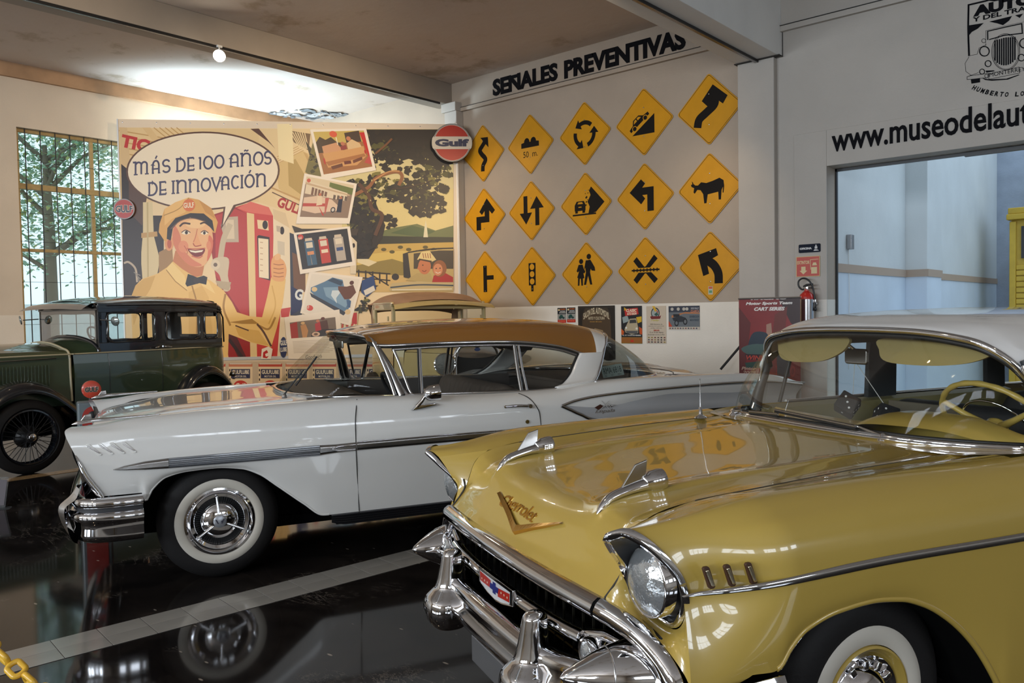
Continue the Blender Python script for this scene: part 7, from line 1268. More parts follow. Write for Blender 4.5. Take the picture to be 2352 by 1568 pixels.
# handle, lock, mirror, ornament
for s in (1, -1):
    a, b, c = wside(1.765, .888, .0), wside(1.85, .890, .0), wside(1.935, .884, .0); P = np.array([a+[0, .012, 0], b+[0, .026, .0], c+[0, .022, 0]])*[1, s, 1]; dh = G().tube(spl(P, 14), np.interp(np.linspace(0, 1, 14), [0, .3, 1], [.007, .010, .009]), 10).obj('door_handle', M_CHROME, wc_, smooth=True)
    for q_ in (a, c): G().tube([q_*[1, s, 1], (q_+[0, .018, 0])*[1, s, 1]], .009, 10).obj('handle_base', M_CHROME, dh, smooth=True)
    G().tube([(c+[0, .01, 0])*[1, s, 1], (c+[0, .036, 0])*[1, s, 1]], .014, 14).obj('push_button', M_CHROMED, dh, smooth=True); kl = wside(1.916, .781, 0); G().tube([kl*[1, s, 1], (kl+[0, .008, 0])*[1, s, 1]], .013, 16).obj('door_lock', M_CHROME, wc_, smooth=True)
    o = G(); P = []
    for x, z, w_, h_ in ((-.735, .937, .002, .002), (-.70, .945, .012, .010), (-.62, .953, .016, .011), (-.50, .957, .012, .008), (-.30, .963, .003, .003)): P.append([(x, s*.795+w_*math.cos(a), z+h_*math.sin(a)) for a in np.linspace(0, 6.2832, 16, endpoint=False)])
    om = G().grid(spl(np.array(P), 30, 0), cv=True).obj('fender_ornament', M_CHROME, wc_, smooth=True); G().prism([(-.70, .945), (-.672, .985), (-.640, .990), (-.636, .955)], (0, s*.795, 0), (1, 0, 0), (0, 0, 1), (0, 1, 0), -.006, .006).obj('ornament_fin', M_CHROMED, om, bevel=.004)
mp = np.array([1.24, -.80, .93]); mb = G().prism([(1.13, .905), (1.17, .935), (1.285, .942), (1.30, .930), (1.20, .912)], (0, -.915, 0), (1, 0, 0), (0, 0, 1), (0, -1, 0), -.04, .012).obj('side_mirror', M_CHROME, wc_, bevel=.006)
G().tube([(1.17, -.915, .925), (1.20, -.925, .96), (1.225, -.935, 1.0)], [.014, .012, .010], 10).obj('mirror_arm', M_CHROME, mb, smooth=True); Mm = Matrix.Translation((1.26, -.935, 1.008)) @ Matrix.Rotation(math.radians(84), 4, 'Y') @ Matrix.Rotation(.1, 4, 'X'); G().lathe([(0, -.050), (.022, -.048), (.040, -.036), (.048, -.012), (.050, .03), (.050, .05), (.046, .052), (.0, .050)], Mm, 32).obj('mirror_head', M_CHROME, mb, smooth=True, sharp=50)
band('rocker_panel', [(.625, .262, .309), (.70, .242, .309), (2.33, .242, .309)], mat('dark_chrome', (.10, .10, .11), .2, metal=.9), .012, ribs=5)
# front: headlamps, grille, bumper
def wsweep(*a, **k): k['parent'] = wc_; k['inward'] = True; return sweep(*a, **k)
for s in (1, -1):
    for yy in (.80, .62):
        hl = G().lathe([(.085, .03), (.083, .0), (.074, -.004), (.070, .006)], Matrix.Translation((-.672+(.80-yy)*.1, s*yy, .775)) @ Matrix.Rotation(math.pi/2, 4, 'Y'), 32).obj('headlight', M_CHROME, wc_, smooth=True, sharp=40); G().lathe([(.072, .004), (.05, -.010), (.02, -.016), (0, -.017)], Matrix.Translation((-.672+(.80-yy)*.1, s*yy, .775)) @ Matrix.Rotation(math.pi/2, 4, 'Y'), 28).obj('lens', mat('headlight_glass', (.5, .5, .5), .1), hl, smooth=True)
    sheet('headlight_bezel', np.array([[(-.735, .905, .87), (-.722, .92, .78), (-.69, .918, .70)], [(-.71, .87, .865), (-.70, .885, .78), (-.672, .885, .70)], [(-.655, .72, .86), (-.65, .72, .775), (-.635, .72, .69)], [(-.64, .52, .84), (-.64, .52, .775), (-.62, .52, .69)]]), M_CHROMED, wc_, n=12, mm=12, sides=(s,))
    sheet('fender_corner', np.array([[(-.690, .918, .70), (-.665, .915, .64), (-.62, .905, .575), (-.61, .90, .54)], [(-.70, .88, .69), (-.69, .86, .62), (-.68, .85, .56), (-.68, .84, .53)]]), M_CHROME, wc_, n=8, mm=12, sides=(s,))
rod('front_edge_trim', [(-.715, .922, .80), (-.690, .928, .735), (-.672, .924, .68), (-.640, .918, .62), (-.608, .908, .565), (-.595, .905, .53)], [.004, .010, .014, .016, .018, .018], M_CHROME, wc_, n=24)
g = G().box((-.635, -.84, .42), (-.60, .84, .80)); g.obj('grille_backing', M_HOUSE, wc_)
for z in np.linspace(.47, .66, 6): G().box((-.655, -.80, z), (-.64, .80, z+.008)).obj('grille_bar', M_ALU, wc_)
wsweep('grille_bar', [(-.70, 0, .70), (-.695, .4, .70), (-.675, .75, .695)], [(-.02, .02), (.01, .018), (.018, 0), (.01, -.018), (-.02, -.02)], M_CHROME, full=True, n=30)
bpath = [(-.76, 0, 0), (-.755, .30, 0), (-.745, .60, 0), (-.735, .78, 0), (-.700, .90, 0), (-.64, .955, 0), (-.55, .972, 0), (-.46, .972, 0), (-.395, .965, 0)]
P_ = lambda z: [(x, y, z) for x, y, _ in bpath]
wsweep('bumper_bar', P_(.522), [(-.03, .030), (.006, .032), (.020, .022), (.026, .004), (.022, -.014), (.008, -.022), (-.03, -.022)], M_CHROME, full=True, n=70)
wsweep('bumper_bar', P_(.43), [(-.03, .055), (.012, .052), (.032, .038), (.036, .018), (.018, -.004), (.006, -.04), (.010, -.075), (.0, -.105), (-.02, -.118), (-.04, -.115)], M_CHROME, full=True, n=70)
wsweep('bumper_recess', P_(.49), [(-.03, .014), (.004, .012), (.004, -.012), (-.03, -.014)], M_INT, full=True, n=60)
for s in (1, -1):
    P = [[(-.70, .90, .60), (-.72, .90, .55), (-.775, .885, .50), (-.77, .885, .42), (-.745, .89, .33), (-.70, .895, .300)], [(-.72, .83, .61), (-.75, .82, .56), (-.81, .81, .50), (-.80, .81, .42), (-.76, .82, .34), (-.72, .83, .31)], [(-.70, .74, .60), (-.735, .74, .55), (-.775, .74, .50), (-.77, .74, .42), (-.745, .75, .34), (-.71, .75, .31)]]
    sheet('bumper_guard', np.array(P), M_CHROME, wc_, n=14, mm=24, sides=(s,))
for s in (1, -1): wheel(wc_, 0, s, .335, (.192, .247), M_CHROME, 'disc', .845, rr=.19); wheel(wc_, 2.83, s, .335, (.192, .247), M_CHROME, 'disc', .845, rr=.19)
# wiper, licence plate in the rear glass
ww_ = G().lathe([(.018, 0), (.014, .012), (.01, .02), (0, .022)], Matrix.Translation((.44, -.42, .985)), 16).obj('windshield_wiper', M_CHROME, wc_, smooth=True); G().tube([(.44, -.42, 1.0), (.47, -.46, 1.05), (.56, -.47, 1.16)], .005, 8).obj('wiper_arm', M_BLACK, ww_); G().tube([(.50, -.50, 1.06), (.64, -.49, 1.24)], .006, 6).obj('wiper_blade', M_BLACK, ww_)
WCM = Matrix.Translation((-5.07673, 2.70586, 0)) @ Matrix.Rotation(WA, 4, 'Z')

lp = empty('license_plate', WCM @ Vector((2.74, -.60, 1.045)), 0, 'pale number plate RMA 6818 propped inside the rear glass of the white coupe', 'license plate')
u_, v_ = Vector(hit(1427, 837, *(lambda n: (n, n@np.array(lp.location)))(BN)))-lp.location, Vector(hit(1387, 868, *(lambda n: (n, n@np.array(lp.location)))(BN)))-lp.location
q4 = [Vector(hit(*p, BN, BN@np.array(lp.location)))-lp.location for p in ((1386, 868), (1434, 860), (1428, 836), (1379, 842))]
o_, ex_, ey_ = np.array(q4[0]), np.array(q4[1]-q4[0]), np.array(q4[3]-q4[0])
g = G(); g.prism([(0, 0), (1, 0), (1, 1), (0, 1)], o_, ex_, ey_, BN, -.002, .002); g.obj('plate', mat('plate_green_white', (.42, .50, .47), .4), lp)
g = G(); put_text(g, 'RMA 6818', o_+ex_*.08+ey_*.30, ex_, ey_, BN, .003, .84, .52, .0); put_text(g, 'N        57        MEX', o_+ex_*.12+ey_*.06, ex_, ey_, BN, .003, .76, .13, .0); g.obj('lettering', mat('plate_ink', (.03, .05, .05), .5), lp)
# ================================================================== GREEN SEDAN (left), x = rearwards, y = far side
SA = math.radians(98.1706); sd_ = empty('vintage_sedan', (-9.47612, 2.71082, 0), SA, 'dark green vintage sedan with black roof and wire wheels at the left', 'car')
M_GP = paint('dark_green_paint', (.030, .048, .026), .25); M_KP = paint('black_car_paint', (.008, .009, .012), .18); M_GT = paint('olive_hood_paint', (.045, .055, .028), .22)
def csheet3(car, name, P, m, n=30, k=30, sides=(1, -1)): return sheet(name, P, m, car, n=n, mm=k, sides=sides)
# lower body side, station rows x -> (y, z)
def sside(x): return .60-.05*max(0, (x-1.6)/.85)**2-.10*max(0, (.5-x)/1.1)
LB = [[(x, sside(x)-.01, .50), (x, sside(x)+.01, .70), (x, sside(x)+.02, .95), (x, sside(x), 1.15)] for x in (.52, .9, 1.3, 1.7, 2.05, 2.3)]+[[(2.40, .50, .52), (2.425, .51, .7), (2.45, .50, .95), (2.43, .50, 1.14)], [(2.46, .30, .54), (2.50, .30, .7), (2.53, .30, .95), (2.50, .30, 1.14)], [(2.48, 0, .55), (2.53, 0, .7), (2.56, 0, .95), (2.53, 0, 1.14)]]
csheet3(sd_, 'body_side', LB, M_GP, 70, 20)
rod('belt_moulding', [(x, sside(x)+.012, 1.15) for x in (-.50, 0, .5, .52, .9, 1.3, 1.7, 2.05, 2.3)]+[(2.43, .52, 1.142), (2.50, .30, 1.14), (2.54, 0, 1.14)], .008, mat('cream_pinstripe', (.35, .32, .22), .4), sd_, n=80)
# hood
HS_ = [[(x, .0, 1.265-.03*max(0, (.1-x))), (x, .18, 1.25-.03*max(0, (.1-x))), (x, .36*w+.0, 1.205), (x, .47*w, 1.16), (x, .485*w, 1.0), (x, .49*w, .80), (x, .50*w, .62)] for x, w in ((-.62, .80), (-.3, .88), (0, .96), (.3, 1.06), (.50, 1.14))]
for s in (1, -1):
    P = surf(np.array(HS_), 30, 50); P = P if s > 0 else mir(P); k = 26
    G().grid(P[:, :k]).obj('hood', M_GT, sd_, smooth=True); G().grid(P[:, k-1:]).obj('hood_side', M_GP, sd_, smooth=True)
    for i in range(26): x = -.50+i*.032; y_ = (.485*(.86+.27*(x+.62)))+.006; G().tube([(x, s*y_, .83), (x, s*(y_+.004), 1.05)], .0075, 6, flat=.6).obj('louver', M_GP, sd_, smooth=True)
    G().tube([(-.5, s*.455, 1.10), (.38, s*.54, 1.115)], .006, 8).obj('hood_rod', M_CHROMED, sd_)
rod('cowl_band', [(.505, 0, 1.272), (.51, .2, 1.255), (.51, .41, 1.21), (.51, .545, 1.155), (.51, .56, .95), (.51, .575, .66)], .012, mat('cream_pinstripe', (.35, .32, .22), .4), sd_, n=40)
csheet3(sd_, 'cowl', [[(.51, 0, 1.27), (.51, .2, 1.25), (.51, .41, 1.205), (.515, .54, 1.155)], [(.66, 0, 1.30), (.66, .22, 1.28), (.67, .44, 1.22), (.69, .585, 1.155)], [(.80, 0, 1.315), (.80, .24, 1.30), (.80, .48, 1.25), (.80, .60, 1.16)]], M_GP, 16, 20)
rod('cowl_rim', [(.79, 0, 1.325), (.79, .24, 1.31), (.80, .46, 1.262), (.80, .58, 1.20), (.80, .60, 1.16)], .02, M_KP, sd_, n=30)
# greenhouse: pillars, rails, roof, visor
def kbox(name, lo, hi, m=None, bv=.008):
    for s in (1, -1): y0, y1 = sorted((lo[1]*s, hi[1]*s)); G().box((lo[0], y0, lo[2]), (hi[0], y1, hi[2])).obj(name, m or M_KP, sd_, bevel=bv)
for x0, x1 in ((.80, .90), (1.46, 1.60), (2.05, 2.11)): kbox('roof_pillar', (x0, .545, 1.15), (x1, .60, 1.66))
kbox('window_sill', (.80, .55, 1.15), (2.36, .606, 1.255)); kbox('roof_rail', (.80, .54, 1.575), (2.30, .602, 1.68))
csheet3(sd_, 'rear_quarter', [[(2.30, .60, 1.15), (2.30, .60, 1.4), (2.29, .59, 1.60), (2.26, .56, 1.69)], [(2.40, .54, 1.145), (2.41, .54, 1.4), (2.38, .53, 1.60), (2.33, .50, 1.70)], [(2.47, .36, 1.14), (2.47, .36, 1.4), (2.44, .35, 1.60), (2.36, .32, 1.72)]], M_KP, 14, 14)
g = G(); g.box((2.44, -.37, 1.14), (2.48, .37, 1.30)).box((2.42, -.37, 1.52), (2.46, .37, 1.66)); g.obj('rear_frame', M_KP, sd_, bevel=.01)
RR_ = [[(x, 0, z), (x, .25, z-.008), (x, .45, z-.028), (x, .56, z-.065), (x, .607, 1.655 if x < 2.2 else z-.12)] for x, z in ((.76, 1.712), (.85, 1.738), (1.1, 1.762), (1.5, 1.775), (1.9, 1.768), (2.2, 1.745), (2.36, 1.715))]+[[(2.44, 0, 1.65), (2.44, .24, 1.65), (2.43, .36, 1.645), (2.40, .48, 1.63), (2.37, .54, 1.60)]]
csheet3(sd_, 'roof', RR_, M_KP, 50, 24); csheet3(sd_, 'headliner', np.array(RR_)-np.array([0, 0, .03]), M_INT, 20, 12)
for s in (1, -1): G().tube([(.90, s*.607, 1.655), (1.5, s*.61, 1.662), (2.1, s*.605, 1.655), (2.34, s*.575, 1.62), (2.44, s*.52, 1.5), (2.46, s*.50, 1.2)], .010, 8).obj('drip_rail', M_KP, sd_, smooth=True)
G().grid(surf(np.array([[(.80, y, 1.712-.02*(y/.6)**2) for y in np.linspace(-.60, .60, 7)], [(.70, y, 1.685-.02*(y/.6)**2) for y in np.linspace(-.62, .62, 7)], [(.60, y, 1.625-.015*(y/.6)**2) for y in np.linspace(-.64, .64, 7)]]), 10, 24)).obj('sun_visor', paint('blue_black_visor', (.03, .05, .08), .12), sd_, smooth=True)
for x in (.685,): pass
g = G(); [g.box((.80, s*.60-(.05 if s > 0 else 0), 1.16), (.845, s*.60+(0 if s > 0 else .05), 1.68)) for s in (1, -1)]; g.box((.79, -.60, 1.60), (.83, .60, 1.66)); g.obj('windshield_frame', M_KP, sd_, bevel=.006)
G().add([(.80, -.56, 1.20), (.80, .56, 1.20), (.80, .56, 1.62), (.80, -.56, 1.62)], [(0, 1, 2, 3)]).obj('windshield', glass('window_glass'), sd_)
for s in (1, -1):
    for x0, x1 in ((.90, 1.46), (1.60, 2.05), (2.11, 2.30)):
        g = G(); pl = smooth2([(x0+.02, 1.265), ((x0+x1)/2, 1.257), (x1-.02, 1.265), (x1-.004, 1.42), (x1-.02, 1.567), ((x0+x1)/2, 1.574), (x0+.02, 1.567), (x0+.004, 1.42)], 28); g.tube([(x, s*.603, z) for x, z in pl], .010, 6, closed=True); g.obj('window_frame', M_KP, sd_, smooth=True); G().add([(x0, s*.58, 1.25), (x1, s*.58, 1.25), (x1, s*.58, 1.58), (x0, s*.58, 1.58)], [(0, 1, 2, 3)]).obj('side_glass', glass('side_glass'), sd_)
    for x in (.90, 1.53): rod('door_gap', [(x, sside(x)+dz_, z) for dz_, z in ((.004, 1.16), (.021, .95), (.012, .70), (-.006, .52))], .003, M_KP, sd_, sides=(s,), n=16)
    for xa, xb in ((1.49, 1.43), (1.56, 1.64)): G().tube([(xa, s*.62, 1.185), ((xa+xb)/2, s*.645, 1.18), (xb, s*.640, 1.175)], [.010, .009, .007], 8).obj('door_handle', M_CHROME, sd_, smooth=True)
    mm = G().tube([(.82, s*.61, 1.50), (.90, s*.72, 1.49)] if s < 0 else [(.80, s*.61, 1.52), (.66, s*.68, 1.51)], .006, 8).obj('side_mirror', M_CHROMED, sd_); c_ = (.905, s*.745, 1.482) if s < 0 else (.645, s*.70, 1.51); G().lathe([(0, -.012), (.045, -.008), (.052, 0), (.048, .006), (0, .007)], Matrix.Translation(c_) @ Matrix.Rotation(math.pi/2-.2, 4, 'Y') @ Matrix.Rotation(.35*s, 4, 'X'), 24).obj('mirror_head', mat('mirror_grey', (.32, .36, .36), .15, metal=.7), mm, smooth=True)
# fenders, running boards, wheels
def ffend(name, xs_, zs_, y0, y1, drop):
    rows = [[(x, y0, z-.10), (x, y0+.05, z-.02), (x, (y0+y1)/2, z), (x, y1-.04, z-.025), (x, y1, z-.08), (x, y1+.004, z-drop)] for x, z in zip(xs_, zs_)]; csheet3(sd_, name, rows, M_KP, 50, 24)
ffend('front_fender', (-.45, -.38, -.22, .0, .20, .36, .50, .66, .80), (.50, .72, .86, .915, .86, .745, .61, .47, .42), .46, .78, .12)
ffend('rear_fender', (1.62, 1.70, 1.85, 2.06, 2.26, 2.42, 2.50), (.44, .66, .86, .955, .87, .66, .45), .50, .77, .12)
for s in (1, -1): G().box((.72, s*.60-(.0 if s > 0 else .18), .37), (1.68, s*.60+(.18 if s > 0 else 0), .42)).obj('running_board', M_KP, sd_, bevel=.01)
G().box((-.5, -.45, .32), (2.4, .45, .52)).obj('chassis', M_HOUSE, sd_)
for x in (0, 2.08):
    for s in (1, -1): wheel(sd_, x, s, .365, None, M_KP, 'wire', .735, W=.12, rr=.265)
G().lathe([(0, -.02), (.03, -.02), (.035, .02), (0, .03)], Matrix.Translation((2.50, -.60, .80)) @ Matrix.Rotation(math.pi/2, 4, 'Y'), 18).obj('tail_lamp', M_CHROMED, sd_, smooth=True); G().tube([(2.50, -.60, .74), (2.56, -.56, .735)], .008, 6).obj('lamp_bracket', M_BLACK, sd_)
bench(sd_, 1.15, 1.45, -.52, .52, .75, 1.18, M_INT, None); bench(sd_, 1.85, 2.2, -.52, .52, .75, 1.22, M_INT, None)
Ms = Matrix.Translation((1.02, -.28, 1.27)) @ Vector((.8, 0, .6)).normalized().to_track_quat('Z', 'X').to_matrix().to_4x4(); stw = G().tube([tuple(Ms @ Vector((.19*math.cos(a), .19*math.sin(a), 0))) for a in np.linspace(0, 6.2832, 40, endpoint=False)], .011, 8, closed=True).obj('steering_wheel', M_BLACK, sd_, smooth=True)
for a in (0, 1.57, 3.14, 4.71): G().tube([tuple(Ms @ Vector((0, 0, 0))), tuple(Ms @ Vector((.19*math.cos(a+.4), .19*math.sin(a+.4), 0)))], .007, 6).obj('spoke', M_BLACK, stw)
G().tube(np.array([(-.63, y, z) for y, z in ((-.30, .60), (-.36, .80), (-.36, 1.05), (-.28, 1.19), (0, 1.23), (.28, 1.19), (.36, 1.05), (.36, .80), (.30, .60), (0, .58))]), .028, 10, closed=True).obj('radiator_shell', M_CHROMED, sd_, smooth=True); G().box((-.64, -.34, .60), (-.61, .34, 1.20)).obj('radiator_core', M_HOUSE, sd_)
for s in (1, -1):
    hl = G().lathe([(0, -.13), (.05, -.12), (.10, -.05), (.118, .0), (.118, .016), (.105, .018), (0, .03)], Matrix.Translation((-.62, s*.50, .98)) @ Matrix.Rotation(-math.pi/2, 4, 'Y'), 28).obj('headlight', M_CHROMED, sd_, smooth=True, sharp=50); G().tube([(-.58, s*.50, .88), (-.52, s*.46, .66)], .018, 8).obj('lamp_post', M_BLACK, hl)
# ================================================================== CREAM VINTAGE CAR behind the white coupe, x = rearwards, y = near-left side
TA = math.radians(156.0); tk = empty('vintage_coupe', (-6.431, 6.731, 0), TA, 'cream vintage car with round headlights parked behind the white coupe, nose toward the signs', 'car')
M_CP = paint('cream_car_paint', (.50, .38, .16), .35, noise=.04); M_TAN = mat('tan_roof_fabric', (.34, .20, .12), .7, noise=.08)
def tsh(name, P, m, n=24, k=24, sides=(1, -1)): return sheet(name, P, m, tk, n=n, mm=k, sides=sides)
def trod(name, pts, r, m, sides=(1, -1), **k): return rod(name, pts, r, m, tk, sides, **k)
tsh('hood', [[(x, 0, 1.14), (x, .12*w, 1.135), (x, .24*w, 1.10), (x, .30*w, 1.04)] for x, w in ((.02, .95), (.35, 1.15), (.75, 1.55), (.98, 1.85))], M_CP); tsh('hood_side', [[(x, .30*w, 1.035), (x, .31*w, .85), (x, .31*w, .66)] for x, w in ((.02, .95), (.35, 1.15), (.75, 1.55), (.98, 1.85))], M_CP)
for s in (1, -1):
    for i in range(16): x = .16+i*.032; w = .95+.55*(x/.55)*.4; G().tube([(x, s*(.305*w+.012), .72), (x, s*(.305*w+.012), .94)], .007, 6).obj('louver', M_CP, tk, smooth=True)
tsh('cowl', [[(.98, 0, 1.15), (.98, .25, 1.14), (.98, .50, 1.10), (.98, .565, 1.02), (.98, .575, .60)], [(1.20, 0, 1.19), (1.20, .28, 1.18), (1.20, .56, 1.14), (1.20, .62, 1.04), (1.20, .63, .58)]], M_CP, 10, 30); tsh('body_side', [[(x, .62-.06*max(0, x-1.9), .58), (x, .64-.06*max(0, x-1.9), .85), (x, .63-.06*max(0, x-1.9), 1.20)] for x in (1.2, 1.5, 1.9, 2.3)]+[[(2.36, .5, .58), (2.36, .5, .85), (2.36, .5, 1.2)], [(2.42, 0, .58), (2.42, 0, .85), (2.40, 0, 1.2)]], M_CP)
rs_ = [(-.0, .0, .50), (0, .20, .50), (0, .255, .60), (0, .275, .85), (0, .265, 1.02), (0, .20, 1.13), (0, .06, 1.145), (0, 0, 1.125)]; rsf = np.concatenate([spl(np.array(rs_), 40), mir(spl(np.array(rs_), 40))[::-1][1:-1]]); G().tube(rsf+np.array([-.01, 0, 0]), .030, 12, closed=True).obj('radiator_shell', M_CHROME, tk, smooth=True)
G().add([(x_-.005, y, z) for x_, y, z in rsf], [tuple(range(len(rsf)))]).obj('radiator_core', mat('radiator_dark', (.012, .011, .010), .7), tk); tpb = G().prism(smooth2([(-.245, 1.02), (0, .985), (.245, 1.02), (.19, 1.12), (0, 1.14), (-.19, 1.12)], 30), (-.012, 0, 0), (0, 1, 0), (0, 0, 1), (-1, 0, 0), 0, .012).obj('radiator_top', M_CHROME, tk, bevel=.004); G().sheet(circ(0, 1.085, .036, .020), (-.026, 0, 0), (0, 1, 0), (0, 0, 1), (-1, 0, 0), .001).obj('radiator_badge', mat('badge_blue', (.03, .05, .14), .3), tpb)
for s in (1, -1):
    M = Matrix.Translation((-.06, s*.415, .935)) @ Matrix.Rotation(-math.pi/2, 4, 'Y'); hl = G().lathe([(0, -.14), (.04, -.135), (.09, -.09), (.12, -.03), (.128, .0), (.130, .012), (.122, .02), (.115, .012)], M, 36).obj('headlight', M_CHROME, tk, smooth=True, sharp=50); G().lathe([(.118, .012), (.08, .022), (.03, .028), (0, .029)], M, 32).obj('lens', mat('fluted_lens', (.24, .24, .22), .25, metal=.5, bump=.7, bscale=45), hl, smooth=True)
    G().tube([(.06, s*.415, .83), (.02, s*.39, .65), (.10, s*.36, .55)], .018, 10).obj('lamp_post', M_CHROMED, tk, smooth=True)
    G().box((1.20, s*.615-.02, 1.18), (1.26, s*.615+.02, 1.60)).obj('windshield_post', M_CP, tk, bevel=.008); G().box((2.02, s*.62-.02, 1.18), (2.14, s*.62+.02, 1.64)).obj('rear_pillar', M_CP, tk, bevel=.01); G().box((1.24, s*.62-.02, 1.56), (2.1, s*.62+.02, 1.66)).obj('roof_rail', M_CP, tk, bevel=.01); G().box((1.24, s*.62-.02, 1.16), (2.1, s*.62+.02, 1.22)).obj('window_sill', M_CP, tk, bevel=.008)
    G().box((1.36, s*.64-.006, 1.42), (1.40, s*.64+.006, 1.48)).obj('hinge', M_CP, tk, bevel=.003)
tsh('roof', [[(x, 0, z), (x, .25, z-.008), (x, .46, z-.035), (x, .58, z-.085), (x, .645, 1.635)] for x, z in ((1.12, 1.685), (1.25, 1.735), (1.5, 1.785), (1.9, 1.80), (2.2, 1.775), (2.36, 1.71))]+[[(2.46, 0, 1.55), (2.46, .25, 1.55), (2.45, .42, 1.54), (2.42, .54, 1.52), (2.36, .60, 1.50)]], M_TAN, 50, 24)
tsh('rear_quarter', [[(2.10, .64, 1.64), (2.10, .64, 1.4), (2.10, .635, 1.2)], [(2.36, .60, 1.55), (2.38, .59, 1.4), (2.37, .575, 1.2)]], M_TAN, 8, 8)
G().grid(surf(np.array([[(1.13, y, 1.665-.05*(y/.65)**2) for y in np.linspace(-.65, .65, 9)], [(1.05, y, 1.655-.05*(y/.65)**2) for y in np.linspace(-.66, .66, 9)], [(.97, y, 1.605-.05*(y/.65)**2) for y in np.linspace(-.67, .67, 9)]]), 8, 30)+np.array([0, 0, .012])).obj('sun_visor', M_CP, tk, smooth=True)
G().box((1.18, -.61, 1.565), (1.215, .61, 1.615)).obj('header_bar', M_CP, tk, bevel=.006); G().add([(1.20, -.60, 1.20), (1.20, .60, 1.20), (1.20, .60, 1.57), (1.20, -.60, 1.57)], [(0, 1, 2, 3)]).obj('windshield', glass('window_glass'), tk)
for s in (1, -1):
    rows = [[(x, s*.42, z-.06), (x, s*.50, z), (x, s*.66, z), (x, s*.76, z-.03), (x, s*.78, z-.14)] for x, z in ((-.42, .42), (-.33, .66), (-.12, .80), (.12, .80), (.34, .66), (.52, .50), (.8, .40))]; G().grid(surf(np.array(rows), 30, 16)).obj('front_fender', M_CP, tk, smooth=True); wheel(tk, .02, s, .365, None, M_CP, 'wire', .715, W=.12, rr=.265); wheel(tk, 2.1, s, .365, None, M_CP, 'wire', .715, W=.12, rr=.265)
G().box((0, -.42, .36), (2.4, .42, .56)).obj('chassis', M_HOUSE, tk); bench(tk, 1.7, 2.0, -.55, .55, .8, 1.25, M_WINT, None); G().box((-.46, -.70, .46), (-.42, .70, .51)).obj('bumper', M_CHROME, tk, bevel=.01)
# ================================================================== toy-sized petrol pump, leaflet holder, chain
PP = CC+ray(212, 960)*6.1/(ray(212, 960)@f0); pz = PP[2]
pu = empty('miniature_gas_pump', (PP[0], PP[1], 0), math.atan2(BA[1], BA[0])+.45, 'small grey and red toy petrol pump with a round red globe behind the white fender', 'gas pump'); M_PG = mat('pump_grey', (.14, .17, .18), .4, coat=.3); M_PR = mat('pump_red', (.42, .03, .02), .35, coat=.4)
zt = (CC+ray(212, 921)*6.1/(ray(212, 921)@f0))[2]; G().box((-.10, -.09, 0), (.10, .09, zt)).obj('cabinet', M_PG, pu, bevel=.014)
for rz, nm in ((0, 'front_panel'), (math.pi/2, 'side_panel')):
    q_ = G().prism([(-.072, .15), (.072, .15), (.072, zt-.11)]+[(.072*math.cos(a), zt-.11+.08*math.sin(a)) for a in np.linspace(.3, math.pi-.3, 8)]+[(-.072, zt-.11)], (0, -.09 if not rz else 0, 0) if not rz else (.10, 0, 0), (1, 0, 0) if not rz else (0, 1, 0), (0, 0, 1), (0, -1, 0) if not rz else (1, 0, 0), 0, .006).obj(nm, M_PR, pu)
    if not rz: G().lathe([(0, .004), (.03, .003), (.034, 0)], Matrix.Translation((0, -.098, zt-.10)) @ MX90, 24).obj('dial', M_BLACK, q_, smooth=True); G().box((-.035, -.102, zt-.21), (.035, -.094, zt-.165)).obj('meter_window', mat('meter_grey', (.16, .18, .22), .3), q_)
G().tube([(0, 0, zt-.01), (0, 0, zt+.03)], .02, 12).obj('globe_neck', M_BLACK, pu); gl = G().lathe([(0, -.030), (.058, -.029), (.066, -.024), (.066, .024), (.058, .029), (0, .030)], Matrix.Translation((0, 0, zt+.090)) @ MX90, 40).obj('globe', mat('globe_red', (.55, .06, .03), .3, coat=.5), pu, smooth=True, sharp=40)
g = G(); put_text(g, 'GULF', (-.048, 0, zt+.070), (1, 0, 0), (0, 0, 1), (0, -1, 0), .0312, .096, .040, .10, ink=(.35, .28, .2)); put_text(g, 'GULF', (-.044, 0, zt+.072), (1, 0, 0), (0, 0, 1), (0, -1, 0), .0318, .088, .036, .03, ink=(.02, .015, .015)); g.obj('lettering', M_INK, gl)
sp = hZ(2, 1166, .0); lh = empty('leaflet_holder', (sp[0], sp[1], 0), math.atan2(BA[1], BA[0])+.25, 'clear acrylic leaflet holder standing on the dark floor at the left edge', 'leaflet holder'); ACR = mat('acrylic', (.75, .78, .80), .08, trans=.85, ior=1.3, alpha=.55)
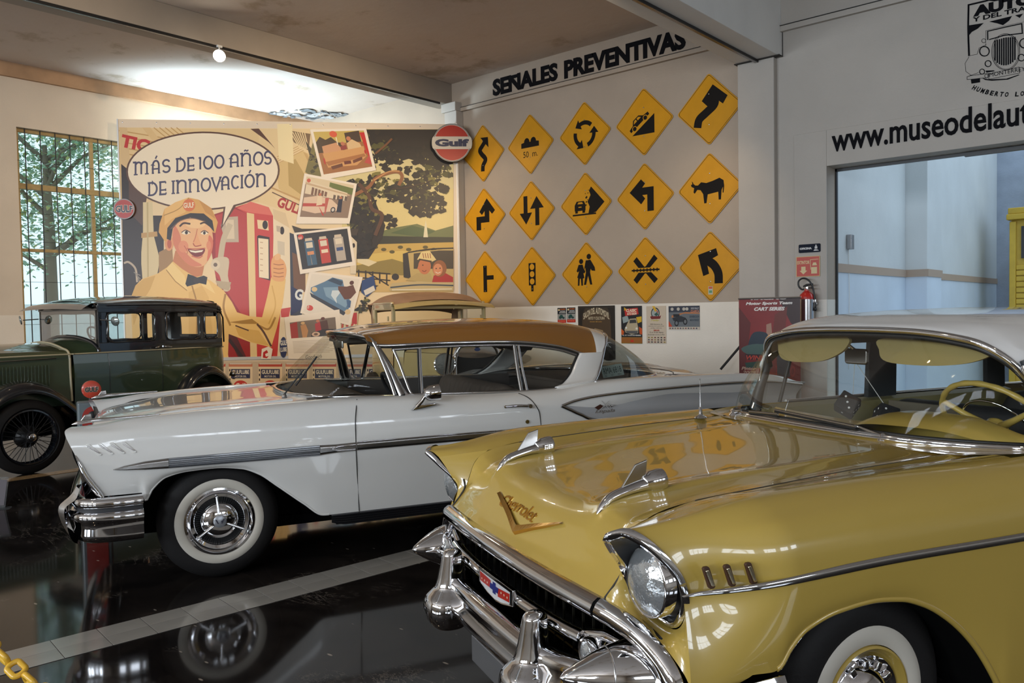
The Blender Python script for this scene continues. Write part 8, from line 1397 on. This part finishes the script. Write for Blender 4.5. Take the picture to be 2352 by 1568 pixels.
G().prism([(-.2, 0), (.03, 0), (.045, .24), (-.2, .26)], (0, 0, 0), (1, 0, 0), (.05, .15, 1), (0, -1, 0), 0, .004).obj('back_plate', ACR, lh); G().box((-.2, -.07, 0), (.075, .01, .004)).obj('foot', ACR, lh); G().prism([(-.2, .02), (.022, .02), (.036, .22), (-.2, .24)], (0, -.006, 0), (1, 0, 0), (.05, .15, 1), (0, -1, 0), 0, .001).obj('leaflet', mat('dark_leaflet', (.10, .08, .09), .4), lh)
c0, c1 = CC+ray(-40, 1468)*2.1/(ray(-40, 1468)@f0), CC+ray(118, 1606)*2.02/(ray(118, 1606)@f0); cd = c1-c0; n_l = 5; ch = empty('barrier_chain', tuple(c0), 0, 'yellow plastic barrier chain crossing the lower left corner', 'chain'); M_CHN = mat('yellow_plastic', (.72, .42, .04), .35, coat=.2); Lk = np.linalg.norm(cd)/n_l
md = None
for i in range(-4, n_l+5):
    if md is None:
        pl = [(.5*Lk*.42*math.copysign(1, math.cos(a))+.5*Lk*.36*math.cos(a), .5*Lk*.60*math.sin(a), 0) for a in np.linspace(.05, 2*math.pi+.05, 24, endpoint=False)]; o = G().tube(pl, Lk*.145, 8, closed=True).obj('chain_link', M_CHN, ch, smooth=True); md = o
    else: o = md.copy(); COL.objects.link(o); o.parent = ch
    q_ = Vector(cd).to_track_quat('X', 'Z').to_matrix().to_4x4(); sag = Vector((0, 0, .0)); o.matrix_local = Matrix.Translation(Vector(cd)*((i+.5)/n_l)) @ q_ @ Matrix.Rotation(math.pi/2*(i % 2)+.5, 4, 'X') @ Matrix.Rotation(.05*math.sin(i*2.1), 4, 'Z')
pst = Vector(c0)+Vector(cd)*(-4/n_l); o = G().tube([(pst.x, pst.y, 0), (pst.x, pst.y, pst.z-.02)], .03, 14).obj('barrier_post', M_CHN, None, smooth=True); tag(o, 'yellow plastic post holding the chain', 'post')
pst = Vector(c0)+Vector(cd)*((n_l+5)/n_l); o = G().tube([(pst.x, pst.y, 0), (pst.x, pst.y, pst.z-.02)], .03, 14).obj('barrier_post', M_CHN, None, smooth=True); tag(o, 'lower yellow post at the free end of the chain', 'post')
